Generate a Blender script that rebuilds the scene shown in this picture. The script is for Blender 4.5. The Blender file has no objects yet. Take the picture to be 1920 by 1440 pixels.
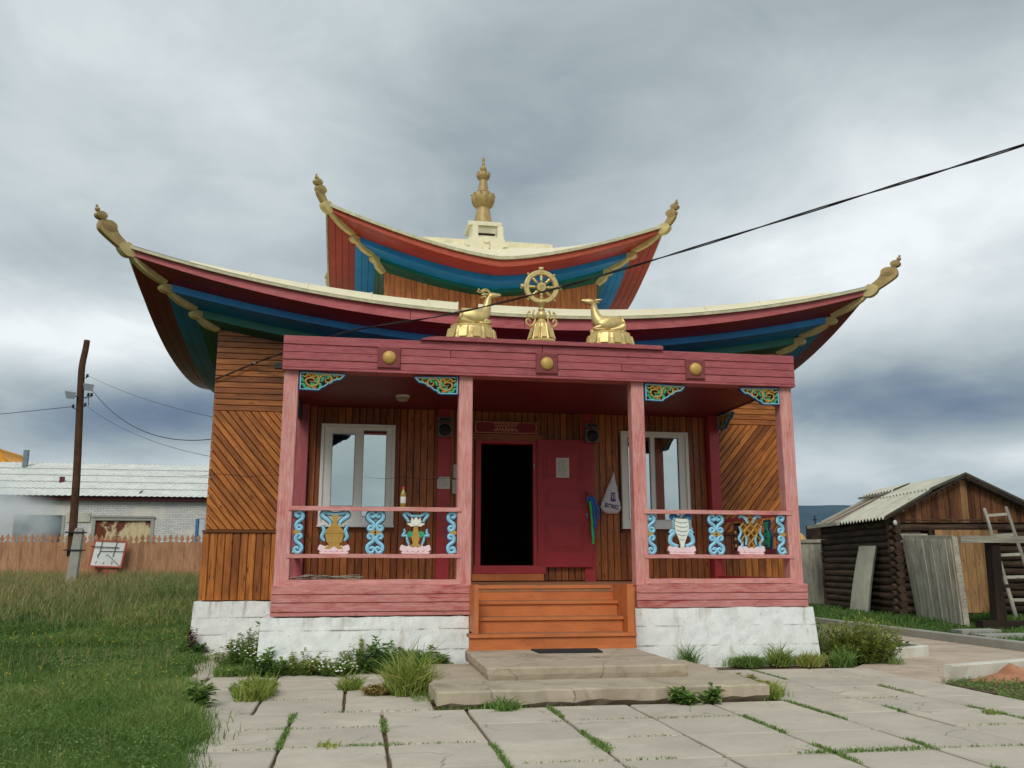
import bpy, math, random
import numpy as np
from mathutils import Vector, Matrix
random.seed(7); rng = np.random.default_rng(7)
PI = math.pi
scene = bpy.context.scene
COL = scene.collection

# ------------------------------------------------------------------ camera
cam_d = bpy.data.cameras.new('camera'); cam = bpy.data.objects.new('camera', cam_d); COL.objects.link(cam)
cam_d.lens = 30.93; cam_d.sensor_width = 36.0; cam_d.clip_start = 0.1; cam_d.clip_end = 9000
Fv = Vector((0.16384, 0.96598, 0.20017)).normalized()
Rv = Vector((0.98592, -0.16721, 0.0)).normalized(); Uv = Rv.cross(Fv).normalized()
m = Matrix(((Rv.x, Uv.x, -Fv.x), (Rv.y, Uv.y, -Fv.y), (Rv.z, Uv.z, -Fv.z))).to_4x4()
m.translation = Vector((0.9964, -10.9330, 1.4169))
cam.matrix_world = m
scene.camera = cam

# ------------------------------------------------------------------ render / exposure
scene.render.engine = 'CYCLES'
scene.cycles.volume_bounces = 4
scene.view_settings.view_transform = 'Standard'
try: scene.view_settings.look = 'None'
except Exception: pass
scene.view_settings.gamma = 1.0; scene.view_settings.exposure = 0.22
scene.view_settings.use_curve_mapping = False

# ------------------------------------------------------------------ sun
SUN_EL = math.radians(42); SUN_AZ = math.radians(200)      # azimuth of the sun, from +Y towards +X
sd = bpy.data.lights.new('sun', 'SUN'); sd.energy = 1.5; sd.angle = math.radians(25); sd.color = (1.0, 0.965, 0.91)
sun = bpy.data.objects.new('sun', sd); COL.objects.link(sun)
dsun = Vector((math.sin(SUN_AZ)*math.cos(SUN_EL), math.cos(SUN_AZ)*math.cos(SUN_EL), math.sin(SUN_EL)))
sun.rotation_euler = dsun.to_track_quat('Z', 'Y').to_euler(); sun.location = (0, 0, 30)

# ------------------------------------------------------------------ world: overcast sky
world = bpy.data.worlds.new('World'); scene.world = world; world.use_nodes = True
def build_world():
    nt = world.node_tree; N = nt.nodes; L = nt.links; N.clear()
    out = N.new('ShaderNodeOutputWorld')
    sky = N.new('ShaderNodeTexSky'); sky.sky_type = 'NISHITA'; sky.sun_disc = False
    sky.sun_elevation = SUN_EL; sky.sun_rotation = SUN_AZ
    bg1 = N.new('ShaderNodeBackground'); bg1.inputs['Strength'].default_value = 0.08; L.new(sky.outputs[0], bg1.inputs[0])
    tc = N.new('ShaderNodeTexCoord'); sep = N.new('ShaderNodeSeparateXYZ'); L.new(tc.outputs['Generated'], sep.inputs[0])
    def M(op, a, b=None, c=None):
        n = N.new('ShaderNodeMath'); n.operation = op
        for i, v in enumerate((a, b, c)):
            if v is None: continue
            if isinstance(v, (int, float)): n.inputs[i].default_value = v
            else: L.new(v, n.inputs[i])
        return n.outputs[0]
    az = M('ARCTAN2', sep.outputs[0], sep.outputs[1]); el = M('ARCSINE', M('MAXIMUM', M('MINIMUM', sep.outputs[2], 0.9999), -0.9999))
    # flat cloud deck seen in perspective
    zz = M('ADD', M('MAXIMUM', sep.outputs[2], 0.0), 0.22)
    cx = M('DIVIDE', sep.outputs[0], zz); cy = M('DIVIDE', sep.outputs[1], zz)
    cv = N.new('ShaderNodeCombineXYZ'); L.new(cx, cv.inputs[0]); L.new(cy, cv.inputs[1])
    def noise(scale, detail, rough, dist, vec=cv.outputs[0], w=0.0):
        n = N.new('ShaderNodeTexNoise'); n.noise_dimensions = '4D'; n.inputs['W'].default_value = w
        n.inputs['Scale'].default_value = scale; n.inputs['Detail'].default_value = detail
        n.inputs['Roughness'].default_value = rough; n.inputs['Distortion'].default_value = dist
        L.new(vec, n.inputs['Vector']); return n.outputs['Fac']
    wob1 = M('MULTIPLY', M('SUBTRACT', noise(2.4, 3, 0.5, 0.3, tc.outputs['Generated'], 2.0), 0.5), 0.42)
    wob2 = M('MULTIPLY', M('SUBTRACT', noise(3.0, 3, 0.5, 0.3, tc.outputs['Generated'], 9.0), 0.5), 0.16)
    azw = M('ADD', az, wob1); elw = M('ADD', el, wob2)
    v = M('ADD', M('MULTIPLY', M('SUBTRACT', noise(1.1, 5, 0.5, 0.5, w=3.3), 0.5), 0.60), 0.645)
    v = M('ADD', v, M('MULTIPLY', M('SUBTRACT', noise(3.8, 7, 0.62, 0.9, w=1.0), 0.5), 0.34))
    # individual clouds: (azimuth, elevation, width, height, brightness)
    blobs = [(0.24, 0.45, 0.19, 0.11, -0.19), (0.14, 0.35, 0.22, 0.07, -0.13), (0.52, 0.60, 0.24, 0.06, -0.05), (-0.22, 0.53, 0.24, 0.12, 0.13), (0.56, 0.44, 0.12, 0.07, 0.12), (0.05, 0.62, 0.16, 0.06, 0.08), (0.0, 0.40, 0.09, 0.05, 0.08),
             (0.80, 0.58, 0.16, 0.07, -0.12), (-0.28, 0.225, 0.17, 0.045, 0.34), (-0.46, 0.25, 0.16, 0.05, 0.20), (-0.34, 0.315, 0.20, 0.035, -0.10),
             (-0.20, 0.148, 0.20, 0.038, -0.54), (-0.32, 0.085, 0.12, 0.020, 0.18), (-0.10, 0.33, 0.10, 0.06, 0.05),
             (0.54, 0.325, 0.15, 0.065, 0.30), (0.72, 0.385, 0.17, 0.075, 0.34), (0.62, 0.26, 0.20, 0.05, 0.20),
             (0.60, 0.158, 0.18, 0.040, -0.50), (0.50, 0.092, 0.16, 0.016, 0.20), (0.70, 0.118, 0.09, 0.016, 0.34)]
    for a0, e0, sa, se, amp in blobs:
        da = M('POWER', M('ABSOLUTE', M('DIVIDE', M('SUBTRACT', azw, a0), sa)), 2.0)
        de = M('POWER', M('ABSOLUTE', M('DIVIDE', M('SUBTRACT', elw, e0), se)), 2.0)
        g = M('EXPONENT', M('MULTIPLY', M('ADD', da, de), -1.0))
        v = M('ADD', v, M('MULTIPLY', g, amp))
    cr = N.new('ShaderNodeValToRGB'); L.new(v, cr.inputs[0])
    e = cr.color_ramp.elements
    e[0].position = 0.12; e[0].color = (0.105, 0.150, 0.225, 1)
    e[1].position = 1.0; e[1].color = (0.83, 0.87, 0.88, 1)
    for p, c in ((0.30, (0.20, 0.25, 0.305, 1)), (0.48, (0.335, 0.39, 0.41, 1)), (0.68, (0.49, 0.55, 0.57, 1)), (0.86, (0.67, 0.715, 0.73, 1))):
        q = e.new(p); q.color = c
    bg2 = N.new('ShaderNodeBackground'); bg2.inputs['Strength'].default_value = 1.0; L.new(cr.outputs[0], bg2.inputs[0])
    mx = N.new('ShaderNodeMixShader'); mx.inputs[0].default_value = 0.95
    L.new(bg1.outputs[0], mx.inputs[1]); L.new(bg2.outputs[0], mx.inputs[2]); L.new(mx.outputs[0], out.inputs[0])
build_world()
world.cycles.sampling_method = 'MANUAL'; world.cycles.sample_map_resolution = 1024

# ------------------------------------------------------------------ materials
def lin(c):
    return tuple(((x/255)/12.92 if x/255 <= 0.04045 else ((x/255+0.055)/1.055)**2.4) for x in c)
class NT:
    def __init__(s, name):
        s.m = bpy.data.materials.new(name); s.m.use_nodes = True; s.t = s.m.node_tree; s.N = s.t.nodes; s.L = s.t.links
        s.N.clear(); s.out = s.N.new('ShaderNodeOutputMaterial'); s.b = s.N.new('ShaderNodeBsdfPrincipled'); s.L.new(s.b.outputs[0], s.out.inputs[0])
        s.tc = s.N.new('ShaderNodeTexCoord'); s.oi = None
    def put(s, sock, v):
        if isinstance(v, (int, float)): sock.default_value = v
        elif isinstance(v, tuple): sock.default_value = v if len(v) == 4 or sock.type != 'RGBA' else v + (1,)
        else: s.L.new(v, sock)
    def math(s, op, a, b=0.0, clamp=False):
        n = s.N.new('ShaderNodeMath'); n.operation = op; n.use_clamp = clamp; s.put(n.inputs[0], a); s.put(n.inputs[1], b); return n.outputs[0]
    def coords(s, scale=(1, 1, 1), rnd=0.0, kind='Object'):
        mp = s.N.new('ShaderNodeMapping'); s.L.new(s.tc.outputs[kind], mp.inputs[0]); mp.inputs['Scale'].default_value = scale
        if rnd:
            if not s.oi: s.oi = s.N.new('ShaderNodeObjectInfo')
            mu = s.math('MULTIPLY', s.oi.outputs['Random'], rnd)
            cb = s.N.new('ShaderNodeCombineXYZ'); s.L.new(mu, cb.inputs[0]); s.L.new(mu, cb.inputs[1]); s.L.new(mu, cb.inputs[2])
            s.L.new(cb.outputs[0], mp.inputs['Location'])
        return mp.outputs[0]
    def rand(s):
        if not s.oi: s.oi = s.N.new('ShaderNodeObjectInfo')
        return s.oi.outputs['Random']
    def noise(s, vec, scale, detail=4, rough=0.6, dist=0.0):
        n = s.N.new('ShaderNodeTexNoise'); s.L.new(vec, n.inputs['Vector']); n.inputs['Scale'].default_value = scale
        n.inputs['Detail'].default_value = detail; n.inputs['Roughness'].default_value = rough; n.inputs['Distortion'].default_value = dist
        return n.outputs['Fac']
    def ramp(s, v, lo, hi):
        n = s.N.new('ShaderNodeMapRange'); s.L.new(v, n.inputs[0]); n.inputs[1].default_value = lo; n.inputs[2].default_value = hi; n.clamp = True
        return n.outputs[0]
    def mix(s, f, a, b, mode='MIX'):
        n = s.N.new('ShaderNodeMix'); n.data_type = 'RGBA'; n.blend_type = mode
        s.put(n.inputs[0], f); s.put(n.inputs[6], a if not isinstance(a, tuple) else a[:3]+(1,)); s.put(n.inputs[7], b if not isinstance(b, tuple) else b[:3]+(1,))
        return n.outputs[2]
    def bump(s, h, strength=0.3, dist=0.01):
        n = s.N.new('ShaderNodeBump'); n.inputs['Strength'].default_value = strength; n.inputs['Distance'].default_value = dist
        s.L.new(h, n.inputs['Height']); s.L.new(n.outputs[0], s.b.inputs['Normal'])
    def base(s, c, rough=0.6, spec=0.4, metal=0.0):
        s.put(s.b.inputs['Base Color'], c if not isinstance(c, tuple) else c[:3]+(1,)); s.put(s.b.inputs['Roughness'], rough)
        s.b.inputs['Specular IOR Level'].default_value = spec; s.b.inputs['Metallic'].default_value = metal
        return s.m

def mat_paint(name, c, worn=None, deep=None, rough=0.6, amt=0.5, grain=True, jitter=0.25, spec=0.3, deepamt=0.5):
    s = NT(name); v = s.coords((1, 1, 1), 13.0); g = s.coords((1.6, 14, 26), 9.0)
    col = s.mix(s.ramp(s.noise(v, 3.0, 4, .6), .3, .7), tuple(x*0.86 for x in c), tuple(min(1, x*1.1) for x in c))
    if deep: col = s.mix(s.math('MULTIPLY', s.ramp(s.noise(s.coords((1, 2.2, 3.5), 5.0), 1.7, 5, .62, .3), .52, .66), deepamt), col, deep)
    if worn: col = s.mix(s.math('MULTIPLY', s.ramp(s.noise(g, 3.0, 7, .74, .3), .44, .62), amt), col, worn)
    if grain: col = s.mix(s.math('MULTIPLY', s.ramp(s.noise(s.coords((0.9, 40, 60), 4.0), 2.2, 3, .5), .62, .72), 0.35), col, tuple(x*0.35 for x in c))
    dirt = s.ramp(s.noise(s.coords((1.2, 3, 4), 7.0), 2.6, 7, .75, .5), .55, .70)
    col = s.mix(s.math('MULTIPLY', dirt, .42), col, tuple(x*0.42+.02 for x in c))
    if grain:
        vo = s.N.new('ShaderNodeTexVoronoi'); s.L.new(s.coords((2, 7, 7), 19.0), vo.inputs['Vector']); vo.inputs['Scale'].default_value = 1.1
        col = s.mix(s.math('MULTIPLY', s.ramp(vo.outputs['Distance'], .085, .03), .75), col, tuple(x*0.28 for x in c))
    col = s.mix(s.math('MULTIPLY', s.rand(), jitter), col, tuple(x*0.7 for x in c))
    s.bump(s.noise(g, 5.0, 6, .75), 0.5, 0.008)
    return s.base(col, rough, spec)

def mat_stained(name, c1, c2, dark, rough=0.42, rnd=0.8, knots=True, scale=1.0, spec=.45):
    s = NT(name); g = s.coords((1.2*scale, 16*scale, 22*scale), 21.0); v = s.coords((2.2, 9, 9), 17.0)
    col = s.mix(s.rand(), c1, c2)
    col = s.mix(s.math('MULTIPLY', s.ramp(s.noise(g, 2.2, 7, .7, .5), .42, .60), 0.62), col, dark)
    col = s.mix(s.math('MULTIPLY', s.ramp(s.noise(s.coords((.7, 3, 3), 27.0), 1.6, 5, .6), .48, .68), .45), col, tuple(x*.8 for x in dark))
    col = s.mix(s.math('MULTIPLY', s.ramp(s.noise(s.coords((1, 2, 2), 3.0), 1.3, 3, .5), .45, .7), 0.35), col, (c1[0]*1.25, c1[1]*1.2, c1[2]*1.1))
    if knots:
        vo = s.N.new('ShaderNodeTexVoronoi'); s.L.new(v, vo.inputs['Vector']); vo.inputs['Scale'].default_value = 1.35
        k = s.ramp(vo.outputs['Distance'], .17, .07)
        col = s.mix(s.math('MULTIPLY', k, .8), col, tuple(x*0.35 for x in dark))
    s.bump(s.noise(g, 4.0, 5, .7), 0.2, 0.004)
    return s.base(col, rough, spec)

def mat_plain(name, c, rough=0.5, spec=0.4, metal=0.0, var=0.15, scale=6.0, bump=0.1, kind='Object'):
    s = NT(name); v = s.coords((1, 1, 1), 0, kind)
    col = s.mix(s.ramp(s.noise(v, scale, 5, .6), .3, .7), tuple(x*(1-var) for x in c), tuple(min(1, x*(1+var)) for x in c))
    if bump: s.bump(s.noise(v, scale*5, 4, .6), bump, 0.004)
    return s.base(col, rough, spec, metal)

MT = {}
pink = lin((196, 116, 116)); pinkw = lin((222, 170, 168)); pinkd = lin((168, 48, 52))
MT['post'] = mat_paint('weathered_pink_paint', lin((212, 138, 130)), worn=lin((236, 194, 186)), deep=lin((190, 88, 82)), amt=.6, deepamt=.6, rough=.7, jitter=.1)
MT['baseboard'] = mat_paint('patchy_red_paint', lin((202, 124, 118)), worn=lin((234, 186, 178)), deep=lin((172, 56, 54)), amt=.55, deepamt=.95, rough=.72)
MT['beam'] = mat_paint('faded_crimson_paint', lin((172, 84, 90)), worn=lin((204, 136, 136)), deep=lin((140, 60, 70)), amt=.45, deepamt=.6, rough=.6)
MT['beamdark'] = mat_paint('dull_maroon_paint', lin((134, 66, 68)), worn=lin((166, 104, 100)), amt=.3, rough=.7)
MT['fascia'] = mat_paint('pink_eave_paint', lin((190, 96, 98)), worn=lin((220, 152, 148)), deep=lin((164, 62, 66)), amt=.35, deepamt=.5, rough=.5)
MT['redpost'] = mat_paint('glossy_red_paint', lin((182, 48, 54)), worn=lin((200, 120, 120)), amt=.1, rough=.4, spec=.5)
MT['door'] = mat_paint('dark_red_door_paint', lin((166, 38, 46)), worn=lin((190, 76, 80)), amt=.12, rough=.45, spec=.5, jitter=.05)
MT['ceil'] = mat_paint('maroon_ceiling_paint', lin((112, 26, 34)), rough=.45, jitter=.25, spec=.5)
def mat_soffit(name, c, rough=.42):
    s = NT(name); v = s.coords((1, 1, 1)); n = s.noise(v, 2.0, 4, .6)
    col = s.mix(s.ramp(n, .3, .7), tuple(x*.78 for x in c), tuple(x*1.15 for x in c))
    col = s.mix(s.math('MULTIPLY', s.ramp(s.noise(v, 5, 7, .75, .4), .52, .70), .35), col, tuple(x*.55+.012 for x in c))
    col = s.mix(s.math('MULTIPLY', s.rand(), .3), col, tuple(x*.72 for x in c))
    s.bump(s.noise(v, 30, 3, .5), .12, .004); return s.base(col, rough, .45)
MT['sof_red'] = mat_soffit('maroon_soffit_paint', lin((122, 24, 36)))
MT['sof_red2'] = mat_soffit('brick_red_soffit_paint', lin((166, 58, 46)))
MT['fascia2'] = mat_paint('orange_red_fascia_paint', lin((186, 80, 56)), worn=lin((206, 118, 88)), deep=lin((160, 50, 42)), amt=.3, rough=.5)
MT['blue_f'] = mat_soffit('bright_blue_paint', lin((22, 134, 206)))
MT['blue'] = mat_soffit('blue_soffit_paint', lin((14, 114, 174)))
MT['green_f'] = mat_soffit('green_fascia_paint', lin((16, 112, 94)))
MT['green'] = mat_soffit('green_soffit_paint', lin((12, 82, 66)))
MT['wood'] = mat_stained('amber_stained_board', lin((214, 132, 56)), lin((148, 82, 32)), lin((80, 38, 15)))
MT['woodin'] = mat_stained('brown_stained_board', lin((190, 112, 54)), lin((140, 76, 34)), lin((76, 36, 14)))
MT['woodred'] = mat_stained('orange_stained_board', lin((220, 140, 70)), lin((200, 116, 56)), lin((134, 64, 28)))
MT['woodcore'] = mat_plain('dark_brown_backing', lin((88, 48, 22)), .8, .2)
MT['ledge'] = mat_paint('brown_ledge', lin((120, 70, 40)), rough=.6)
MT['cream'] = mat_plain('cream_painted_metal', lin((232, 224, 192)), .5, .4, 0, .06, 3.0, .05)
MT['creamdirty'] = mat_plain('stained_cream_metal', lin((196, 192, 158)), .6, .3, 0, .22, 9.0, .1)
MT['creamtop'] = mat_plain('flaking_cream_roof', lin((234, 224, 190)), .6, .3, 0, .12, 8.0, .2)
MT['matgold'] = mat_plain('matte_ochre_gold_paint', lin((176, 150, 98)), .5, .4, .15, .18, 7.0, .15)
MT['hip'] = mat_plain('pale_ochre_paint', lin((205, 186, 128)), .6, .35, 0, .18, 6.0, .15)
MT['gold'] = mat_plain('gilded_metal', lin((214, 188, 126)), .42, .5, .55, .12, 14.0, .12)
MT['goldk'] = mat_plain('carved_ochre', lin((188, 148, 72)), .55, .4, 0, .12, 12.0, .1)
MT['goldball'] = mat_plain('gold_paint_dome', lin((198, 160, 84)), .45, .4, .1, .1, 8.0, .05)
MT['orange'] = mat_paint('orange_floor_paint', lin((204, 118, 66)), deep=lin((176, 96, 54)), rough=.5, deepamt=.5, jitter=.12, grain=True)
def mat_tread():
    s = NT('scuffed_orange_tread'); v = s.coords((1, 1, 1), 3.0)
    col = s.mix(s.ramp(s.noise(v, 5, 6, .7), .35, .65), lin((178, 112, 68)), lin((136, 110, 88)))
    return s.base(col, .65, .3)
MT['tread'] = mat_tread()
def mat_whitewash(name, dr=.3):
    s = NT(name); v = s.coords((1, 1, 1))
    big = s.noise(v, 1.1, 5, .6, .3); fine = s.noise(v, 9, 6, .7)
    col = s.mix(s.ramp(fine, .35, .65), lin((224, 226, 222)), lin((240, 241, 236)))
    col = s.mix(s.math('MULTIPLY', s.ramp(big, .56, .70), .55), col, lin((172, 170, 158)))
    st = s.noise(s.coords((3.4, 3.4, .7)), 1.6, 6, .7, .1)
    col = s.mix(s.math('MULTIPLY', s.ramp(st, .56, .70), .6), col, lin((168, 140, 104)))
    sp = s.N.new('ShaderNodeSeparateXYZ'); s.L.new(s.tc.outputs['Generated'], sp.inputs[0])
    drip = s.math('MULTIPLY', s.ramp(s.noise(s.coords((4.2, 4.2, .4), 3.0), 1.3, 6, .72, .2), .52, .66), s.ramp(sp.outputs[2], .62, 1.0))
    col = s.mix(s.math('MULTIPLY', drip, dr), col, lin((134, 116, 92)))
    low = s.math('MULTIPLY', s.ramp(s.noise(v, 4, 5, .7), .35, .65), s.ramp(sp.outputs[2], .34, .05))
    col = s.mix(s.math('MULTIPLY', low, .45), col, lin((140, 136, 120)))
    speck = s.noise(v, 34, 3, .6)
    col = s.mix(s.math('MULTIPLY', s.ramp(speck, .64, .72), .5), col, lin((120, 112, 100)))
    # formwork joints: thin broken dark lines with height wobble
    w = s.N.new('ShaderNodeTexWave'); w.bands_direction = 'Z'; w.inputs['Scale'].default_value = 1.35; w.inputs['Distortion'].default_value = .35
    w.inputs['Detail'].default_value = 4; w.inputs['Detail Scale'].default_value = 2.5; s.L.new(s.coords((.35, .35, 1)), w.inputs[0])
    ln = s.math('MULTIPLY', s.ramp(w.outputs['Fac'], .022, .0), s.ramp(s.noise(v, 2.0, 5, .7), .46, .60))
    col = s.mix(s.math('MULTIPLY', ln, .7), col, lin((112, 104, 92)))
    h = s.math('ADD', s.math('MULTIPLY', fine, .6), s.math('MULTIPLY', s.noise(v, 3, 4, .6), 1.2))
    s.bump(s.math('SUBTRACT', h, s.math('MULTIPLY', ln, 1.2)), .38, .015)
    return s.base(col, .9, .15)
MT['white'] = mat_whitewash('limewashed_concrete', .35)
MT['whitem'] = mat_whitewash('rust_streaked_limewash', .9)
def mat_concrete(name, c, jit=.25, stain=None, sc=1.0):
    s = NT(name); v = s.coords((sc, sc, sc), 31.0)
    col = s.mix(s.ramp(s.noise(v, 2.2, 6, .65), .3, .7), tuple(x*.84 for x in c), tuple(x*1.12 for x in c))
    col = s.mix(s.math('MULTIPLY', s.ramp(s.noise(v, 42, 3, .7), .5, .75), .35), col, tuple(x*.6 for x in c))
    col = s.mix(s.math('MULTIPLY', s.rand(), jit), col, (c[0]*.74, c[1]*.75, c[2]*.78))
    vo = s.N.new('ShaderNodeTexVoronoi'); vo.feature = 'DISTANCE_TO_EDGE'; s.L.new(s.coords((sc, sc, sc), 31.0), vo.inputs['Vector']); vo.inputs['Scale'].default_value = 1.15
    wv = s.N.new('ShaderNodeVectorMath'); wv.operation = 'ADD'; nc = s.N.new('ShaderNodeTexNoise'); s.L.new(v, nc.inputs['Vector']); nc.inputs['Scale'].default_value = 3.0; nc.inputs['Detail'].default_value = 5
    wm = s.N.new('ShaderNodeVectorMath'); wm.operation = 'SCALE'; wm.inputs[3].default_value = .35; s.L.new(nc.outputs['Color'], wm.inputs[0]); s.L.new(v, wv.inputs[0]); s.L.new(wm.outputs[0], wv.inputs[1]); s.L.new(wv.outputs[0], vo.inputs['Vector'])
    crk = s.math('MULTIPLY', s.ramp(vo.outputs['Distance'], .010, .002), s.ramp(s.noise(v, .9, 2, .5), .52, .58))
    col = s.mix(s.math('MULTIPLY', s.ramp(s.noise(v, 1.5, 6, .7, .6), .52, .72), .40), col, tuple(x*.62 for x in c))
    col = s.mix(s.math('MULTIPLY', s.ramp(s.noise(v, 1.9, 6, .7, .6), .54, .72), .35), col, tuple(min(1, x*1.25) for x in c))
    col = s.mix(s.math('MULTIPLY', crk, .75), col, tuple(x*.3 for x in c))
    if stain: col = s.mix(s.math('MULTIPLY', s.ramp(s.noise(v, 1.3, 5, .7, .4), .50, .68), .75), col, stain)
    s.bump(s.noise(v, 26, 6, .75), .5, .008)
    return s.base(col, .92, .15)
MT['slab'] = mat_concrete('paving_concrete', lin((196, 186, 169)), .5)
MT['plat'] = mat_concrete('platform_concrete', lin((182, 168, 146)), .1, lin((130, 116, 96)))
MT['path'] = mat_concrete('path_concrete', lin((196, 178, 158)), .05, lin((164, 146, 128)))
MT['kerb'] = mat_concrete('kerb_concrete', lin((168, 166, 156)), .3)
MT['kerbwhite'] = mat_concrete('whitewashed_kerb', lin((212, 210, 196)), .1, lin((176, 160, 136)))
MT['reddirt'] = mat_concrete('sandy_red_soil', lin((190, 136, 104)), .05, lin((140, 90, 66)))
MT['soil'] = mat_plain('dark_soil', lin((104, 88, 66)), .95, .1, 0, .35, 5.0, .6)
def mat_ground():
    s = NT('grassy_ground'); v = s.coords((1, 1, 1))
    col = s.mix(s.ramp(s.noise(v, .5, 6, .6), .35, .65), lin((58, 74, 32)), lin((84, 88, 46)))
    col = s.mix(s.ramp(s.noise(v, 7, 5, .7), .45, .7), col, lin((50, 52, 28)))
    s.bump(s.noise(v, 12, 6, .7), .8, .05); return s.base(col, .95, .1)
MT['ground'] = mat_ground()
def mat_blade(name, stops):
    s = NT(name); at = s.N.new('ShaderNodeAttribute'); at.attribute_name = 'tint'
    cr = s.N.new('ShaderNodeValToRGB'); s.L.new(at.outputs['Fac'], cr.inputs[0]); e = cr.color_ramp.elements
    e[0].position = 0; e[0].color = lin(stops[0][1])+(1,); e[1].position = 1; e[1].color = lin(stops[-1][1])+(1,)
    for p, c in stops[1:-1]: q = e.new(p); q.color = lin(c)+(1,)
    s.base(cr.outputs[0], .55, .3)
    tr = s.N.new('ShaderNodeBsdfTranslucent'); s.L.new(cr.outputs[0], tr.inputs[0])
    mx = s.N.new('ShaderNodeMixShader'); mx.inputs[0].default_value = .3; s.L.new(s.b.outputs[0], mx.inputs[1]); s.L.new(tr.outputs[0], mx.inputs[2])
    s.L.new(mx.outputs[0], s.out.inputs[0]); return s.m
MT['grass'] = mat_blade('lawn_grass', [(0, (60, 94, 38)), (.4, (98, 132, 58)), (.75, (142, 158, 84)), (.9, (176, 170, 110)), (1, (190, 166, 120))])
MT['tall'] = mat_blade('tall_dry_grass', [(0, (96, 116, 62)), (.4, (138, 144, 86)), (.75, (176, 162, 112)), (1, (172, 134, 104))])
MT['leaf'] = mat_blade('weed_leaves', [(0, (74, 112, 50)), (.5, (126, 156, 76)), (.85, (168, 180, 100)), (1, (196, 182, 108))])
MT['yleaf'] = mat_blade('yellow_green_leaves', [(0, (100, 128, 54)), (.5, (150, 164, 76)), (.85, (188, 184, 104)), (1, (164, 132, 88))])
MT['stemg'] = mat_plain('green_stem', lin((96, 122, 60)), .6, .3, 0, .2, 9, 0)
MT['dockred'] = mat_blade('rusty_seed_head', [(0, (92, 40, 34)), (.5, (122, 60, 50)), (1, (150, 90, 70))])
MT['petalw'] = mat_plain('white_petals', lin((236, 238, 226)), .7, .2, 0, .03, 5, 0)
MT['petaly'] = mat_plain('yellow_petals', lin((236, 196, 40)), .7, .2, 0, .05, 5, 0)
MT['frame'] = mat_plain('white_window_plastic', lin((240, 240, 234)), .45, .4, 0, .04, 3, .02)
def mat_glass():
    s = NT('window_glass'); s.N.remove(s.b)
    gl = s.N.new('ShaderNodeBsdfGlossy'); gl.inputs['Roughness'].default_value = .015; gl.inputs['Color'].default_value = (.92, .97, .95, 1)
    tr = s.N.new('ShaderNodeBsdfTransparent'); tr.inputs[0].default_value = (.62, .68, .64, 1)
    mx = s.N.new('ShaderNodeMixShader'); mx.inputs[0].default_value = .62
    n = s.N.new('ShaderNodeBump'); n.inputs['Strength'].default_value = .03; s.L.new(s.noise(s.coords(), 1.5, 2, .5), n.inputs['Height']); s.L.new(n.outputs[0], gl.inputs['Normal'])
    s.L.new(tr.outputs[0], mx.inputs[1]); s.L.new(gl.outputs[0], mx.inputs[2]); s.L.new(mx.outputs[0], s.out.inputs[0]); return s.m
MT['glass'] = mat_glass()
MT['inside'] = mat_plain('dark_interior', lin((58, 44, 36)), .9, .1, 0, .2, 3, 0)
MT['curtain'] = mat_plain('tan_curtain', lin((150, 128, 96)), .9, .1, 0, .1, 8, .1)
MT['lblue'] = mat_plain('carving_light_blue', lin((150, 208, 230)), .5, .35, 0, .1, 18, .1)
MT['dblue'] = mat_plain('carving_dark_blue', lin((26, 62, 96)), .5, .35, 0, .15, 18, .1)
MT['mblue'] = mat_plain('carving_mid_blue', lin((44, 106, 156)), .5, .35, 0, .15, 18, .1)
MT['cpink'] = mat_plain('carving_pink', lin((246, 214, 218)), .5, .35, 0, .06, 9, .1)
MT['cwhite'] = mat_plain('carving_white', lin((236, 236, 222)), .5, .35, 0, .05, 9, .1)
MT['cgreen'] = mat_plain('carving_green', lin((52, 162, 116)), .5, .35, 0, .15, 14, .1)
MT['cblack'] = mat_plain('carving_black_brown', lin((30, 16, 14)), .7, .2, 0, .1, 9, 0)
MT['trimblue'] = mat_plain('bracket_pale_blue', lin((150, 200, 224)), .5, .35, 0, .08, 9, .05)
MT['brass'] = mat_plain('worn_brass', lin((150, 130, 90)), .4, .5, .8, .2, 20, .1)
MT['hsteel'] = mat_plain('tarnished_housing', lin((104, 104, 100)), .45, .5, .4, .2, 20, .05)
MT['steel'] = mat_plain('grey_steel', lin((150, 152, 152)), .4, .5, .6, .1, 20, .05)
MT['blackp'] = mat_plain('black_plastic', lin((28, 28, 30)), .5, .4, 0, .1, 9, .05)
MT['rubber'] = mat_plain('black_rubber_mat', lin((48, 50, 52)), .9, .2, 0, .2, 60, .8)
MT['paper'] = mat_plain('white_paper', lin((214, 214, 206)), .85, .2, 0, .03, 5, .05)
MT['ink'] = mat_plain('dark_ink', lin((60, 60, 64)), .8, .2, 0, 0, 5, 0)
MT['bag'] = mat_plain('white_plastic_film', lin((214, 212, 214)), .35, .5, 0, .06, 12, .5)
MT['purple'] = mat_plain('purple_print', lin((84, 40, 132)), .5, .4, 0, .05, 5, 0)
MT['navy'] = mat_plain('navy_print', lin((40, 36, 96)), .5, .4, 0, .05, 5, 0)
MT['signred'] = mat_plain('dark_red_sign', lin((128, 26, 40)), .5, .4, 0, .1, 6, .05)
MT['signgold'] = mat_plain('sign_gold_letter', lin((226, 176, 130)), .4, .5, .2, .05, 6, 0)
MT['scarfblue'] = mat_plain('blue_silk', lin((20, 100, 190)), .4, .5, 0, .15, 10, .2)
MT['scarfgreen'] = mat_plain('green_silk', lin((50, 200, 90)), .4, .5, 0, .1, 10, .2)
MT['logs'] = mat_stained('old_dark_log', lin((94, 76, 62)), lin((62, 49, 41)), lin((28, 21, 17)), .85, spec=.15)
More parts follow.
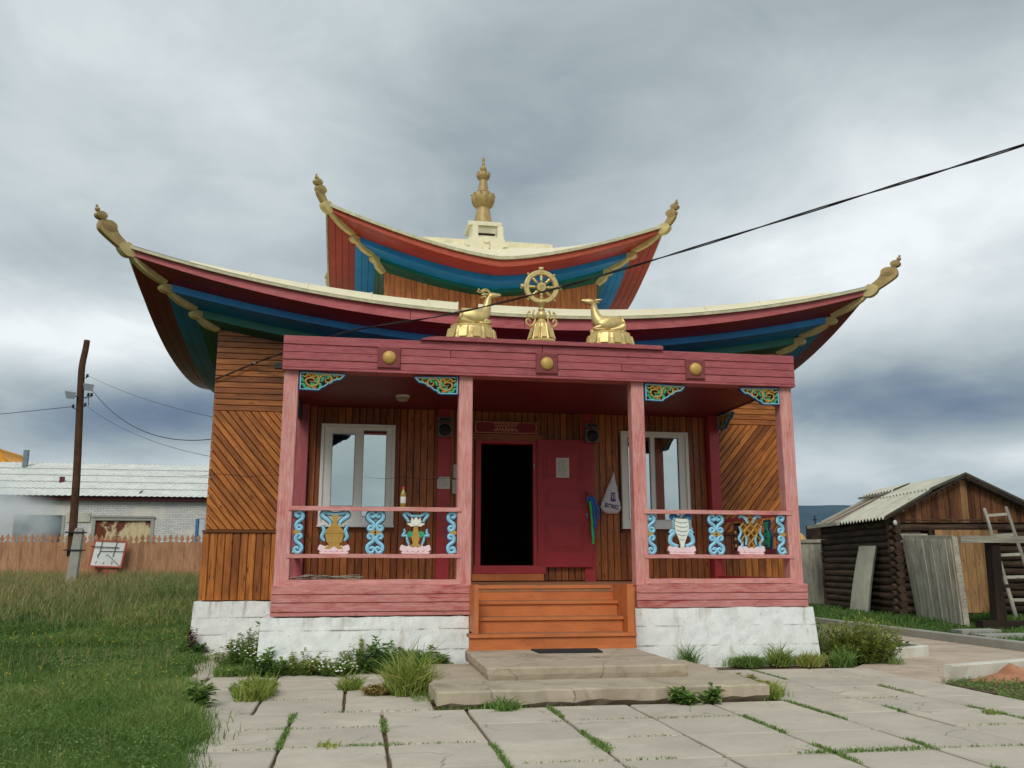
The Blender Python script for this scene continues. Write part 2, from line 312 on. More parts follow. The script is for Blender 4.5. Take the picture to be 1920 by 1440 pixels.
MT['greyb'] = mat_stained('weathered_grey_board', lin((186, 182, 166)), lin((150, 146, 132)), lin((104, 98, 86)), .9, spec=.1)
MT['gableb'] = mat_stained('brown_gable_board', lin((142, 98, 66)), lin((86, 54, 40)), lin((44, 28, 22)), .85, spec=.1)
MT['yellowb'] = mat_stained('fresh_pine_board', lin((178, 140, 96)), lin((152, 114, 76)), lin((104, 74, 48)), .8, spec=.15)
MT['darkpost'] = mat_stained('dark_old_timber', lin((72, 60, 50)), lin((56, 46, 40)), lin((28, 22, 20)), .9, spec=.1)
MT['slate'] = mat_concrete('asbestos_cement_sheet', lin((196, 194, 176)), .12, lin((160, 160, 146)))
MT['slate2'] = mat_concrete('pale_asbestos_roof', lin((214, 216, 208)), .06)
MT['picket'] = mat_stained('salmon_brown_picket', lin((198, 152, 118)), lin((178, 132, 98)), lin((140, 100, 76)), .85, spec=.1)
MT['polew'] = mat_stained('brown_pole_timber', lin((104, 76, 58)), lin((90, 64, 48)), lin((52, 38, 30)), .9, spec=.1)
MT['rust'] = None
def mat_rust():
    s = NT('rusting_cream_gate'); v = s.coords((1, 1, 1))
    col = s.mix(s.ramp(s.noise(s.coords((1, 1, .7)), 1.3, 6, .65, .4), .47, .53), lin((206, 186, 146)), lin((110, 58, 42)))
    s.bump(s.noise(v, 8, 4, .6), .2, .01); return s.base(col, .8, .2)
MT['rust'] = mat_rust()
def mat_brick():
    s = NT('whitewashed_brick'); v = s.coords((1, 1, 1))
    b = s.N.new('ShaderNodeTexBrick'); mp = s.N.new('ShaderNodeMapping'); s.L.new(s.tc.outputs['Object'], mp.inputs[0]); mp.inputs['Rotation'].default_value = (PI/2, 0, 0)
    s.L.new(mp.outputs[0], b.inputs[0]); b.inputs['Scale'].default_value = 1; b.inputs['Brick Width'].default_value = .27; b.inputs['Row Height'].default_value = .085
    b.inputs['Mortar Size'].default_value = .009; b.inputs['Color1'].default_value = lin((216, 216, 212))+(1,); b.inputs['Color2'].default_value = lin((196, 194, 190))+(1,); b.inputs['Mortar'].default_value = lin((150, 147, 142))+(1,)
    col = s.mix(s.ramp(s.noise(v, .45, 5, .6), .5, .56), b.outputs['Color'], lin((212, 206, 194)))
    col = s.mix(s.math('MULTIPLY', s.ramp(s.noise(v, .8, 6, .7), .55, .75), .5), col, lin((150, 146, 140)))
    s.bump(b.outputs['Fac'], -.4, .02); return s.base(col, .9, .15)
MT['brick'] = mat_brick()
MT['teal'] = mat_plain('dark_teal_board', lin((66, 92, 98)), .7, .3, 0, .2, 2, .1)
MT['brownd'] = mat_plain('dull_brown_board', lin((96, 70, 62)), .8, .2, 0, .2, 2, .1)
MT['bluef'] = mat_plain('blue_door_frame', lin((70, 120, 160)), .6, .3, 0, .1, 2, .1)
MT['bluegrey'] = mat_plain('pale_blue_sheet', lin((188, 198, 206)), .6, .3, 0, .08, 2, .1)
MT['redfr'] = mat_plain('faded_red_frame', lin((190, 92, 78)), .6, .3, 0, .12, 6, .1)
MT['board'] = mat_plain('white_board', lin((236, 240, 236)), .6, .3, 0, .05, 3, .05)
MT['pipe'] = mat_plain('dull_grey_pipe', lin((96, 96, 92)), .6, .3, .2, .2, 10, .1)
MT['maroonp'] = mat_plain('maroon_pipe', lin((92, 40, 44)), .7, .3, 0, .1, 4, .1)
MT['roofyel'] = mat_plain('golden_yellow_roof', lin((238, 166, 52)), .6, .3, 0, .12, .6, .1)
MT['ochre'] = mat_plain('dull_ochre_dome', lin((206, 160, 84)), .6, .3, 0, .12, .6, .1)
MT['hill'] = None
def mat_hill():
    s = NT('haze_tinted_wooded_hill'); v = s.coords((1, 1, 1))
    col = s.mix(s.ramp(s.noise(s.coords((1, 1, 3)), .006, 6, .65), .35, .65), lin((36, 56, 66)), lin((54, 76, 84)))  # blue of the distant air is put into the hill's own colour
    return s.base(col, 1.0, 0.0)
MT['hill'] = mat_hill()
MT['wire'] = mat_plain('black_cable', lin((44, 38, 38)), .6, .3, 0, .2, 8, .1)
MT['ceram'] = mat_plain('white_porcelain', lin((200, 200, 196)), .3, .5, 0, .03, 3, 0)
MT['lampglass'] = mat_plain('milky_lamp_cover', lin((168, 158, 140)), .4, .5, 0, .05, 3, 0)
MT['bottle'] = mat_plain('amber_liquid_bottle', lin((150, 130, 40)), .15, .6, 0, .1, 4, 0)
MT['redcap'] = mat_plain('red_cap', lin((220, 40, 40)), .4, .5, 0, .05, 4, 0)
MT['pinkcap'] = MT['redcap']
MT['dgrey'] = mat_plain('grey_metal_flue', lin((120, 128, 134)), .6, .4, .3, .15, 3, .1)

# ------------------------------------------------------------------ mesh builder
ORIG = {}
class MB:
    def __init__(s): s.v = []; s.f = []; s.mi = []; s.cur = 0; s.tint = None
    def add(s, vs, fs, mi=None):
        o = len(s.v); s.v += [tuple(p) for p in vs]; s.f += [tuple(i+o for i in f) for f in fs]; s.mi += [s.cur if mi is None else mi]*len(fs)
        return s
    def box(s, x0, x1, y0, y1, z0, z1, mi=None):
        return s.add([(x0, y0, z0), (x1, y0, z0), (x1, y1, z0), (x0, y1, z0), (x0, y0, z1), (x1, y0, z1), (x1, y1, z1), (x0, y1, z1)],
                     [(0, 3, 2, 1), (4, 5, 6, 7), (0, 1, 5, 4), (1, 2, 6, 5), (2, 3, 7, 6), (3, 0, 4, 7)], mi)
    def obox(s, c, ax, ay, az, mi=None):       # oriented box: centre, half-vectors
        c, ax, ay, az = map(Vector, (c, ax, ay, az)); vs = []
        for k in (-1, 1):
            for i, j in ((-1, -1), (1, -1), (1, 1), (-1, 1)): vs.append(c+ax*i+ay*j+az*k)
        return s.add(vs, [(0, 3, 2, 1), (4, 5, 6, 7), (0, 1, 5, 4), (1, 2, 6, 5), (2, 3, 7, 6), (3, 0, 4, 7)], mi)
    def prism(s, poly, fn, t0, t1, mi=None, inset=None):   # poly 2d ccw; fn(a,b,t)->3d ; t1 = front
        n = len(poly); back = [fn(a, b, t0) for a, b in poly]
        if inset:
            q = inset_poly(poly, inset); mid = [fn(a, b, t1-(t1-t0)*inset*0+0) for a, b in poly] if False else None
            m1 = [fn(a, b, t0+(t1-t0)*.55) for a, b in poly]; fr = [fn(a, b, t1) for a, b in q]
            fs = [tuple(range(2*n, 3*n)), tuple(reversed(range(n)))]
            for i in range(n):
                j = (i+1) % n; fs += [(i, j, n+j, n+i), (n+i, n+j, 2*n+j, 2*n+i)]
            return s.add(back+m1+fr, fs, mi)
        fr = [fn(a, b, t1) for a, b in poly]
        fs = [tuple(range(n, 2*n)), tuple(reversed(range(n)))]+[(i, (i+1) % n, n+(i+1) % n, n+i) for i in range(n)]
        return s.add(back+fr, fs, mi)
    def tube(s, pts, r, n=8, mi=None, cap=True):
        pts = [Vector(p) for p in pts]; rs = r if isinstance(r, (list, tuple)) else [r]*len(pts); vs = []; up = Vector((0, 0, 1)); prev = None
        for i, p in enumerate(pts):
            d = (pts[min(i+1, len(pts)-1)]-pts[max(i-1, 0)]).normalized()
            if prev is None:
                a = d.cross(up) if abs(d.dot(up)) < .95 else d.cross(Vector((1, 0, 0)))
            else: a = prev-d*prev.dot(d)
            a.normalize(); prev = a; b = d.cross(a)
            for k in range(n): t = 2*PI*k/n; vs.append(p+(a*math.cos(t)+b*math.sin(t))*rs[i])
        fs = [(i*n+k, i*n+(k+1) % n, (i+1)*n+(k+1) % n, (i+1)*n+k) for i in range(len(pts)-1) for k in range(n)]
        if cap: fs += [tuple(reversed(range(n))), tuple(range((len(pts)-1)*n, len(pts)*n))]
        return s.add(vs, fs, mi)
    def lathe(s, prof, c=(0, 0, 0), n=24, mi=None, sx=1, sy=1, mod=None):
        vs = []
        for i, (r, z) in enumerate(prof):
            for k in range(n):
                t = 2*PI*k/n; rr = r*(mod(i, t, r, z) if mod else 1); vs.append((c[0]+rr*math.cos(t)*sx, c[1]+rr*math.sin(t)*sy, c[2]+z))
        fs = [(i*n+k, i*n+(k+1) % n, (i+1)*n+(k+1) % n, (i+1)*n+k) for i in range(len(prof)-1) for k in range(n)]
        fs += [tuple(reversed(range(n))), tuple(range((len(prof)-1)*n, len(prof)*n))]
        return s.add(vs, fs, mi)
    def ribbon(s, pts, w, fn, t0, t1, mi=None, ridge=.6):  # 2d spine -> relief strip with raised middle
        pts = [Vector((p[0], p[1])) for p in pts]; n = len(pts); ws = w if isinstance(w, (list, tuple)) else [w]*n; vs = []
        for i, p in enumerate(pts):
            d = pts[min(i+1, n-1)]-pts[max(i-1, 0)]
            if d.length < 1e-9: d = Vector((1, 0))
            d.normalize(); q = Vector((-d.y, d.x))*ws[i]*.5
            e = p+q; g = p-q
            vs += [fn(e.x, e.y, t0), fn(e.x, e.y, t0+(t1-t0)*(1-ridge)), fn(p.x, p.y, t1), fn(g.x, g.y, t0+(t1-t0)*(1-ridge)), fn(g.x, g.y, t0)]
        fs = []
        for i in range(n-1):
            for k in range(4): fs.append((i*5+k, i*5+k+1, (i+1)*5+k+1, (i+1)*5+k))
            fs.append((i*5+4, i*5, (i+1)*5, (i+1)*5+4))
        fs += [(0, 1, 2, 3, 4), tuple(reversed([(n-1)*5+k for k in range(5)]))]
        return s.add(vs, fs, mi)
    def ball(s, c, r, n=12, mi=None, sx=1, sy=1, sz=1):
        prof = [(max(r*math.sin(PI*i/(n//2+2)), 1e-4), -r*math.cos(PI*i/(n//2+2))*sz) for i in range(n//2+3)]
        return s.lathe(prof, c, n, mi, sx, sy)
    def mesh(s, name, mats, smooth=False):
        me = bpy.data.meshes.new(name); me.from_pydata(s.v, [], s.f); me.validate(verbose=False)
        mats = mats if isinstance(mats, (list, tuple)) else [mats]
        for k in mats: me.materials.append(MT[k] if isinstance(k, str) else k)
        if len(mats) > 1 and len(me.polygons) == len(s.mi): me.polygons.foreach_set('material_index', s.mi)
        if smooth: me.polygons.foreach_set('use_smooth', [True]*len(me.polygons))
        me.update(); return me
    def build(s, name, mats, parent=None, origin=None, smooth=False):
        o = Vector(origin) if origin is not None else (ORIG[parent] if parent else Vector((0, 0, 0)))
        s.v = [(p[0]-o.x, p[1]-o.y, p[2]-o.z) for p in s.v]
        return link(name, s.mesh(name, mats, smooth), parent, o)
def link(name, me, parent=None, origin=(0, 0, 0), rot=None):
    ob = bpy.data.objects.new(name, me); COL.objects.link(ob); origin = Vector(origin)
    if parent: ob.parent = parent; ob.location = origin-ORIG[parent]
    else: ob.location = origin
    if rot: ob.rotation_euler = rot
    ORIG[ob] = origin; return ob
def tag(o, label=None, cat=None, group=None, kind=None):
    if label: o['label'] = label
    if cat: o['category'] = cat
    if group: o['group'] = group
    if kind: o['kind'] = kind
    return o
def thing(name, loc, label, cat, group=None):
    o = bpy.data.objects.new(name, None); COL.objects.link(o); o.location = loc; o.empty_display_size = .1; ORIG[o] = Vector(loc)
    return tag(o, label, cat, group)
def inset_poly(poly, c):
    n = len(poly); out = []
    A = sum(poly[i][0]*poly[(i+1) % n][1]-poly[(i+1) % n][0]*poly[i][1] for i in range(n)); sg = 1 if A > 0 else -1
    ls = []
    for i in range(n):
        p = Vector(poly[i]); q = Vector(poly[(i+1) % n]); d = (q-p)
        if d.length < 1e-9: d = Vector((1, 0))
        d.normalize(); nn = Vector((-d.y, d.x))*sg; ls.append((p+nn*c, d))
    for i in range(n):
        p, d = ls[i-1]; q, e = ls[i]; cr = d.x*e.y-d.y*e.x
        if abs(cr) < 1e-6: out.append(tuple(q)); continue
        t = ((q-p).x*e.y-(q-p).y*e.x)/cr; out.append(tuple(p+d*t))
    return out
def clip(poly, a, b, c):     # keep a*x+b*y<=c
    out = []
    for i in range(len(poly)):
        p = poly[i]; q = poly[(i+1) % len(poly)]; dp = a*p[0]+b*p[1]-c; dq = a*q[0]+b*q[1]-c
        if dp <= 0: out.append(p)
        if dp*dq < 0: t = dp/(dp-dq); out.append((p[0]+(q[0]-p[0])*t, p[1]+(q[1]-p[1])*t))
    return out
XZ = lambda a, b, t: (a, -t, b)      # front faces -Y ; t = distance towards the viewer
_bc = {}
def board(poly, parent, origin, ang, mat, th=.022, ins=.006, name='board', lift=0.0):
    """one plank; poly in its own frame (x = length, z = width), origin world, turned by ang in the facade plane"""
    key = (tuple((round(a, 3), round(b, 3)) for a, b in poly), mat, th, ins)
    if key not in _bc:
        b = MB(); b.prism(poly, XZ, 0, th, inset=ins); _bc[key] = b.mesh(name, mat)
    return link(name, _bc[key], parent, (origin[0], origin[1]-lift, origin[2]), (0, -ang, 0))
def rect_board(x0, x1, z0, z1, y, parent, mat, vertical=False, **k):
    L = (z1-z0) if vertical else (x1-x0); W = (x1-x0) if vertical else (z1-z0)
    poly = [(-L/2, -W/2), (L/2, -W/2), (L/2, W/2), (-L/2, W/2)]
    return board(poly, parent, ((x0+x1)/2, y, (z0+z1)/2), PI/2 if vertical else 0, mat, **k)
def smoothpts(P, sub=6):
    out = []; n = len(P)
    for i in range(n-1):
        p0 = P[max(i-1, 0)]; p1 = P[i]; p2 = P[i+1]; p3 = P[min(i+2, n-1)]
        for k in range(sub):
            t = k/sub
            out.append(tuple(.5*((2*b)+(-a+c)*t+(2*a-5*b+4*c-d)*t*t+(-a+3*b-3*c+d)*t**3) for a, b, c, d in zip(p0, p1, p2, p3)))
    out.append(tuple(P[-1])); return out
def text(body, size, loc, mat, parent, name='lettering', rot=(PI/2, 0, 0), ext=.0015, align='CENTER', bold=0.0):
    cu = bpy.data.curves.new(name, 'FONT'); cu.body = body; cu.size = size; cu.align_x = align; cu.align_y = 'CENTER'; cu.extrude = ext; cu.resolution_u = 3; cu.offset = bold
    tmp = bpy.data.objects.new('tmp', cu); COL.objects.link(tmp); dg = bpy.context.evaluated_depsgraph_get(); dg.update()
    me = bpy.data.meshes.new_from_object(tmp.evaluated_get(dg)); bpy.data.objects.remove(tmp); me.materials.clear(); me.materials.append(MT[mat]); me.name = name
    return link(name, me, parent, loc, rot)

G0 = 0.19
def terrain(x, y):
    t = min(max((y-3)/16.0, 0), 1); t = t*t*(3-2*t); l = min(max((1.0-x)/4.0, 0), 1)
    u = min(max((y-22)/14.0, 0), 1)
    h = G0-.03+(.52*t+.35*u)*l
    if x < -1.3: h += .03*math.sin(x*1.7+y*.6)*min(1, (-1.3-x))
    return h

# ------------------------------------------------------------------ ground, paving, kerbs
def build_ground():
    xs = np.concatenate([np.array([-4000, -600, -150, -60, -35]), np.linspace(-25, 30, 56), np.array([45, 80, 200, 700, 4000])])
    ys = np.concatenate([np.array([-4000, -500, -90, -30]), np.linspace(-14, 40, 55), np.array([50, 80, 200, 700, 5000])])
    b = MB(); nx = len(xs)
    for y in ys:
        for x in xs: b.v.append((x, y, terrain(x, y)))
    for j in range(len(ys)-1):
        for i in range(nx-1): b.f.append((j*nx+i, j*nx+i+1, (j+1)*nx+i+1, (j+1)*nx+i)); b.mi.append(0)
    tag(b.build('ground', 'ground', smooth=True), kind='structure')
build_ground()

def slab_mesh(w, d, k):
    r = random.Random(k); b = MB(); P = []
    cs = [(-w/2, -d/2), (w/2, -d/2), (w/2, d/2), (-w/2, d/2)]
    for i in range(4):
        a = cs[i]; c = cs[(i+1) % 4]; cr = r.uniform(.008, .03)
        L = math.hypot(c[0]-a[0], c[1]-a[1]); ux, uy = (c[0]-a[0])/L, (c[1]-a[1])/L
        for t in (cr, L*.3, L*.62, L-cr):
            e = r.uniform(-.005, .005) if .1 < t < L-.1 else 0
            P.append((a[0]+ux*t-uy*e, a[1]+uy*t+ux*e))
    q = inset_poly(P, .008); n = len(P)
    vs = [(x, y, -.06) for x, y in P]+[(x, y, -.008) for x, y in P]+[(x, y, 0) for x, y in q]
    fs = [tuple(range(2*n, 3*n))]
    for i in range(n):
        j = (i+1) % n; fs += [(i, j, n+j, n+i), (n+i, n+j, 2*n+j, 2*n+i)]
    b.add(vs, fs); return b
pav = MB(); 
pav.add([(-1.1, -9.5, .165), (9.5, -9.5, .165), (9.5, 3.4, .165), (-1.1, 3.4, .165)], [(0, 1, 2, 3)])
paving = tag(pav.build('pavement', 'soil', origin=(0, 0, 0)), kind='structure')
def lay(x0, x1, y0, y1, k):
    gx = .014; gy = .004
    b = slab_mesh((x1-x0)-gx*2, (y1-y0)-gy*2, k)
    o = link('slab', b.mesh('slab', 'slab'), paving, ((x0+x1)/2, (y0+y1)/2, G0+.006+random.uniform(-.004, .004)))
    o.rotation_euler = (random.uniform(-.004, .004), random.uniform(-.004, .004), random.uniform(-.006, .006))
def lay_all():
    k = 100
    colsA = [-.22, .50, 1.22, 1.94, 2.66, 3.38, 4.13, 4.87, 5.56, 6.29, 7.02]
    rowsA = [-3.02, -3.74, -4.46, -5.18, -5.90, -6.62, -7.34, -8.06]
    for i in range(len(colsA)-1):
        for j in range(len(rowsA)-1): k += 1; lay(colsA[i], colsA[i+1], rowsA[j+1], rowsA[j], k)
    for i, x in enumerate((7.02, 7.74, 8.46)):
        for j in range(1, 6): k += 1; lay(x, x+.72, rowsA[j+1]-.0, rowsA[j], k)
    colsB = [-.58, .155, .90, 1.66]
    rowsB = [-3.02, -2.26, -1.52, -.80, -.30]
    for i in range(3):
        for j in range(4):
            k += 1; lay(colsB[i], colsB[i+1]-(0 if i < 2 else -.02), rowsB[j+1], rowsB[j], k)
    for j in range(4): lay(-1.3, -.60, rowsB[j+1], rowsB[j], 940+j)
    for j in range(4): lay(-.94, -.24, rowsA[j+1], rowsA[j], 950+j)
    lay(-.82, -.1, -.30, .42, 900); lay(-.98, -.42, .42, 1.14, 901); lay(-1.08, -.55, 1.14, 1.86, 902); lay(-1.1, -.6, 1.86, 2.5, 903)
    for x0, x1, top in ((4.87, 5.56, -.75), (5.56, 6.29, -.75), (6.29, 7.02, -.75)):
        for j in range(3): k += 1; lay(x0, x1, -3.02+.757*j, -3.02+.757*(j+1), k)
    lay(1.66, 2.3, -.85, -.30, 905)
lay_all()
p = MB()      # concrete path right of the temple
p.add([(7.05, -2.28, G0), (7.38, -1.80, G0), (10.36, -.7, G0), (10.36, 22, G0), (8.0, 22, G0), (8.0, .4, G0), (6.9, -.72, G0)],
      [(0, 1, 6), (1, 2, 3, 4, 5, 6)])
tag(p.build('path', 'path', origin=(8, 0, G0)), kind='structure')
def kerb(name, pts, w, z0, z1, mat, label, group=None, joint=None):
    t = thing(name, (pts[0][0], pts[0][1], z0), label, 'kerb', group)
    a = Vector(pts[0]); c = Vector(pts[1]); L = (c-a).length; d = (c-a)/L; nrm = Vector((-d.y, d.x)); step = joint or L; n = max(1, round(L/step))
    for i in range(n):
        s0 = a+d*(L*i/n+.004); s1 = a+d*(L*(i+1)/n-.004); mid = (s0+s1)/2; hz = random.uniform(-.004, .004)
        b = MB(); hl = (s1-s0).length/2; P = [(-w/2, z0-.1), (w/2, z0-.1), (w/2, z1-.015), (w/2-.012, z1), (-w/2+.012, z1), (-w/2, z1-.015)]
        b.prism(P, lambda u, v, tt: (mid.x+nrm.x*u+d.x*tt, mid.y+nrm.y*u+d.y*tt, v+hz), -hl, hl)
        b.build('kerb_stone', mat, t)
    return t
kerb('path_kerb', [(10.44, -2.6), (10.44, 21.5)], .15, G0, .315, 'kerb', 'long grey concrete kerb between the path and the shed lawn', joint=2.4)
kerb('bed_kerb', [(7.62, -.03), (8.66, .46)], .10, G0, .325, 'kerbwhite', 'short whitewashed kerb end beside the big weed bush')
kerb('bed_kerb', [(8.66, .46), (8.9, 2.4)], .10, G0, .325, 'kerbwhite', 'whitewashed kerb running back behind the big weed bush')
kerb('lawn_kerb', [(7.30, -1.93), (10.2, -1.02)], .11, G0, .345, 'kerbwhite', 'whitewashed kerb with a bank of reddish soil in front of it')
bs = MB(); bs.add([(6.80, -.35, G0+.01), (7.62, -.03, G0+.01), (8.66, .46, G0+.05), (8.9, 2.4, G0+.05), (6.8, 6, G0+.05)], [(0, 1, 2, 3, 4)])
tag(bs.build('soil_bed', 'soil', origin=(7, 0, G0)), kind='structure')
def soil_bank():
    b = MB(); n = 26; prof = [(0, .0), (.10, .75), (.22, .55), (.42, .0)]
    for i in range(n+1):
        t = i/n; x = 7.42+2.7*t; y = -1.95+.85*t; h = .165*min(1, t*5)*(1+.25*math.sin(i*1.3))+.004
        for k, (d, hh) in enumerate(prof): b.v.append((x+.3*d, y-.045-d, G0-.01+h*hh*(1+random.uniform(-.1, .1))))
    for i in range(n):
        for k in range(3): b.f.append((i*4+k, i*4+k+1, (i+1)*4+k+1, (i+1)*4+k)); b.mi.append(0)
    tag(b.build('soil_bank', 'reddirt', origin=(8, -1.8, G0), smooth=True), kind='structure')
soil_bank()
def edge_slab(name, x0, x1, y0, y1, z0, z1, mat, label, cat, rag=.02, k=1):
    r = random.Random(k); pts = []
    for (ax, ay, bx, by) in ((x0, y0, x1, y0), (x1, y0, x1, y1), (x1, y1, x0, y1), (x0, y1, x0, y0)):
        L = math.hypot(bx-ax, by-ay); n = max(2, int(L/.12))
        for i in range(n):
            t = i/n; e = 0 if i == 0 else r.uniform(-rag, rag)*.5; pts.append((ax+(bx-ax)*t+(e if ax == bx else 0), ay+(by-ay)*t+(e if ay == by else 0)))
    n = len(pts); q = inset_poly(pts, .018)
    q = [(a+r.uniform(-.004, .004), c+r.uniform(-.004, .004)) for a, c in q]
    low = [(a+(c2:=r.uniform(-rag, rag)*.6), c+r.uniform(0, rag)*.9) for a, c in inset_poly(pts, rag)]
    b = MB(); b.add([(x, y, z0) for x, y in low]+[(x, y, z0+(z1-z0)*r.uniform(.3, .5)) for x, y in pts]+[(x, y, z1-.014) for x, y in pts]+[(x, y, z1) for x, y in q],
                    [tuple(range(3*n, 4*n))]+[(i+m*n, (i+1) % n+m*n, n*(m+1)+(i+1) % n, n*(m+1)+i) for m in range(3) for i in range(n)])
    o = b.build(name, mat, origin=((x0+x1)/2, y0, z0)); return tag(o, label, cat)
edge_slab('concrete_step', 1.69, 4.74, -2.98, -.84, G0-.03, .335, 'plat', 'wide low concrete slab at the foot of the porch, on the paving', 'step', .055, 3)
edge_slab('concrete_step', 2.22, 4.21, -2.33, -.50, .336, .452, 'plat', 'upper concrete slab under the orange stairs, carrying the black mat', 'step', .012, 5)
mt = MB(); mt.prism([(2.97, -1.09), (3.68, -1.12), (3.72, -.72), (2.95, -.70)], lambda a, b_, t: (a, b_, .453+t), 0, .014)
tag(mt.build('door_mat', 'rubber', origin=(3.3, -.9, .453)), 'black rubber doormat lying in front of the orange stairs', 'doormat')

# ------------------------------------------------------------------ temple
YW = 2.72                                   # front wall plane
temple = thing('temple', (3.31, 2.72, G0), 'wooden temple with two upswept blue, green and red roofs and a pink porch', 'temple')
XL, XR = -1.26, 7.88; YC = 6.05
def walls():
    b = MB(); y0, y1 = YW+.012, YW+.14; zT = 4.5
    xs = [XL+.02, .42, 1.42, 2.81, 3.64, 5.14, 6.14, XR-.02]
    b.box(xs[0], xs[1], y0, y1, .86, zT); b.box(xs[1], xs[2], y0, y1, .86, 2.06); b.box(xs[1], xs[2], y0, y1, 3.46, zT)
    b.box(xs[2], xs[3], y0, y1, .86, zT); b.box(xs[3], xs[4], y0, y1, .86, 1.36); b.box(xs[3], xs[4], y0, y1, 3.28, zT)
    b.box(xs[4], xs[5], y0, y1, .86, zT); b.box(xs[5], xs[6], y0, y1, .86, 2.06); b.box(xs[5], xs[6], y0, y1, 3.46, zT); b.box(xs[6], xs[7], y0, y1, .86, zT)
    b.box(XL+.02, XL+.14, y1+.002, 9.35, .86, 4.98); b.box(XR-.14, XR-.02, y1+.002, 9.35, .86, 4.98); b.box(XL+.02, XR-.02, 9.352, 9.45, .86, 4.98)
    b.box(XL+.15, XR-.15, y1+.01, 9.34, 1.2, 1.3); b.box(XL+.15, XR-.15, y1+.01, 9.34, 4.3, 4.35)
    b.build('wall', 'woodcore', temple)
    # stepped infill under the eave curve
    c = MB(); n = 24
    for i in range(n):
        xa = XL+.02+(XR-XL-.04)*i/n; xb = XL+.02+(XR-XL-.04)*(i+1)/n; sa = abs((xa-3.31)/4.57)**1.8; sb = abs((xb-3.31)/4.57)**1.8
        za = 4.45+.5*sa; zb = 4.45+.5*sb
        c.add([(xa, y_, z_) for y_ in (YW+.012, YW+.13) for z_ in (4.3, za)]+[(xb, y_, z_) for y_ in (YW+.012, YW+.13) for z_ in (4.3, zb)], [(0, 1, 5, 4), (2, 6, 7, 3), (1, 3, 7, 5)])
    c.build('wall_head', 'woodcore', temple)
walls()
def plinths():
    def bat(x0, x1, y0, y1, z0, z1, o, k, label):
        r = random.Random(k); b = MB(); n = max(4, int((x1-x0)/.12)); rows = 7
        for j in range(rows+1):
            t = j/rows; z = z0+(z1-z0)*t
            for i in range(n+1):
                x = x0-.02*(1-t)+(x1-x0+.04*(1-t))*i/n
                yy = y0-.11*(1-t)+(r.uniform(-.006, .006) if 0 < i < n else 0)
                b.v.append((x, yy, z+(r.uniform(-.008, .008) if j == rows else 0)))
        for j in range(rows):
            for i in range(n): b.f.append((j*(n+1)+i, j*(n+1)+i+1, (j+1)*(n+1)+i+1, (j+1)*(n+1)+i)); b.mi.append(0)
        o_ = rows*(n+1)
        b.add([(x0, y0, z1-.004), (x1, y0, z1-.004), (x1, y1, z1-.004), (x0, y1, z1-.004)], [(0, 1, 2, 3)])
        b.add([(x0-.02, y0-.11, z0), (x0, y0, z1), (x0, y1, z1), (x0-.02, y1, z0)], [(0, 1, 2, 3)])
        b.add([(x1+.02, y0-.11, z0), (x1, y0, z1), (x1, y1, z1), (x1+.02, y1, z0)], [(3, 2, 1, 0)])
        ob = b.build('plinth', 'whitem' if k == 3 else 'white', temple); ob['label'] = label
    bat(-.11, 2.305, -.09, 2.6, .1, .80, .1, 1, 'limewashed porch plinth left of the stairs')
    bat(4.27, 6.76, -.09, 2.6, .1, .875, .1, 2, 'limewashed porch plinth right of the stairs')
    bat(XL-.07, XR+.07, 2.62, 9.4, .1, .885, .1, 3, 'limewashed plinth of the main building')
plinths()

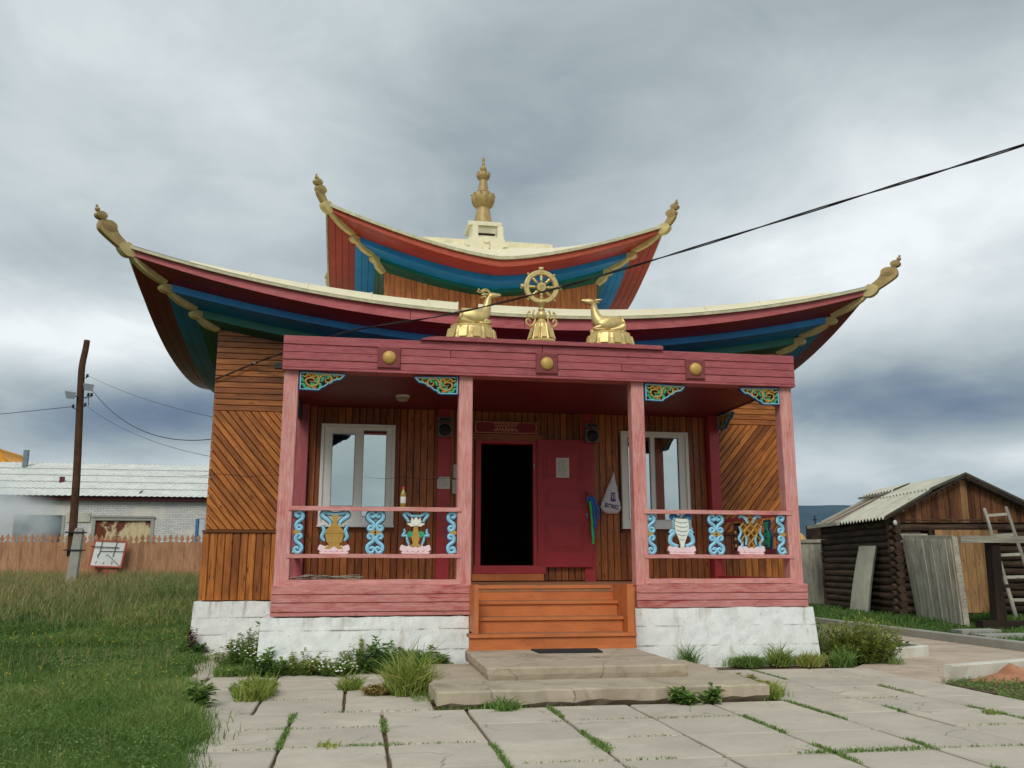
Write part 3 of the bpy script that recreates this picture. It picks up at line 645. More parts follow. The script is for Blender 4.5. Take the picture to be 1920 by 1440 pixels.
def boards():
    W = MT['wood']
    y = YW
    # horizontal boards high on the facade
    z = 3.685; i = 0
    while z < 4.98:
        h = .0895; zt = z+h-.006
        need = max(0.0, (z-4.45)/.5)**(1/1.8) if z > 4.45 else 0      # where the eave curve leaves room
        xin = 4.57*min(need, 1)
        if need < .985:
            if z < 4.15:
                rect_board(XL, .02, z, zt, y, temple, 'wood'); rect_board(6.68, XR, z, zt, y, temple, 'wood')
            elif xin < .5:
                for a, c in ((XL, 1.79), (1.795, 4.8), (4.805, XR)): rect_board(a, c, z, zt, y, temple, 'wood')
            else:
                rect_board(XL, 3.31-xin+.05, z, zt, y, temple, 'wood'); rect_board(3.31+xin-.05, XR, z, zt, y, temple, 'wood')
        z += h; i += 1
    # diagonal fields
    for x0, x1, sgn in ((XL, .06, -1), (6.64, XR, 1)):
        z0, z1 = 1.905, 3.68; ang = math.radians(50)*sgn; d = Vector((math.cos(ang), math.sin(ang))); nn = Vector((-d.y, d.x)); cx, cz = (x0+x1)/2, (z0+z1)/2
        pitch = .0875; k = -16
        while k < 17:
            off = nn*(k*pitch)
            poly = [(-3, -pitch/2+.0035), (3, -pitch/2+.0035), (3, pitch/2-.0035), (-3, pitch/2-.0035)]
            for (A, B, Cc) in ((1, 0, x1-cx), (-1, 0, cx-x0), (0, 1, z1-cz), (0, -1, cz-z0)):
                a2 = A*d.x+B*d.y; b2 = A*nn.x+B*nn.y; c2 = Cc-(A*off.x+B*off.y); poly = clip(poly, a2, b2, c2)
                if len(poly) < 3: break
            if len(poly) >= 3:
                ar = abs(sum(poly[i][0]*poly[(i+1) % len(poly)][1]-poly[(i+1) % len(poly)][0]*poly[i][1] for i in range(len(poly))))/2
                if ar > .004: board(poly, temple, (cx+off.x, y, cz+off.y), ang, 'wood', ins=.008, th=.024)
            k += 1
    # ledge and wainscot
    for a, c in ((XL-.03, .02), (6.68, XR+.03)):
        l = MB(); l.box(a, c, YW-.05, YW-.002, 1.868, 1.90); l.build('ledge', 'ledge', temple)
        n = round((c-a-.03)/.106); w = (c-a)/n
        for i in range(n): rect_board(a+.0+w*i+.003, a+w*(i+1)-.003, .895, 1.866, y, temple, 'wood', True, ins=.008)
    # vertical boards inside the porch
    x = .175; n = 60; w = (6.53-.175)/n
    for i in range(n):
        a, c = x+w*i+.003, x+w*(i+1)-.003; m_ = (a+c)/2; segs = [(1.16, 3.79)]
        if .36 < m_ < 1.48 or 5.08 < m_ < 6.22: segs = [(1.16, 1.90), (3.50, 3.79)]
        elif 2.74 < m_ < 3.68: segs = [(3.31, 3.79)]
        for z0, z1 in segs: rect_board(a, c, z0, z1, y, temple, 'woodin', True)
boards()

def windows():
    def win(x0, x1, z0, z1, panes, curtain):
        b = MB(); y0, y1 = YW-.065, YW+.03; fw = .0
        t = MB()
        # outer casing ring
        cs = .045
        b.box(x0, x1, y0, y1, z1-cs, z1); b.box(x0, x1, y0, y1, z0, z0+cs); b.box(x0, x0+cs, y0, y1, z0+cs, z1-cs); b.box(x1-cs, x1, y0, y1, z0+cs, z1-cs)
        fr = b.build('window', 'frame', temple)
        s = MB(); ys0, ys1 = YW-.035, YW+.02
        xs = [x0+cs+.002]+[v for p_ in panes for v in (p_[0], p_[1])]+[x1-cs-.002]; zi0, zi1 = z0+cs+.002, z1-cs-.002
        for k in range(0, len(xs), 2): s.box(xs[k], xs[k+1], ys0, ys1, zi0, zi1)
        for (a, c, g0, g1) in panes: s.box(a+.001, c-.001, ys0+.002, ys1, zi0, g0); s.box(a+.001, c-.001, ys0+.002, ys1, g1, zi1)
        s.build('sash', 'frame', fr)
        for (a, c, g0, g1) in panes:
            g = MB(); g.box(a, c, YW-.012, YW-.006, g0, g1); g.build('pane', 'glass', fr)
            bd = MB(); e = .008
            bd.box(a, c, ys0-.006, ys0+.0015, g1-e, g1); bd.box(a, c, ys0-.006, ys0+.0015, g0, g0+e); bd.box(a, a+e, ys0-.006, ys0+.0015, g0+e, g1-e); bd.box(c-e, c, ys0-.006, ys0+.0015, g0+e, g1-e)
            bd.build('glazing_bead', 'blackp' if False else 'steel', fr)
        si = MB(); si.box(x0-.01, x1+.01, YW-.10, YW-.002, z0-.028, z0-.003); si.build('sill', 'frame', fr)
        un = MB(); un.box(x0, x1, YW-.03, YW-.002, z0-.10, z0-.03); un.build('apron_board', 'ledge', fr)
        if curtain:
            c = MB(); c.box(curtain[0], curtain[1], YW+.20, YW+.21, 2.0, 2.72); c.build('curtain', 'curtain', fr)
    win(.355, 1.475, 1.985, 3.52, [(.52, .865, 2.27, 3.37), (.99, 1.345, 2.12, 3.43)], None)
    win(5.085, 6.22, 1.985, 3.52, [(5.20, 5.58, 2.10, 3.43), (5.65, 6.06, 2.10, 3.43)], (5.62, 5.82))
windows()

def door():
    f = MB(); y0, y1 = YW-.07, YW+.13
    f.box(2.725, 2.81, y0, y1, 1.28, 3.31); f.box(3.64, 3.70, y0, y1, 1.28, 3.31); f.box(2.812, 3.638, y0, y1, 3.275, 3.31); f.box(2.70, 3.82, y0-.06, y1, 1.27, 1.39)
    f.build('door_frame', 'redpost', temple)
    sb = MB(); sb.box(2.68, 3.78, y0-.08, y0, 1.165, 1.265); sb.build('threshold_board', 'orange', temple)
    # leaf folded back flat against the wall
    yl = YW-.115; x0, x1, z0, z1 = 3.70, 4.57, 1.365, 3.345
    b = MB(); b.box(x0, x1, yl, yl+.045, z0, z1)
    leaf = b.build('door', 'door', temple)
    for (a, c, p0, p1) in ((3.79, 4.445, 2.72, 3.21), (3.79, 4.445, 2.24, 2.58), (3.79, 4.445, 1.60, 2.09)):
        r = MB()
        for q in range(2):
            e = .012+.04*q; w = .014; yy = yl-.010+.003*q
            aa, cc, q0, q1 = a+e, c-e, p0+e, p1-e
            r.box(aa, cc, yy, yl, q1-w, q1); r.box(aa, cc, yy, yl, q0, q0+w); r.box(aa, aa+w, yy, yl, q0+w, q1-w); r.box(cc-w, cc, yy, yl, q0+w, q1-w)
        r.box(a+.075, c-.075, yl-.007, yl, p0+.075, p1-.075)
        r.build('door_panel', 'door', leaf)
    h = MB(); h.box(4.475, 4.505, yl-.012, yl, 2.27, 2.53); h.tube([(4.485, yl-.01, 2.50), (4.483, yl-.05, 2.49), (4.478, yl-.055, 2.42), (4.482, yl-.05, 2.36), (4.487, yl-.01, 2.35)], .008, 6)
    h.build('handle', 'brass', leaf, smooth=True)
    l = MB(); l.lathe([(.02, 0), (.02, .012), (.01, .016)], (0, 0, 0), 10); l.v = [(4.487+p[0], yl-p[2], 2.175+p[1]) for p in l.v]; l.tube([(4.487, yl-.02, 2.175), (4.482, yl-.03, 2.11)], .007, 5); l.build('lock', 'steel', leaf)
    hg = MB(); hg.box(3.642, 3.66, YW-.09, YW-.071, 2.90, 2.96); hg.build('hinge', 'steel', leaf)
    return leaf
door()

def porch():
    # floor, ceiling, roof deck
    b = MB(); b.box(-.0, 6.70, .0, YW-.03, 1.08, 1.15); b.box(2.36, 4.43, -.0, .0-.0+.12, 1.152, 1.157); b.build('porch_floor', 'tread', temple)
    for i in range(20):
        y0 = .02+i*.134; c = MB(); c.box(.01, 6.69, y0+.002, y0+.132, 3.79, 3.805); c.build('ceiling_board', 'ceil', temple)
    rf = MB(); rf.add([(-.02, -.04, 4.165), (6.72, -.04, 4.165), (6.72, YW, 4.30), (-.02, YW, 4.30), (-.02, -.04, 3.81), (6.72, -.04, 3.81), (6.72, YW, 3.81), (-.02, YW, 3.81)],
                      [(0, 1, 2, 3), (7, 6, 5, 4), (3, 7, 4, 0), (1, 5, 6, 2), (0, 4, 5, 1)]); rf.build('porch_roof', 'beamdark', temple)
    # beam boards: five lapped rows, each joined once
    rows = [(4.083, 4.192, .060), (3.987, 4.080, .052), (3.888, 3.984, .060), (3.792, 3.885, .052)]
    for k, (z0, z1, pr) in enumerate(rows):
        js = [-.025, (3.24, 2.05, 4.3, 3.22)[k], 6.735]
        for a, c in zip(js[:-1], js[1:]):
            L = c-a-.004; poly = [(-L/2, z0-(z0+z1)/2), (L/2, z0-(z0+z1)/2), (L/2, (z1-z0)/2), (-L/2, (z1-z0)/2)]
            board(poly, temple, ((a+c)/2, -.042, (z0+z1)/2), 0, 'beam', th=pr-.035, ins=.005)
    dr = MB(); dr.box(-.02, 6.73, -.07, .17, 3.762, 3.788); dr.build('beam_trim', 'beam', temple)
    core = MB(); core.box(-.015, 6.725, -.0415, .0, 3.79, 4.163); core.build('beam_core', 'beamdark', temple)
    sidec = MB(); sidec.box(-.02, .06, .002, YW-.03, 3.79, 4.16); sidec.box(6.64, 6.72, .002, YW-.03, 3.79, 4.16); sidec.build('side_beam', 'beam', temple)
    cp = MB(); P = [(1.66, 4.195), (4.86, 4.195), (4.86, 4.238), (4.82, 4.246), (1.90, 4.246), (1.78, 4.235), (1.70, 4.215)]
    cp.prism(P, XZ, -.32, .115); cp.build('statue_shelf', 'beam', temple)
    for cx, w in ((1.275, .145), (3.295, .145), (5.31, .135)):
        m_ = MB(); P = [(cx-w, 3.815), (cx+w, 3.815), (cx+w, 4.085), (cx-w, 4.085)]; m_.prism(P, XZ, .062, .088, inset=.012); md = m_.build('medallion', 'beamdark', temple)
        d = MB(); prof = [(.086*math.cos(t), .086*math.sin(t)*.55) for t in [PI/2*i/7 for i in range(8)]]
        prof[-1] = (.0005, prof[-1][1]); d.lathe(prof, (0, 0, 0), 24); d.v = [(cx+p_[0], -.088-p_[2], 3.95+p_[1]) for p_ in d.v]; d.build('dome', 'goldball', md, smooth=True)
    # posts
    def post(x0, x1, y0, y1, z0, z1, mat, nm='porch_post', bev=.008):
        b = MB(); L = z1-z0; w = x1-x0; d = y1-y0
        P = [(-w/2+bev, -d/2), (w/2-bev, -d/2), (w/2, -d/2+bev), (w/2, d/2-bev), (w/2-bev, d/2), (-w/2+bev, d/2), (-w/2, d/2-bev), (-w/2, -d/2+bev)]
        # length along local x so that the grain runs up the post
        b.prism(P, lambda u, v, t: (t, v, u), -L/2, L/2)
        me = b.mesh(nm, mat); return link(nm, me, temple, ((x0+x1)/2, (y0+y1)/2, (z0+z1)/2), (0, -PI/2, 0))
    for x0, x1 in ((0, .175), (2.168, 2.345), (4.44, 4.614), (6.527, 6.70)):
        p_ = post(x0, x1, 0, .175, 1.15, 3.762, 'post')
        ck = MB(); cx = (x0+x1)/2; pts = []
        for i in range(16): pts.append((cx-.004+.012*math.sin(i*.9)+random.uniform(-.003, .003), 2.5+.08*i))
        ck.ribbon(pts, [.002+.0035*math.sin(PI*i/15) for i in range(16)], XZ, -.002, .0012); 
        if x0 < 4: ck.build('crack', 'cblack', p_)
    for x0, x1, y0 in ((0, .172, YW-.20), (2.125, 2.33, YW-.10), (4.45, 4.63, YW-.065), (6.53, 6.70, YW-.20)): post(x0, x1, y0, YW-.024, 1.152, 3.788, 'redpost' if x0 > 1 else 'beam', 'pilaster')
    # base boards
    for rowsb, a, c in (([(1.062, 1.17), (.968, 1.058), (.862, .964), (.812, .858)], -.012, 2.342), ([(1.058, 1.165), (.968, 1.054), (.878, .964)], 4.415, 6.71)):
        for k, (z0, z1) in enumerate(rowsb):
            e = random.uniform(-.006, .006); L = c-a; zc = (z0+z1)/2; hw = (z1-z0)/2
            board([(-L/2, -hw), (L/2+e, -hw), (L/2+e, hw), (-L/2, hw)], temple, ((a+c)/2, -.052+(.004 if k == 3 else 0), zc), 0, 'baseboard', th=.032, ins=.006)
        bk = MB(); bk.box(a+.01, c-.01, -.05, .02, .83 if a < 1 else .88, 1.16); bk.box(a+.01, a+.05, .022, 2.6, .83 if a < 1 else .88, 1.15) if a < 1 else bk.box(c-.05, c-.01, .022, 2.6, .88, 1.15); bk.build('base_frame', 'baseboard', temple)
    # rails
    for a, c in ((.135, 2.215), (4.56, 6.59)):
        for z0, z1, yy in ((2.048, 2.098, -.014), (1.486, 1.532, -.012), (1.172, 1.232, -.010)):
            r = MB(); L = c-a; n = 10; P = []
            wob = [random.uniform(-.003, .003) for _ in range(n+1)]
            vs = []
            for i in range(n+1):
                x = -L/2+L*i/n; w_ = wob[i]
                vs += [(x, -.0, (z0-z1)/2+w_), (x, .075, (z0-z1)/2+w_), (x, .075, (z1-z0)/2+w_), (x, 0, (z1-z0)/2+w_)]
            fs = [(i*4+k, i*4+(k+1) % 4, (i+1)*4+(k+1) % 4, (i+1)*4+k) for i in range(n) for k in range(4)]+[(3, 2, 1, 0), (n*4, n*4+1, n*4+2, n*4+3)]
            r.add(vs, fs); link('rail', r.mesh('rail', 'post'), temple, ((a+c)/2, yy, (z0+z1)/2))
    # right-hand side rails running back to the wall, with their own carvings seen from behind
    for x_ in (.05, 6.58):
        for z0, z1 in ((2.048, 2.098), (1.486, 1.532), (1.172, 1.232)):
            r = MB(); r.box(x_, x_+.07, .176, YW-.202, z0, z1); r.build('side_rail', 'post' if x_ < 1 else 'redpost', temple)
porch()

def stairs():
    Xa, Xb = 2.355, 4.13
    zs = [.628, .802, .978]; ys = [-.65, -.43, -.215]
    for i, (z, y) in enumerate(zip(zs, ys)):
        xa, xb = (2.245, 4.225) if i == 0 else (Xa, Xb)
        t = MB(); L = xb-xa; t.box(-L/2, L/2, 0, (ys[i+1]-y+.02) if i < 2 else .215, -.034, 0)
        link('stair_tread', t.mesh('stair_tread', 'tread'), temple, ((xa+xb)/2, y, z))
        nz = MB(); nz.box(-L/2, L/2, -.004, 0, -.036, -.001); link('nosing', nz.mesh('nosing', 'orange'), temple, ((xa+xb)/2, y, z))
        z0 = .452 if i == 0 else zs[i-1]+.001
        r = MB(); r.box(-L/2+.004, L/2-.004, 0, .02, z0-(z-.036), 0); link('stair_riser', r.mesh('stair_riser', 'orange'), temple, ((xa+xb)/2, y+.022, z-.0365))
        if i == 0:
            r = MB(); r.box(-L/2, L/2, 0, .012, .452, .49); r.v = [(p_[0], p_[1], p_[2]-.452) for p_ in r.v]; link('skirting_strip', r.mesh('skirting_strip', 'orange'), temple, ((xa+xb)/2, y+.009, .4525))
    tp = MB(); tp.box(2.35, 4.10, -.012, .03, 1.118, 1.158); tp.build('nosing', 'orange', temple)
    r = MB(); r.box(Xa, Xb, .006, .026, .979, 1.117); r.build('stair_riser', 'orange', temple)
    # side cheeks
    for x0, x1 in ((2.315, 2.352), (4.133, 4.20)):
        c = MB(); P = [(-.60, .63), (.03, .63), (.03, 1.165), (-.60, 1.18)]
        c.add([(x, y, z) for x in (x0, x1) for y, z in P], [(0, 1, 2, 3), (7, 6, 5, 4), (0, 3, 7, 4), (1, 5, 6, 2), (3, 2, 6, 7), (0, 4, 5, 1)]); c.build('stair_cheek', 'orange', temple)
        e = MB(); e.box(x0-.006, x1+.006, -.615, -.602, .63, 1.182); e.build('cheek_edge', 'orange', temple)
    s = MB(); s.box(4.205, 4.43, -.02, .14, 1.152, 1.158); s.box(2.345, 2.352, 0, .1, 1.0, 1.1); s.build('floor_edge', 'orange', temple)
    u = MB(); u.box(4.20, 4.26, -.5, -.05, .46, 1.15); u.build('stair_side', 'orange', temple)
stairs()

# ---- roofs: three stepped, upswept tiers
def curve(m_, c_, p_): return lambda s: m_+(c_-m_)*abs(s)**p_
def roof(tag_, X0, X1, Y0, Y1, tiers, wallz, mats, n=40):
    """tiers: list of (offset, top(s), bottom(s)); from the outside in"""
    xc, yc = (X0+X1)/2, (Y0+Y1)/2
    def ring(o, zf):
        pts = []
        hx, hy = (X1-X0)/2+o, (Y1-Y0)/2+o
        for side in range(4):
            for i in range(n):
                s = -1+2*i/n; z = zf(s)
                pts.append([(xc+s*hx, yc-hy, z), (xc+hx, yc+s*hy, z), (xc-s*hx, yc+hy, z), (xc-hx, yc-s*hy, z)][side])
        return pts
    def lerp(a, c, t): return tuple(a[i]+(c[i]-a[i])*t for i in range(3))
    def band(ra, rb, name, mat):
        for side in range(4):
            idx = [side*n+i for i in range(n)]+[((side+1) % 4)*n]
            if name == 'soffit':
                bk = MB(); bk.add([(ra[i][0], ra[i][1], ra[i][2]+.012) for i in idx]+[(rb[i][0], rb[i][1], rb[i][2]+.012) for i in idx], [(i, i+1, n+1+i+1, n+1+i) for i in range(n)]); bk.build('soffit_backing', 'cblack', temple)
                wdt = math.hypot(ra[side*n][0]-rb[side*n][0], ra[side*n][1]-rb[side*n][1])/1.414; m_ = max(2, round(wdt/.13))
                for q in range(m_):
                    t0, t1 = q/m_+(.0035/wdt if q else 0), (q+1)/m_-(.0035/wdt if q < m_-1 else 0); b = MB(); dz = random.uniform(-.002, .002)
                    A = [lerp(ra[i], rb[i], t0) for i in idx]; B = [lerp(ra[i], rb[i], t1) for i in idx]
                    b.add([(x, y, z+dz) for x, y, z in A]+[(x, y, z+dz) for x, y, z in B]+[(x, y, z+.012) for x, y, z in A]+[(x, y, z+.012) for x, y, z in B],
                          [(i, i+1, n+2+i, n+1+i) for i in range(n)]+[(i, 2*(n+1)+i, 2*(n+1)+i+1, i+1) for i in range(n)]+[(n+1+i, n+2+i, 3*(n+1)+i+1, 3*(n+1)+i) for i in range(n)])
                    b.build('soffit_board', mat, temple)
            else:
                cuts = [0]+sorted(random.sample(range(8, n-7, 6), 2))+[n]
                for c0, c1 in zip(cuts[:-1], cuts[1:]):
                    b = MB(); k = idx[c0:c1+1]; L_ = len(k)
                    nx, ny = ((0, -1), (1, 0), (0, 1), (-1, 0))[side]; pr = random.uniform(0, .004)
                    A = [(ra[i][0]+nx*pr, ra[i][1]+ny*pr, ra[i][2]) for i in k]; B = [(rb[i][0]+nx*pr, rb[i][1]+ny*pr, rb[i][2]) for i in k]; sh = .0025
                    if c0: A[0] = lerp(A[0], A[1], sh*10); B[0] = lerp(B[0], B[1], sh*10)
                    In = [(x-nx*.03, y-ny*.03, z) for x, y, z in A]; Jn = [(x-nx*.03, y-ny*.03, z) for x, y, z in B]
                    b.add(A+B+In+Jn, [(i, i+1, L_+1+i, L_+i) for i in range(L_-1)]+[(L_+i, L_+i+1, 3*L_+i+1, 3*L_+i) for i in range(L_-1)]+[(0, L_, 3*L_, 2*L_), (L_-1, 3*L_-1, 4*L_-1, 2*L_-1)]); b.build(name, mat, temple)
    prev = None
    for k, (o, zt, zb) in enumerate(tiers):
        top, bot = ring(o, zt), ring(o, zb)
        if prev is not None: band(prev, top, 'soffit', mats[k-1][1])
        band(top, bot, 'fascia_board', mats[k][0]); prev = bot
    band(prev, ring(.0, wallz), 'soffit', mats[-1][1])
    return ring
low = [(1.10, curve(5.03, 5.79, 2.1), curve(4.865, 5.70, 2.1)), (.66, curve(4.76, 5.44, 1.8), curve(4.66, 5.335, 1.8)), (.28, curve(4.60, 5.175, 1.8), curve(4.48, 5.065, 1.8))]
upp = [(1.00, curve(6.66, 7.47, 1.45), curve(6.54, 7.385, 1.45)), (.53, curve(6.53, 7.14, 1.5), curve(6.42, 7.05, 1.5)), (.17, curve(6.39, 6.90, 1.5), curve(6.32, 6.84, 1.5))]
TX0, TX1, TY0, TY1 = 1.26, 5.27, 4.65, 7.45
ringL = roof('lower', XL, XR, YW-.01, 9.38, low, curve(4.45, 4.945, 1.8), [('fascia', 'sof_red'), ('blue_f', 'blue'), ('green_f', 'green')])
ringU = roof('upper', TX0, TX1, TY0, TY1, upp, curve(6.28, 6.64, 1.5), [('fascia2', 'sof_red2'), ('blue_f', 'blue_f'), ('green_f', 'green')])
def roof_tops():
    n = 40
    # lower roof skin from the eave to the tower
    re = ringL(1.135, lambda s: low[0][1](s)+.055); inner = []
    for side in range(4):
        for i in range(n):
            s = -1+2*i/n; xc, yc, hx, hy = (TX0+TX1)/2, (TY0+TY1)/2, (TX1-TX0)/2-.02, (TY1-TY0)/2-.02; z = 5.55+.1*abs(s)**2
            inner.append([(xc+s*hx, yc-hy, z), (xc+hx, yc+s*hy, z), (xc-s*hx, yc+hy, z), (xc-hx, yc-s*hy, z)][side])
    b = MB(); m_ = 5; N = 4*n
    for k in range(m_+1):
        t = k/m_
        for a, c in zip(re, inner): b.v.append((a[0]+(c[0]-a[0])*t, a[1]+(c[1]-a[1])*t, a[2]+(c[2]-a[2])*t-.10*math.sin(PI*t)*(1 if a[2] > 5.2 else .3)))
    for k in range(m_):
        for i in range(N): b.f.append((k*N+i, k*N+(i+1) % N, (k+1)*N+(i+1) % N, (k+1)*N+i)); b.mi.append(0)
    b.build('roof', 'creamtop', temple, smooth=True)
    # drip edge of the lower roof, in sheets
    def edge(ringf, o, zf, h, name, mat, seg, skip=()):
        r0 = ringf(o-.03, zf); r1 = ringf(o, zf)
        for side in range(4):
            idx = [side*n+i for i in range(n)]+[((side+1) % 4)*n]
            for q in range(0, n, seg):
                b = MB(); k = idx[q:q+seg+1]; vs = []
                for i in k:
                    a, c = r0[i], r1[i]; vs += [(a[0], a[1], a[2]-.002), (c[0], c[1], c[2]), (c[0], c[1], c[2]+h), (a[0], a[1], a[2]+h+.004)]
                fs = [(j*4+e, j*4+(e+1) % 4, (j+1)*4+(e+1) % 4, (j+1)*4+e) for j in range(len(k)-1) for e in range(4)]+[(3, 2, 1, 0), tuple(len(vs)-4+e for e in range(4))]
                b.add(vs, fs); b.build(name, mat, temple)
    edge(ringL, 1.155, lambda s: low[0][1](s)+.002, .042, 'drip_edge', 'creamdirty', 10)
    edge(ringU, 1.05, lambda s: upp[0][1](s)+.002, .055, 'drip_edge', 'creamdirty', 10)
    # upstand sheets along the lower front and side eaves, higher towards the middle, with a missing stretch
    for side in range(4):
        hx, hy = (XR-XL)/2+1.11, (9.38-YW+.01)/2+1.11; xc, yc = 3.31, (YW-.01+9.38)/2; q = -.86
        while q < .88:
            w = random.uniform(.14, .2); e = min(q+w, .9)
            if side == 0 and abs(q-(-.175)) < .04: q = -.125; continue
            if side == 0 and q < -.175 < e: e = -.178
            if side == 0 and q < .18 < e: e = .2
            b = MB(); K = 6; vs = []
            hj = random.uniform(-.008, .008)
            for i in range(K+1):
                s = q+.002+(e-q-.004)*i/K; z = low[0][1](s)+.042; h = (.135*(1-abs(s)**2.2)+.012+hj)
                back = .04+.1*h
                P = lambda o, zz: [(xc+s*(hx-o), yc-hy+o, zz), (xc+hx-o, yc+s*(hy-o), zz), (xc-s*(hx-o), yc+hy-o, zz), (xc-hx+o, yc-s*(hy-o), zz)][side]
                vs += [P(0, z), P(back, z+h), P(back+.03, z+h-.004), P(.05, z)]
            fs = [(j*4+e_, j*4+(e_+1) % 4, (j+1)*4+(e_+1) % 4, (j+1)*4+e_) for j in range(K) for e_ in range(4)]+[(3, 2, 1, 0), tuple(len(vs)-4+e_ for e_ in range(4))]
            b.add(vs, fs); b.build('roof_sheet', 'cream', temple)
            # standing seam at the end of each sheet
            if e < .86:
                s = e; z = low[0][1](s)+.042; h = (.135*(1-abs(s)**2.2)+.012); sm = MB(); 
                def P2(ds, o, zz): s2 = s+ds; return [(xc+s2*(hx-o), yc-hy+o, zz), (xc+hx-o, yc+s2*(hy-o), zz), (xc-s2*(hx-o), yc+hy-o, zz), (xc-hx+o, yc-s2*(hy-o), zz)][side]
                sm.add([P2(-.002, -.008, z-.005), P2(.002, -.008, z-.005), P2(.002, .03+.1*h, z+h+.012), P2(-.002, .03+.1*h, z+h+.012), P2(-.002, .02, z-.005), P2(.002, .02, z-.005), P2(.002, .05+.1*h, z+h), P2(-.002, .05+.1*h, z+h)],
                       [(0, 1, 2, 3), (7, 6, 5, 4), (0, 3, 7, 4), (1, 5, 6, 2), (3, 2, 6, 7)]); sm.build('seam', 'cream', temple)
            q = e
    # upper roof skin up to its ridge
    re = ringU(1.03, lambda s: upp[0][1](s)+.05); rid = []
    for side in range(4):
        for i in range(n):
            s = -1+2*i/n; hx = 1.22; x = 3.27+(s*hx if side == 0 else hx if side == 1 else -s*hx if side == 2 else -hx)
            rid.append((x, 6.05+(-.02, 0, .02, 0)[side], 7.80))
    b = MB(); N = 4*n; m_ = 6
    for k in range(m_+1):
        t = k/m_
        for a, c in zip(re, rid): b.v.append((a[0]+(c[0]-a[0])*t, a[1]+(c[1]-a[1])*t, a[2]+(c[2]-a[2])*t-.16*math.sin(PI*t)*max(0, (a[2]-6.9)/.7)))
    for k in range(m_):
        for i in range(N): b.f.append((k*N+i, k*N+(i+1) % N, (k+1)*N+(i+1) % N, (k+1)*N+i)); b.mi.append(0)
    b.build('roof', 'creamtop', temple, smooth=True)
    rc = MB(); rc.box(2.05, 4.64, 5.86, 6.2, 7.74, 7.86); rc.build('ridge_cap', 'creamtop', temple)
    r2 = MB(); r2.box(2.0, 4.62, 5.55, 5.85, 7.60, 7.73); r2.build('ridge_board', 'creamtop', temple)
roof_tops()

def tower():
    b = MB(); b.box(TX0+.02, TX1-.02, TY0+.014, TY1-.02, 5.2, 6.27); b.build('tower_wall', 'woodcore', temple)
    n = 40; w = (TX1-TX0)/n
    for i in range(n):
        a, c = TX0+w*i, TX0+w*(i+1); s = abs(((a+c)/2-3.265)/2.005); z1 = 6.285+.36*s**1.5+.03
        rect_board(a+.001, c-.001, 5.3, z1, TY0, temple, 'woodred', True, th=.02, ins=.0025)
    # infill behind boards under the curve
    c = MB()
    for xa in (TX0, TX1-.03): c.box(xa, xa+.03, TY0+.002, TY0+.05, 5.3, 6.63)
    c.build('corner_board', 'woodred', temple)
tower()

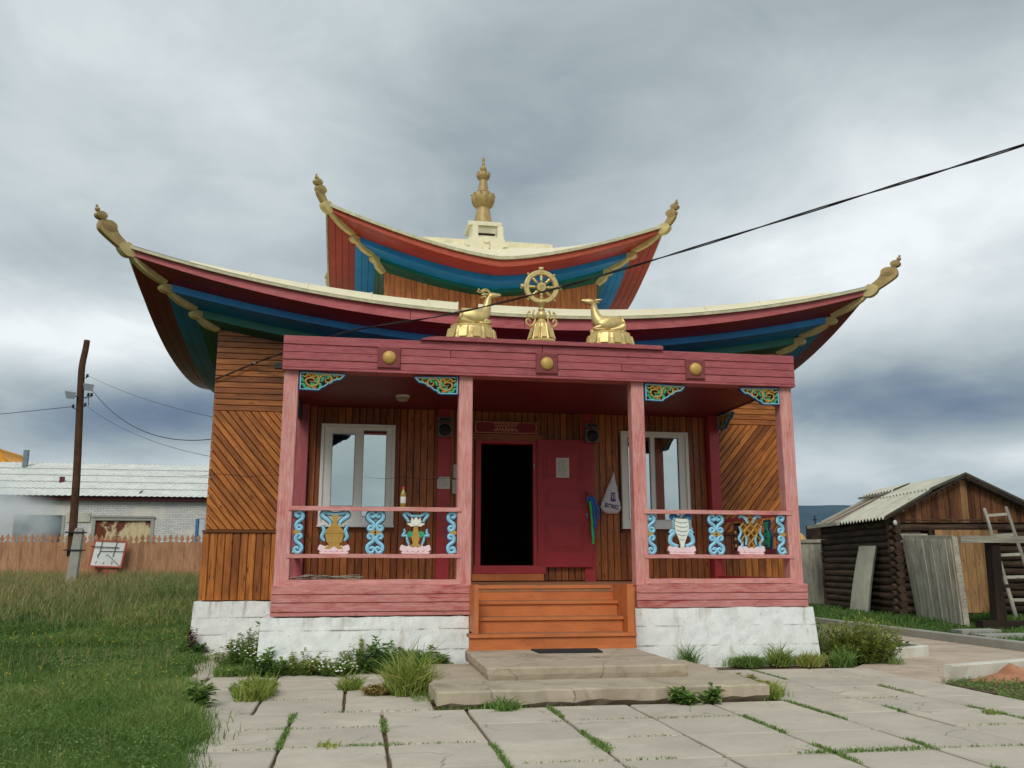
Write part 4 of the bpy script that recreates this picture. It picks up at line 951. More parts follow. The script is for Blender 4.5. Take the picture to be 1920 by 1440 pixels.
def hips():
    # carved hip brackets under every corner, ending in a scrolled horn
    def bracket(cx, cy, sx, sy, prof_top, tip_o, tip_z, hs):
        pn = Vector((sx, -sy, 0)).normalized()     # offset runs along (sx,sy)
        half = .055
        fn = lambda o, z, t: (cx+sx*o+pn.x*t, cy+sy*o+pn.y*t, z)
        top = prof_top
        # one straight carved length per tier, each swelling into a rounded knuckle
        for i in range(0, len(top)-1, 2):
            (o0, z0), (o1, z1) = top[i], top[i+1]; L = math.hypot(o1-o0, z1-z0); dx, dz = (o1-o0)/L, (z1-z0)/L; nx, nz = dz, -dx
            K = 12; up_, lo_ = [], []
            for k in range(K+1):
                t = k/K; dep = .050+.034*math.sin(PI*min(1, t*1.05))**1.5 if k < K else .03
                if k >= K-2: dep = .062-.03*(k-K+2)/2
                up_.append((o0+(o1-o0)*t, z0+(z1-z0)*t+.015)); lo_.append((o0+(o1-o0)*t+nx*dep, z0+(z1-z0)*t+nz*dep))
            b = MB(); vs = []
            for a, c in zip(lo_, up_): vs += [fn(a[0], a[1], -half*.75), fn(a[0], a[1], half*.75), fn(c[0], c[1], half), fn(c[0], c[1], -half)]
            b.add(vs, [(j*4+e, j*4+(e+1) % 4, (j+1)*4+(e+1) % 4, (j+1)*4+e) for j in range(K) for e in range(4)]+[(3, 2, 1, 0), tuple(K*4+e for e in range(4))])
            b.build('hip_bracket', 'hip', temple)
            if i+2 < len(top):
                (o2, z2) = top[i+2]; r_ = .062; c0 = ((o1+o2)/2+.012, (z1+z2)/2-.035); kn = MB()
                kn.prism([(c0[0]+r_*(1.15 if abs(math.cos(q)) > .5 else 1)*math.cos(q), c0[1]+r_*math.sin(q)) for q in [2*PI*j/14 for j in range(14)]], fn, -half*1.05, half*1.05); kn.build('knuckle', 'hip', temple)
        # horn
        o0, z0 = tip_o, tip_z; h = MB()
        hq = hs; h.prism(smoothpts([(-.12+o0, z0-.03), (-.07+o0, z0-.12), (.0+o0, z0-.145), (.06+o0, z0-.10), (.085+o0, z0-.03), (.05+o0, z0+.03), (-.02+o0, z0+.055)], 3), fn, -.055, .055); h.build('hip_end', 'hip', temple)
        h = MB()
        P = smoothpts([(o0-.01, z0+.01), (o0+.055, z0-.06), (o0+.09, z0-.045), (o0+.20, z0+.035), (o0+.285, z0+.11), (o0+.305, z0+.17), (o0+.295, z0+.25), (o0+.255, z0+.285), (o0+.20, z0+.27), (o0+.125, z0+.20), (o0+.09, z0+.13), (o0+.02, z0+.06)], 4)
        P = [(o0+(a-o0)*hs, c) for a, c in P]; h.prism(P, fn, -.040, .040)
        hn = h.build('roof_horn', 'matgold', temple)
        for (oo, zz_, r_) in ((.195, .215, .073), (.285, .325, .054)):
            d = MB(); K = 18
            for sgn in (-1, 1):
                for rr, t0, t1 in ((r_, 0, .050), (r_*.66, .050, .058), (r_*.34, .058, .066)):
                    d.prism([(o0+oo*hs+rr*math.cos(2*PI*i/K), z0+zz_+rr*math.sin(2*PI*i/K)) for i in range(K)], lambda a, c, t: fn(a, c, t*sgn), t0, t1)
            d.build('scroll_boss', 'matgold', hn)
        t_ = MB(); q = fn(o0+.325*hs, z0+.40, 0); t_.ball(q, .036, 10); q2 = fn(o0+.335*hs, z0+.447, 0); t_.ball(q2, .019, 8); t_.build('horn_tip', 'matgold', hn, smooth=True)
    LW = [(0, 4.945), (.26, 5.062), (.29, 5.172), (.64, 5.335), (.67, 5.438), (1.08, 5.70), (1.13, 5.79)]
    UW = [(0, 6.64), (.15, 6.84), (.18, 6.90), (.51, 7.05), (.54, 7.14), (.97, 7.385), (1.02, 7.47)]
    for sx, sy, cx, cy in ((-1, -1, XL, YW-.01), (1, -1, XR, YW-.01), (-1, 1, XL, 9.38), (1, 1, XR, 9.38)): bracket(cx, cy, sx, sy, LW, 1.14, 5.80, 1.0)
    for sx, sy, cx, cy in ((-1, -1, TX0, TY0), (1, -1, TX1, TY0), (-1, 1, TX0, TY1), (1, 1, TX1, TY1)): bracket(cx, cy, sx, sy, UW, 1.03, 7.48, .55)
hips()

def spire():
    c = (3.27, 6.05, 0)
    b = MB(); b.box(2.93, 3.61, 5.72, 6.38, 8.125, 8.21); b.build('spire_cap', 'cream', temple)
    b = MB(); b.add([(3.02, 5.80, 7.98), (3.52, 5.80, 7.98), (3.52, 6.30, 7.98), (3.02, 6.30, 7.98), (2.97, 5.76, 8.12), (3.57, 5.76, 8.12), (3.57, 6.34, 8.12), (2.97, 6.34, 8.12)],
                    [(0, 1, 5, 4), (1, 2, 6, 5), (2, 3, 7, 6), (3, 0, 4, 7), (3, 2, 1, 0)]); b.box(3.0, 3.14, 5.78, 6.3, 7.8, 7.979); b.box(3.40, 3.54, 5.78, 6.3, 7.8, 7.979); b.box(3.141, 3.399, 5.95, 6.3, 7.7, 7.979); b.box(3.14, 3.40, 5.79, 5.86, 7.78, 7.90)
    b.build('spire_base', 'cream', temple)
    b = MB()
    for x in (3.02, 3.52):
        b.box(x-.055, x+.055, 5.30, 5.85, 7.72, 7.95); K = 14
        b.prism([(x+.07*math.cos(2*PI*i/K), 7.70+.07*math.sin(2*PI*i/K)) for i in range(K)], lambda a, z, t: (a, 5.6-t, z), 0, .32)
    b.box(3.08, 3.46, 5.45, 5.85, 7.5, 7.80)
    b.build('dormer_bracket', 'cream', temple)
    b = MB(); b.box(3.08, 3.46, 5.70, 5.86, 7.80, 7.95); b.build('dormer_recess_shade', 'inside', temple)  # solid block; its dark colour stands in for shade inside the opening
    b = MB()
    P = smoothpts([(2.80, 7.60), (2.82, 7.52), (2.90, 7.51), (2.92, 7.46), (3.05, 7.43), (3.14, 7.45), (3.17, 7.52), (3.22, 7.56), (3.27, 7.52), (3.32, 7.45), (3.41, 7.43), (3.54, 7.46), (3.58, 7.51), (3.66, 7.52), (3.68, 7.60), (3.60, 7.60), (3.54, 7.68), (2.94, 7.68), (2.88, 7.60)], 3)
    b.prism(P, lambda a, z, t: (a, 5.30-t, z), 0, .05); b.box(3.16, 3.28, 5.20, 5.255, 7.30, 7.62); K = 12
    b.prism([(3.22+.065*math.cos(2*PI*i/K), 7.62+.065*math.sin(2*PI*i/K)) for i in range(K)], lambda a, z, t: (a, 5.27-t, z), 0, .10)
    b.build('scroll_apron', 'cream', temple)
    prof = [(.225, 8.21), (.222, 8.235), (.205, 8.25), (.19, 8.32), (.155, 8.50), (.135, 8.60), (.132, 8.625), (.15, 8.64), (.20, 8.68), (.235, 8.76), (.245, 8.84), (.235, 8.90), (.225, 8.915), (.14, 8.93), (.135, 8.955), (.145, 8.97), (.142, 8.99), (.115, 9.0), (.108, 9.02), (.10, 9.10), (.082, 9.22), (.078, 9.25), (.10, 9.265), (.135, 9.31), (.145, 9.355), (.135, 9.40), (.125, 9.41), (.06, 9.415), (.035, 9.425), (.045, 9.44), (.066, 9.475), (.068, 9.51), (.052, 9.55), (.03, 9.57), (.026, 9.60), (.034, 9.605), (.034, 9.615), (.022, 9.625), (.022, 9.68), (.032, 9.70), (.03, 9.735), (.012, 9.765), (.001, 9.77)]
    def mod(i, t, r, z):
        if 8.63 < z < 8.92 or 9.255 < z < 9.412: return 1+.13*abs(math.sin(t*5))**.45-.10
        if 9.43 < z < 9.56: return 1+.03*abs(math.sin(t*4))
        return 1
    b = MB(); b.lathe(prof, c, 60, mod=mod); b.build('spire', 'matgold', temple, smooth=True)
    b = MB()
    for zc, R_, r_, n_ in ((8.90, .25, .017, 10), (9.40, .148, .011, 10)):
        for k in range(n_): t = 2*PI*k/n_; b.ball((c[0]+R_*math.cos(t), c[1]+R_*math.sin(t), zc), r_, 6)
    b.build('petal_tip', 'matgold', temple, smooth=True)
spire()

# ---- carved corner brackets and balustrade carvings
def px2(ox, oz, sc, pts, flip=False):     # drawing units -> metres
    return [((p[0]-ox)*sc*(-1 if flip else 1), -(p[1]-oz)*sc) for p in pts]
def corner_bracket(xo, zt, side, y=-.006, along='x'):
    """side=+1: hangs from the left post, opens to the right"""
    s = .58/1440; b = MB()
    O = [(60, 100), (1480, 150), (1440, 215), (1300, 350), (1180, 370), (1090, 400), (1030, 470), (930, 500), (840, 580), (750, 610), (690, 680), (620, 700), (60, 690)]
    base = [(xo+side*(p[0]-40)*s, zt-(p[1]-90)*s) for p in O]
    if side < 0: base = base[::-1]
    F = (lambda a, z, t: (a, y-t, z)) if along == 'x' else (lambda a, z, t: (along_x-t, a, z))
    b.prism(base[::-1], F, -.045, .0, 0)
    inn = inset_poly(base, .014); b.prism(inn[::-1], F, 0.0, .0015, 1)
    n = len(base)
    # pale moulding along the outline
    loop = [inset_poly(base, .014)[i] for i in list(range(n))+[0]]
    lp = []
    for i in range(n):
        for k in range(2): t = k/2; lp.append((loop[i][0]+(loop[i+1][0]-loop[i][0])*t, loop[i][1]+(loop[i+1][1]-loop[i][1])*t))
    lp.append(lp[0]); b.ribbon(lp, .016, F, .0, .012, 2)
    lo = inset_poly(base, .004); lo = lo+[lo[0]]; b.ribbon(lo, .012, F, -.002, .009, 3)
    def G(pts, w, mi, t1, sub=4):
        q = smoothpts(pts, sub); L = len(q); ws = [w*s*(.45+.55*math.sin(PI*min(1, .15+i/L*.85))) for i in range(L)]
        b.ribbon([(xo+side*(p[0]-40)*s, zt-(p[1]-90)*s) for p in q], ws, F, .0016, t1, mi)
    gr, go = 4, 5
    for q in ([(120, 300), (160, 380), (200, 430)], [(110, 500), (200, 520), (240, 600), (400, 620)], [(620, 480), (700, 500), (680, 600), (640, 630)], [(720, 420), (760, 330), (800, 270)], [(400, 470), (450, 520), (530, 490)], [(570, 300), (590, 380), (540, 450)], [(820, 250), (880, 200), (930, 260), (930, 330)], [(1030, 210), (1090, 180), (1130, 240)], [(1180, 300), (1220, 320), (1270, 290)], [(620, 190), (670, 210), (700, 170)], [(160, 140), (200, 180)]): G(q, 75, gr, .008)
    G([(140, 230), (210, 270), (270, 250), (300, 180), (420, 170), (540, 180), (620, 270), (650, 380), (600, 500), (500, 560), (380, 560), (280, 490), (250, 390), (310, 320), (420, 310), (510, 350), (500, 420), (420, 430), (370, 400)], 62, go, .014)
    G([(280, 190), (380, 250), (480, 290), (530, 250), (480, 220), (420, 250)], 46, go, .015)
    G([(600, 520), (640, 380), (700, 270), (780, 200), (900, 190), (990, 240), (1030, 330), (980, 420), (890, 430), (840, 380), (860, 310), (930, 320)], 58, go, .014)
    G([(1000, 270), (1070, 320), (1150, 320), (1190, 250), (1150, 200), (1090, 210), (1100, 260)], 34, go, .012)
    G([(1190, 250), (1250, 200), (1310, 210), (1320, 260), (1270, 260)], 28, go, .012)
    G([(420, 560), (470, 610), (600, 620)], 44, go, .013)
    b.build('corner_bracket', ['dblue', 'cblack', 'trimblue', 'mblue', 'cgreen', 'goldk'], temple)
for xo, side in ((.178, 1), (2.165, -1), (4.617, 1), (6.524, -1)): corner_bracket(xo, 3.758, side)
along_x = 0
for xo, side, ax in ((.178, 1, .02), (YW-.21, -1, .02), (.178, 1, 6.68), (YW-.21, -1, 6.68)):
    along_x = ax; corner_bracket(xo, 3.785, side, along='y')

S_half = [  # one half of a double scroll (drawing units, 1440-high picture of the railing); mirrored below
    [(1740, 350), (1700, 370), (1690, 420), (1730, 450), (1770, 420), (1770, 350), (1720, 300), (1650, 310), (1610, 370), (1630, 450), (1690, 500), (1710, 560), (1690, 620), (1630, 630), (1600, 590), (1630, 550), (1665, 560)]]
def rib(b, pts, w, F, t0, t1, mi, taper=True, sub=5, wmin=.35, halo=None):
    q = smoothpts(pts, sub); L = len(q)
    ws = [w*(wmin+(1-wmin)*math.sin(PI*(.08+.84*i/(L-1)))**.6) if taper else w for i in range(L)]
    if halo is not None: b.ribbon(q, [x+halo for x in ws], F, t0-.006, t0+.004, 0, ridge=.3)
    b.ribbon(q, ws, F, t0, t1, mi)
Fp = lambda y: (lambda a, z, t: (a, y-t, z))
def scroll_col(x, z0, z1, mirror, name='scroll_carving'):
    """a column of two S scrolls; open side towards -x when mirror=1"""
    b = MB(); H = z1-z0; zc = (z0+z1)/2; F = Fp(.042); sc = H/.505
    for v in (1, -1):
        P = [(.052, .200), (.035, .180), (.014, .185), (.004, .208), (.022, .236), (.058, .240), (.085, .205), (.082, .160), (.050, .130), (.022, .108), (.012, .070), (.032, .030), (.066, .026), (.078, .055), (.058, .075), (.040, .066)]
        P = [(x+mirror*(.05-p[0])*sc, zc+v*p[1]*sc) for p in P]
        rib(b, P, .041*sc, F, 0, .022, 1, True, 5, .6, .022)
        e = (x+mirror*(.05-.098)*sc*-1, zc+v*.215*sc); bb = [(x-mirror*(-.055)*sc, zc+v*.225*sc)]
        b.prism([(x+mirror*.055*sc+.014*math.cos(2*PI*i/8), zc+v*.228*sc+.014*math.sin(2*PI*i/8)) for i in range(8)], F, -.004, .016, 1)
    b.prism([(x+mirror*p[0]*sc, zc+p[1]*sc) for p in ((-.035, 0), (.015, -.012), (.045, -.030), (.070, 0), (.045, .030), (.015, .012))][::-1 if mirror < 0 else 1], F, -.006, .018, 2)
    b.build(name, ['dblue', 'lblue', 'goldk'], temple)
z0r, z1r = 1.536, 2.046
for x, mi in ((.265, -1), (1.115, 1), (1.225, -1), (2.095, 1), (4.675, -1), (5.49, 1), (5.60, -1), (6.44, 1)): scroll_col(x, z0r, z1r, -mi*-1 if False else mi)
def lotus_base(b, cx, F, mi_p, w=.36):
    z = z0r; n = 5
    b.prism([(cx-w*.44, z), (cx+w*.44, z), (cx+w*.5, z+.02), (cx-w*.5, z+.02)], F, -.012, .022, mi_p)
    for k in (-2, 2, -1, 1, 0):
        c = cx+k*w*.20; hw = w*.135; tz = z+.092+.014*abs(k)*.6; sk = k*.010
        P = [(c-hw*.5-sk, z+.016), (c+hw*.5-sk, z+.016), (c+hw, z+.046), (c+hw*.80, tz-.022), (c+sk*1.2, tz), (c-hw*.80, tz-.022), (c-hw, z+.046)]
        d_ = .030-.004*abs(k); b.prism(P, F, 0, d_, mi_p, inset=.007)
def carv_vase(cx):
    b = MB(); F = Fp(.045)
    lotus_base(b, cx, F, 3)
    prof = [(.045, .50), (.047, .475), (.030, .46), (.028, .40), (.05, .37), (.098, .325), (.112, .28), (.10, .22), (.072, .165), (.06, .145), (.10, .115), (.105, .095)]
    P = [(cx-a, z0r+z-.04) for a, z in prof]+[(cx+a, z0r+z-.04) for a, z in reversed(prof)]
    b.prism(P, F, 0, .028, 2)
    for k in range(-2, 3): b.prism([(cx+k*.036-.014, z0r+.13), (cx+k*.036+.014, z0r+.13), (cx+k*.046+.018, z0r+.235), (cx+k*.046-.018, z0r+.235)], F, .028, .033, 2)
    for k in range(9): b.prism([(cx-.085+k*.02, z0r+.262), (cx-.077+k*.02, z0r+.262), (cx-.045+k*.0115, z0r+.325), (cx-.052+k*.0115, z0r+.325)], F, .028, .032, 2)
    b.ribbon([(cx-.108, z0r+.248), (cx+.108, z0r+.248)], .016, F, .026, .036, 2)
    for s in (-1, 1):
        rib(b, [(cx, z0r+.47), (cx+s*.06, z0r+.475), (cx+s*.13, z0r+.49), (cx+s*.155, z0r+.455), (cx+s*.10, z0r+.41), (cx+s*.06, z0r+.375), (cx+s*.055, z0r+.345)], .045, F, .002, .02, 1, True, 4, .5, .022)
        rib(b, [(cx+s*.15, z0r+.33), (cx+s*.125, z0r+.27), (cx+s*.15, z0r+.20), (cx+s*.115, z0r+.15)], .042, F, .0, .022, 1, True, 4, .4, .022)
    b.build('vase_carving', ['dblue', 'lblue', 'goldk', 'cpink'], temple)
def carv_lotus(cx):
    b = MB(); F = Fp(.045); lotus_base(b, cx, F, 3)
    prof = [(.014, .335), (.03, .30), (.036, .24), (.052, .19), (.04, .15), (.03, .13), (.06, .10), (.07, .085)]
    b.prism([(cx-a, z0r+z-.0) for a, z in prof]+[(cx+a, z0r+z) for a, z in reversed(prof)], F, 0, .026, 2)
    for s in (-1, 1):
        b.prism([(cx+s*(.065+.042*math.cos(t)), z0r+.235+.036*math.sin(t)) for t in [2*PI*i/14*s for i in range(14)]], F, .004, .024, 5)
        rib(b, [(cx, z0r+.46), (cx+s*.05, z0r+.455), (cx+s*.11, z0r+.49), (cx+s*.15, z0r+.475), (cx+s*.11, z0r+.42), (cx+s*.09, z0r+.38)], .036, F, .0, .02, 1, True, 4, .5, .012)
        rib(b, [(cx+s*.14, z0r+.30), (cx+s*.135, z0r+.255), (cx+s*.16, z0r+.215), (cx+s*.11, z0r+.215), (cx+s*.10, z0r+.16), (cx+s*.075, z0r+.10)], .03, F, 0, .02, 1, True, 4, .45, .012)
        for ang, L in ((.18, .115), (.65, .10)):
            tx, tz = cx+s*math.cos(ang)*L, z0r+.34+math.sin(ang)*L; px_, pz_ = -math.sin(ang), math.cos(ang)
            mx, mz = cx+s*math.cos(ang)*L*.55, z0r+.34+math.sin(ang)*L*.55
            b.prism([(cx, z0r+.335), (mx-s*px_*.024*-1, mz-pz_*.024), (tx, tz), (mx+s*px_*.024, mz+pz_*.024)][::s], F, .008, .026, 4)
    b.prism([(cx-.03, z0r+.36), (cx, z0r+.335), (cx+.03, z0r+.36), (cx+.022, z0r+.42), (cx, z0r+.445), (cx-.022, z0r+.42)], F, .014, .034, 4)
    for s in (-1, 1): b.prism([(cx+s*.01, z0r+.35), (cx+s*.05, z0r+.36), (cx+s*.06, z0r+.435), (cx+s*.03, z0r+.415)][::s], F, .01, .030, 4)
    b.build('lotus_carving', ['dblue', 'lblue', 'goldk', 'cpink', 'cwhite', 'cgreen'], temple)
def carv_conch(cx):
    b = MB(); F = Fp(.045); lotus_base(b, cx, F, 3)
    prof = [(.075, .455), (.088, .40), (.092, .35), (.085, .29), (.06, .23), (.035, .17), (.024, .12), (.022, .08)]
    b.prism([(cx-a+.003, z0r+z) for a, z in prof]+[(cx+a+.006, z0r+z-.012) for a, z in reversed(prof)], F, 0, .03, 4)
    for k in range(5):
        zc = z0r+.42-.055*k; hw = (.078, .086, .076, .052, .03)[k]
        b.ribbon([(cx-hw+2*hw*i/8, zc-.016*math.sin(PI*i/8)-.012*i/8) for i in range(9)], .006, F, .028, .036, 6)
    for s in (-1, 1):
        rib(b, [(cx, z0r+.47), (cx+s*.05, z0r+.475), (cx+s*.10, z0r+.50), (cx+s*.135, z0r+.47), (cx+s*.10, z0r+.45)], .05, F, .002, .018, 6, True, 4, .5)
        rib(b, [(cx+s*.10, z0r+.455), (cx+s*.105, z0r+.40), (cx+s*.10, z0r+.33)], .02, F, .002, .018, 1, True, 4, .5)
        rib(b, [(cx+s*.155, z0r+.265), (cx+s*.125, z0r+.30), (cx+s*.10, z0r+.27), (cx+s*.145, z0r+.22), (cx+s*.15, z0r+.15), (cx+s*.10, z0r+.115), (cx+s*.05, z0r+.105)], .055, F, 0, .026, 1, True, 4, .35, .012)
    b.ball((cx, .02, z0r+.475), .016, 8, 2)
    b.build('conch_carving', ['dblue', 'lblue', 'goldk', 'cpink', 'cwhite', 'cgreen', 'mblue'], temple)
def carv_knot(cx):
    b = MB(); F = Fp(.045); lotus_base(b, cx, F, 3)
    def dia(x, z, r, w=.019, mi=2, t=.026):
        q = [(x, z-r), (x+r*.86, z), (x, z+r), (x-r*.86, z), (x, z-r)]
        for i in range(4):
            b.ribbon([q[i], q[i+1]], w, F, .006, t, mi)
    zc = z0r+.29
    for x, z, r in ((0, .155, .052), (0, .04, .058), (0, -.07, .058), (0, -.175, .052), (-.098, .055, .052), (.098, .055, .052), (-.05, -.015, .05), (.05, -.015, .05)): dia(cx+x, zc+z, r)
    for s in (-1, 1):
        b.ribbon([(cx+s*.13, zc+.03), (cx+s*.08, zc-.04), (cx+s*.135, zc-.11), (cx+s*.105, zc-.15)], .018, F, .006, .024, 2)
        rib(b, [(cx+s*.03, zc+.11), (cx+s*.06, zc+.17), (cx+s*.11, zc+.205), (cx+s*.155, zc+.185)], .042, F, 0, .02, 1, True, 4, .5, .012)
        rib(b, [(cx+s*.155, zc+.07), (cx+s*.13, zc-.01), (cx+s*.165, zc-.09), (cx+s*.12, zc-.15), (cx+s*.13, zc-.195), (cx+s*.06, zc-.20)], .034, F, 0, .02, 1, True, 4, .35, .012)
        rib(b, [(cx+s*.085, zc-.03), (cx+s*.06, zc-.10), (cx+s*.075, zc-.17)], .03, F, .002, .022, 1, True, 4, .35, .01)
    b.build('endless_knot_carving', ['dblue', 'lblue', 'goldk', 'cpink'], temple)
carv_vase(.685); carv_lotus(1.66); carv_conch(5.07); carv_knot(6.02)
def side_carving(yc, mats, name):
    b = MB(); x = 6.60
    F = lambda a, z, t: (x-t, a, z)
    P = [(yc-.09, z0r+.07), (yc+.09, z0r+.07), (yc+.14, z0r+.25), (yc+.07, z0r+.36), (yc+.10, z0r+.48), (yc-.10, z0r+.48), (yc-.07, z0r+.36), (yc-.14, z0r+.25)]
    b.prism(P, F, 0, .028, 0); b.prism(inset_poly(P, .03), F, .028, .036, 1); b.prism([(yc-.2, z0r), (yc+.2, z0r), (yc+.22, z0r+.08), (yc-.22, z0r+.08)], F, 0, .032, 2)
    for k in range(3): b.ball((x-.03, yc, z0r+.14+.1*k), .03, 8, 3)
    b.build(name, mats, temple)
side_carving(.72, ['dblue', 'cgreen', 'beamdark', 'dblue'], 'side_carving'); side_carving(1.75, ['cblack', 'brownd', 'beamdark', 'goldk'], 'side_carving')  # darker materials put the porch shade into the colours of these carvings

# ------------------------------------------------------------------ statues on the porch
def lotus_pedestal(parent, cx, cy, z0, h, rx, ry, rt, n=12, name='pedestal'):
    prof = [(1.0, 0), (1.02, .06), (.99, .12), (.97, .2), (.95, .5), (.86, .86), (.80, .93), (.80, 1.0)]
    b = MB()
    K = 96
    def md(i, t, r, z):
        u = (t*n/(2*PI)) % 1; e = min(u, 1-u)
        if .15 < z/h < .9: return 1.0 if e > .12 else .965
        return 1.0
    b.lathe([(rx*r if True else r, z*h) for r, z in prof], (cx, cy, z0), K, mod=md, sy=ry/rx)
    o = b.build(name, 'gold', parent, smooth=False)
    c = MB()
    for k in range(n):
        t = 2*PI*(k+.5)/n; r = .99; c.obox((cx+rx*r*math.cos(t), cy+ry*r*math.sin(t), z0+h*.42), Vector((-math.sin(t)*rx, math.cos(t)*ry, 0)).normalized()*(PI*rx/n*.56), (math.cos(t)*.010, math.sin(t)*.010, 0), (-math.cos(t)*.012, -math.sin(t)*.008, h*.28))
        c.obox((cx+rx*1.0*math.cos(t), cy+ry*1.0*math.sin(t), z0+h*.15), Vector((-math.sin(t)*rx, math.cos(t)*ry, 0)).normalized()*(PI*rx/n*.48), (math.cos(t)*.014, math.sin(t)*.014, 0), (0, 0, h*.045))
    for k in range(n*4): t = 2*PI*k/(n*4); c.ball((cx+rx*.84*math.cos(t), cy+ry*.84*math.sin(t), z0+h*.93), .0085, 5)
    c.build('petal', 'gold', parent); return o
def deer(cx, cz, s, label, antlers):
    th = thing('deer_statue', (cx, .10, 4.247), label, 'deer statue', 'gilded deer flanking the wheel')
    lotus_pedestal(th, cx, .10, 4.247, cz-4.247, .315, .2, .24, 11)
    me = bpy.data.meshes.new('body')
    V = [(-.205, 0, .098), (-.12, 0, .118), (-.01, 0, .114), (.10, 0, .120), (.165, 0, .150), (.200, 0, .24), (.214, 0, .33), (.226, 0, .395), (.262, 0, .420), (.325, 0, .422), (.392, 0, .430)]
    R = [(.110, .120), (.128, .134), (.118, .124), (.128, .136), (.104, .104), (.064, .066), (.047, .050), (.043, .048), (.052, .056), (.035, .037), (.021, .023)]
    Ed = [(i, i+1) for i in range(10)]
    def limb(root, pts, rs):
        p_ = root
        for q, r in zip(pts, rs): V.append(q); R.append((r, r)); Ed.append((p_, len(V)-1)); p_ = len(V)-1
    for y in (-.06, .06):
        limb(3, [(.15, y*1.2, .05), (.25, y*1.25, .022), (.17, y*1.5, .016), (.08, y*1.6, .016)], [.055, .034, .028, .026])
        limb(0, [(-.16, y*1.1, .05), (-.07, y*1.3, .03), (-.0, y*1.5, .018), (.04, y*1.5, .014)], [.085, .05, .03, .022])
    me.from_pydata([(p_[0]*s, p_[1], p_[2]+.006) for p_ in V], Ed, []); me.update()
    ob = link('body', me, th, (cx, .10, cz)); me.materials.append(MT['gold'])
    sk = ob.modifiers.new('skin', 'SKIN'); sk.use_smooth_shade = True
    for i, d in enumerate(me.skin_vertices[0].data): d.radius = R[i]; d.use_root = (i == 2)
    sub = ob.modifiers.new('sub', 'SUBSURF'); sub.levels = 2; sub.render_levels = 2
    for y in (-.03, .03):
        e = MB(); base = Vector((cx+s*.235, .10+y, cz+.432)); tip = Vector((cx+s*.115, .10+y*2.6, cz+.412+(.0 if antlers else .03)))
        e.tube([base, base.lerp(tip, .35), base.lerp(tip, .7), tip], [.007, .019, .016, .004], 8); e.v = [(p_[0], p_[1], p_[2]) for p_ in e.v]; e.build('ear', 'gold', th, smooth=True)
        ey = MB(); ey.ball((cx+s*.275, .10+y*1.0, cz+.436), .007, 6); ey.build('eye', 'gold', th, smooth=True)
    if antlers:
        for y in (-.02, .02):
            a = MB(); P = smoothpts([(.245, .435), (.235, .47), (.20, .50), (.155, .50), (.12, .475), (.095, .485)], 4)
            a.tube([(cx+s*p_[0], .10+y*(1+i*.06), cz+p_[1]) for i, p_ in enumerate(P)], [.010-.0002*i for i in range(len(P))], 6)
            P = smoothpts([(.17, .50), (.15, .47), (.175, .455)], 3); a.tube([(cx+s*p_[0], .10+y*1.8, cz+p_[1]) for p_ in P], .007, 6)
            a.ball((cx+s*.088, .10+y*2.3, cz+.49), .014, 8); a.build('antler', 'gold', th, smooth=True)
    # mouth line
    mo = MB(); mo.tube([(cx+s*.402, .10, cz+.424), (cx+s*.38, .10-.016, cz+.418), (cx+s*.35, .10-.024, cz+.414)], .003, 5); mo.build('mouth', 'cblack', th)
deer(2.33, 4.455, 1, 'gold deer with antlers facing right, left of the golden wheel', True)
deer(4.20, 4.440, -1, 'gold deer without antlers facing left, right of the golden wheel', False)
